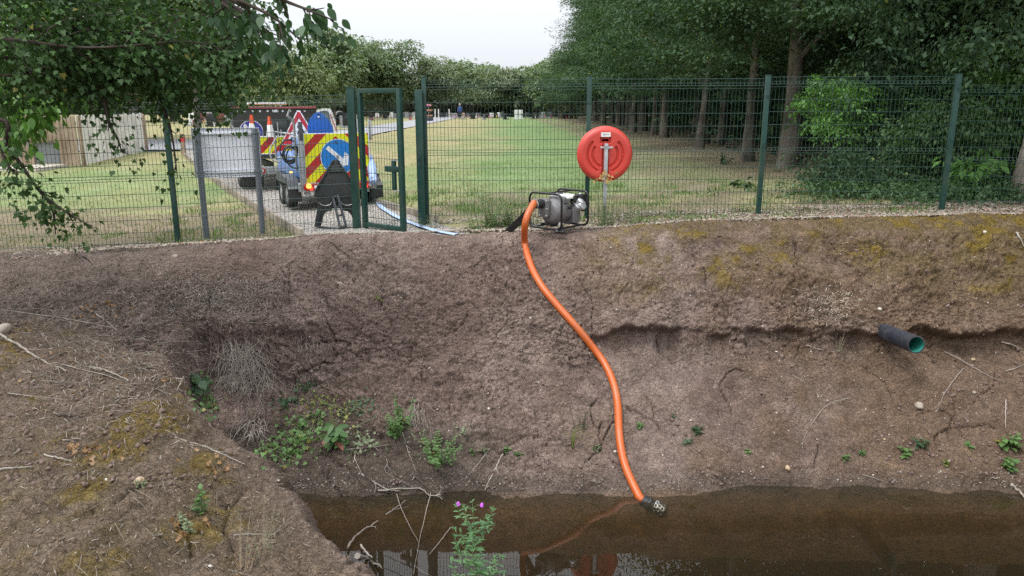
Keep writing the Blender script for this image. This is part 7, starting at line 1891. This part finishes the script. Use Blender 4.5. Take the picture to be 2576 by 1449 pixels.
for a in ((10, 834, .075, M_ST, 'large pale rounded stone at the left edge of the mound'), (352, 1213, .030, M_STB, 'buff stone beside the small grey weed on the mound'), (1981, 1178, .026, M_STB, 'buff pebble low on the bank right of the hose'), (1919, 1175, .018, M_ST, 'smaller pebble left of the buff one'),
          (2448, 906, .026, M_STB, 'buff stone under and right of the drain pipe'), (1547, 1136, .016, M_STW, 'white chip touching the left side of the hose'), (2476, 584, .026, M_STW, 'white stone on the mossy crest at the upper right'), (2211, 778, .028, M_STW, 'white stone on the bank up left of the drain pipe'),
          (2450, 1018 - 30, .02, M_ST, 'small stone right of the pipe, below the buff one'), (1231, 1028, .014, M_STW, 'white pebble on the bare bank above the leaning stick'), (1100, 1030, .012, M_ST, 'tiny pale stone above the mint clump'), (1335, 800, .014, M_STW, 'white pebble just left of the hose halfway up'),
          (440, 645, .04, M_ST, 'pale flat stone below the left fence post'), (855, 712, .035, M_ST, 'pale stone high on the bank below the gate'), (268, 1207, .012, M_STW, 'white pebble on the mossy mound, above the dead leaves'), (530, 1425, .013, M_STW, 'white pebble at the bottom edge of the mound'),
          (2310, 1022, .05, M_ST, 'pale flat stone set in the bank below the drain pipe'), (1868, 1188, .014, M_ST, 'grey pebble near the shore right of the hose'), (2224, 1106, .014, M_STB, 'buff pebble left of the bright green seedling'), (1737, 1058, .012, M_STW, 'white pebble above the bushy dark seedling')):
    stone(*a)

# ---- sticks
M_STK = bark_mat('stick_grey', (.15, .125, .105), (.36, .315, .27), 20); M_STKD = bark_mat('stick_dark', (.045, .035, .03), (.13, .10, .08), 20); M_STKP = bark_mat('stick_pale', (.21, .185, .155), (.42, .375, .325), 20)
SKG = 'sticks lying about the banks'
def stick(pix, r, mat, lab, water=False, lift=.010, forks=0):
    pts = []
    for (px, py) in pix:
        p, nn = hit(px, py)
        if p is None or p.z < ZW: p = at_z(px, py, ZW + .006); nn = Vector((0, 0, 1))
        pts.append(p + nn * (r + lift))
    if len(pts) == 2: pts = [pts[0], pts[0].lerp(pts[1], .5) + Vector((0, 0, .012)), pts[1]]
    sp = smooth_path(pts, 6); o_ = sp[0].copy(); rs_ = np.random.default_rng(int(sum(q[0] for q in pix)))
    sp = [q + Vector(rs_.normal(0, r * .35, 3)) for q in sp]
    t = MB(); t.tube([q - o_ for q in sp], r, 7, rs=list(np.linspace(r, r * .45, len(sp))))
    for k in range(forks):
        i = int(rs_.integers(2, len(sp) - 1)); d = (sp[i] - sp[i - 1]).normalized(); sd = Vector(rs_.normal(0, 1, 3)); sd.z = abs(sd.z) * .4; sd.normalize(); l_ = .06 + .14 * rs_.random()
        t.tube([sp[i] - o_, sp[i] - o_ + (d + sd * .7) * l_ * .5, sp[i] - o_ + (d + sd * .9) * l_ + Vector((0, 0, -.01))], r, 5, rs=[r * .5, r * .35, r * .15])
    o = t.build('stick', mat, None, smooth=60); o.location = o_
    return tag(o, lab, 'stick', SKG)
for a in (
 ([(0, 845), (60, 885), (110, 915), (165, 938)], .013, M_STK, 'longest thick grey branch at the left edge, below the big stone', 2), ([(5, 780), (150, 800), (300, 830)], .005, M_STK, 'long thin twig across the upper left slope', 3),
 ([(196, 771), (250, 795), (300, 834)], .009, M_STK, 'grey stick crossing the end of the long thin twig', 2), ([(92, 762), (130, 795), (173, 837)], .006, M_STKD, 'dark twig slanting left of the grey stick', 1), ([(225, 928), (270, 940), (324, 962)], .011, M_STK, 'thick broken stick in the middle of the left slope', 0),
 ([(100, 905), (260, 945), (428, 993)], .005, M_STKP, 'long straight pale twig pointing at the gully', 2), ([(434, 1103), (520, 1130), (612, 1170)], .007, M_STKP, 'pale stick near the edge of the mound above the water', 2), ([(145, 1048), (175, 1050), (208, 1054)], .009, M_STKD, 'short black stick on the mound', 0),
 ([(115, 1149), (145, 1154), (179, 1161)], .007, M_STKP, 'short bleached stick on the mossy mound', 0), ([(370, 860), (405, 900), (439, 947)], .005, M_STKD, 'dark twig dropping into the gully', 2), ([(474, 883), (485, 900), (497, 918)], .008, M_STKP, 'short pale stick stuck in the gully side', 0),
 ([(0, 1184), (40, 1180), (81, 1176)], .007, M_STKP, 'pale stick at the left edge of the mound', 0), ([(589, 1352), (630, 1350), (670, 1349)], .005, M_STKP, 'thin pale stick lying level near the dry stalks', 0), ([(676, 1352), (700, 1335), (730, 1315)], .005, M_STK, 'thin stick slanting up right of the dry stalks', 1),
 ([(624, 779), (690, 815), (797, 866)], .007, M_STKD, 'long dark twig above the root curtain', 2), ([(139, 629), (185, 640), (231, 664)], .012, M_STKD, 'dark root on the crest at the far left', 0), ([(290, 690), (300, 670), (310, 650)], .006, M_STKD, 'dark twigs standing up on the upper left slope', 4),
 ([(912, 1196), (972, 1232), (1010, 1240)], .009, M_STK, 'grey stick running down to the left end of the shore', 1), ([(952, 1234), (1048, 1230), (1080, 1250), (1108, 1250)], .009, M_STKP, 'bleached crooked stick lying along the shore line', 2), ([(1032, 1190), (1075, 1225), (1116, 1256)], .006, M_STKD, 'dark stick sliding into the water beside the bleached one', 1),
 ([(1012, 1090), (1030, 1140), (1048, 1190)], .004, M_STK, 'thin twig below the dry root tuft', 3), ([(1264, 1146), (1254, 1172), (1222, 1234)], .010, M_STK, 'thick grey stick leaning on the bank above the shore', 1), ([(1232, 1130), (1205, 1165), (1176, 1196)], .005, M_STK, 'thin stick left of the thick leaning one', 1),
 ([(940, 1126), (976, 1158), (972, 1190), (1028, 1220)], .004, M_STK, 'winding root right of the dock leaves', 1), ([(900, 1118), (893, 1142), (888, 1166)], .006, M_STKP, 'short pale forked twig right of the dock', 2), ([(870, 1130), (930, 1128), (985, 1118)], .006, M_STK, 'root running level right from the dock', 0),
 ([(874, 1384), (900, 1350), (950, 1316)], .011, M_STK, 'thick grey stick rising from the water beside the mound', 1), ([(972, 1298), (1000, 1278), (1022, 1262)], .007, M_STK, 'short stick floating on the dark water', 1), ([(998, 1246), (1015, 1295), (1052, 1366)], .004, M_STK, 'thin twig crossing the dark water to the right', 0),
 ([(1084, 1242), (1068, 1306), (1052, 1380), (1040, 1449)], .004, M_STK, 'long thin twig over the water down to the bottom edge', 1), ([(1134, 1330), (1105, 1368), (1080, 1398)], .004, M_STK, 'thin twig in the water left of the willowherb', 0), ([(884, 1408), (920, 1412), (958, 1432)], .020, M_STKP, 'thick pale broken branch end at the corner of the mound', 2),
 ([(908, 1376), (920, 1392), (936, 1408)], .010, M_STKP, 'pale stub above the thick broken branch end', 0), ([(2133, 1004), (2074, 1026), (2025, 1100), (2018, 1144)], .005, M_STK, 'long bent twig on the washed bank right of the hose', 0), ([(2423, 929), (2379, 982), (2351, 1041)], .005, M_STK, 'thin twig slanting below the drain pipe', 1),
 ([(2376, 883), (2416, 908), (2479, 945), (2528, 964)], .006, M_STK, 'root trailing right from the drain pipe', 1), ([(2528, 1007), (2529, 1040), (2528, 1079)], .006, M_STKP, 'upright pale stick near the right edge', 0), ([(2519, 861), (2548, 866), (2576, 880)], .010, M_STK, 'grey stick at the right edge level with the pipe', 0),
 ([(2531, 936), (2555, 928), (2580, 918)], .007, M_STKP, 'bleached stick at the right edge below the pipe', 1), ([(2541, 1219), (2560, 1238), (2580, 1258)], .014, M_STK, 'thick stick at the right end of the shore', 1), ([(1794, 1194), (1820, 1212), (1850, 1234)], .006, M_STKD, 'dark stick touching the shore right of the hose', 1),
 ([(2168, 1194), (2200, 1205), (2233, 1216)], .004, M_STK, 'thin twig just above the shore on the right', 0), ([(2028, 870), (2060, 877), (2093, 885)], .007, M_STKP, 'pale root end sticking out under the ledge', 0), ([(1994, 945), (2010, 955), (2026, 965)], .004, M_STK, 'short twig below the ledge', 0), ([(2560, 585), (2568, 600), (2580, 625)], .012, M_STKP, 'pale stick standing at the upper right corner of the bank', 1),
 ([(20, 990), (70, 1000), (150, 1006)], .005, M_STK, 'level thin stick left on the mound, above the black one', 2), ([(330, 1060), (420, 1085), (500, 1140)], .004, M_STKP, 'thin pale stem above the pale edge stick', 2), ([(250, 845), (340, 850), (380, 846)], .006, M_STK, 'level stick in the twig heap left of the gully', 2), ([(160, 850), (230, 880), (330, 905)], .005, M_STKD, 'dark twig in the heap left of the gully', 3)):
    stick(*a[:4], forks=a[4])
# small twigs heaped on the left slope
mb = MB(); rg2 = np.random.default_rng(300)
for k in range(150):
    px, py = rg2.normal(270, 140), rg2.normal(880, 75); p, nn = hit(px, py)
    if p is None or px < 0: continue
    d = Vector((rg2.normal(0, 1), rg2.normal(0, .5), 0)); d.normalize(); d = (d - nn * d.dot(nn)); l_ = .05 + .16 * rg2.random()
    a_ = p + nn * (.012 + .03 * rg2.random()); mb.tube([a_ - d * l_, a_ + nn * .012 + Vector(rg2.normal(0, .01, 3)), a_ + d * l_], .0022 + .002 * rg2.random(), 4, caps=False)
for k in range(110):
    px, py = rg2.uniform(0, 800), rg2.uniform(1000, 1449); p, nn = hit(px, py)
    if p is None or p.y > 6.3: continue
    d = Vector((rg2.normal(0, 1), rg2.normal(0, .7), 0)); d.normalize(); d = (d - nn * d.dot(nn)); l_ = .03 + .07 * rg2.random()
    a_ = p + nn * .012; mb.tube([a_ - d * l_, a_ + nn * .008, a_ + d * l_], .0016, 4, caps=False)
tag(mb.build('twig_heap', bark_mat('twig_brown', (.12, .098, .08), (.30, .26, .215), 20), None, smooth=None), kind='stuff')
# dead leaves
def dead_leaves(name, n, f):
    P, N = scatter_px(n, f); D = rand_dirs(rg, len(P)); v, fc = leaf_shapes(LOBE, P + N * .014, D, unit(N + rand_dirs(rg, len(P)) * .5), .036 * (.6 + .6 * rg.random(len(P))), curl=.5, cup=.5)
    return tag(np_mesh(name, v, fc, M_DEAD), kind='stuff')
dead_leaves('dead_leaves', 26, lambda: (rg.normal(470, 22), rg.normal(1335, 18))); dead_leaves('dead_leaves', 34, lambda: (rg.normal(235, 40), rg.normal(1140, 16)))
dead_leaves('dead_leaves', 26, lambda: (rg.normal(545, 40), rg.normal(1165, 25))); dead_leaves('dead_leaves', 40, lambda: (rg.normal(255, 40), rg.normal(778, 10))); dead_leaves('dead_leaves', 40, lambda: (rg.uniform(20, 560), rg.uniform(780, 1000)))
# curtain of dry roots hanging over the gully side
def root_curtain(label, top, fall, n, width, L, seed, drift=.25):
    rg = np.random.default_rng(seed); o, nn0 = hit(*top); r = empty('dry_roots', o, 0, label, 'roots'); mb = MB()
    for k in range(n):
        t = rg.random(); px = top[0] + rg.normal(0, width) + drift * fall * t * .5; py = top[1] + fall * t * .55 + rg.normal(0, 14); p, nn = hit(px, py)
        if p is None: continue
        q = p + Vector((0, -.02 - .05 * rg.random(), 0)); pts = [q]; d = Vector((rg.normal(drift * .6, .45), rg.normal(-.12, .2), -1)).normalized(); l_ = L * (.35 + .8 * rg.random())
        for s in range(5):
            d = (d + Vector(rg.normal(0, .30, 3)) + Vector((0, .05, -.15))).normalized(); pts.append(pts[-1] + d * l_ / 5)
            z = float(H(pts[-1].x, pts[-1].y)); 
            if pts[-1].z < z + .02: pts[-1].y -= .03; pts[-1].z = max(pts[-1].z, float(H(pts[-1].x, pts[-1].y)) + .02)
        mb.tube([a - o for a in pts], 0, 4, rs=list(np.linspace(.0035, .0012, 6) * (.6 + .7 * rg.random())), caps=False)
    b = mb.build('root_strands', M_STK, r, smooth=60); b['kind'] = 'stuff'
    return r
root_curtain('pale curtain of dry roots hanging over the gully on the left', (605, 858), 190, 420, 30, .36, 1)
root_curtain('small tuft of dry roots between the nettles and the mint', (1045, 1020), 60, 60, 12, .20, 2, .35)
root_curtain('sparse row of hanging root ends right of the root curtain', (770, 862), 20, 60, 40, .10, 3, .0)
root_curtain('dark dry stems hanging at the mouth of the gully', (640, 1050), 50, 60, 18, .25, 4, .1)
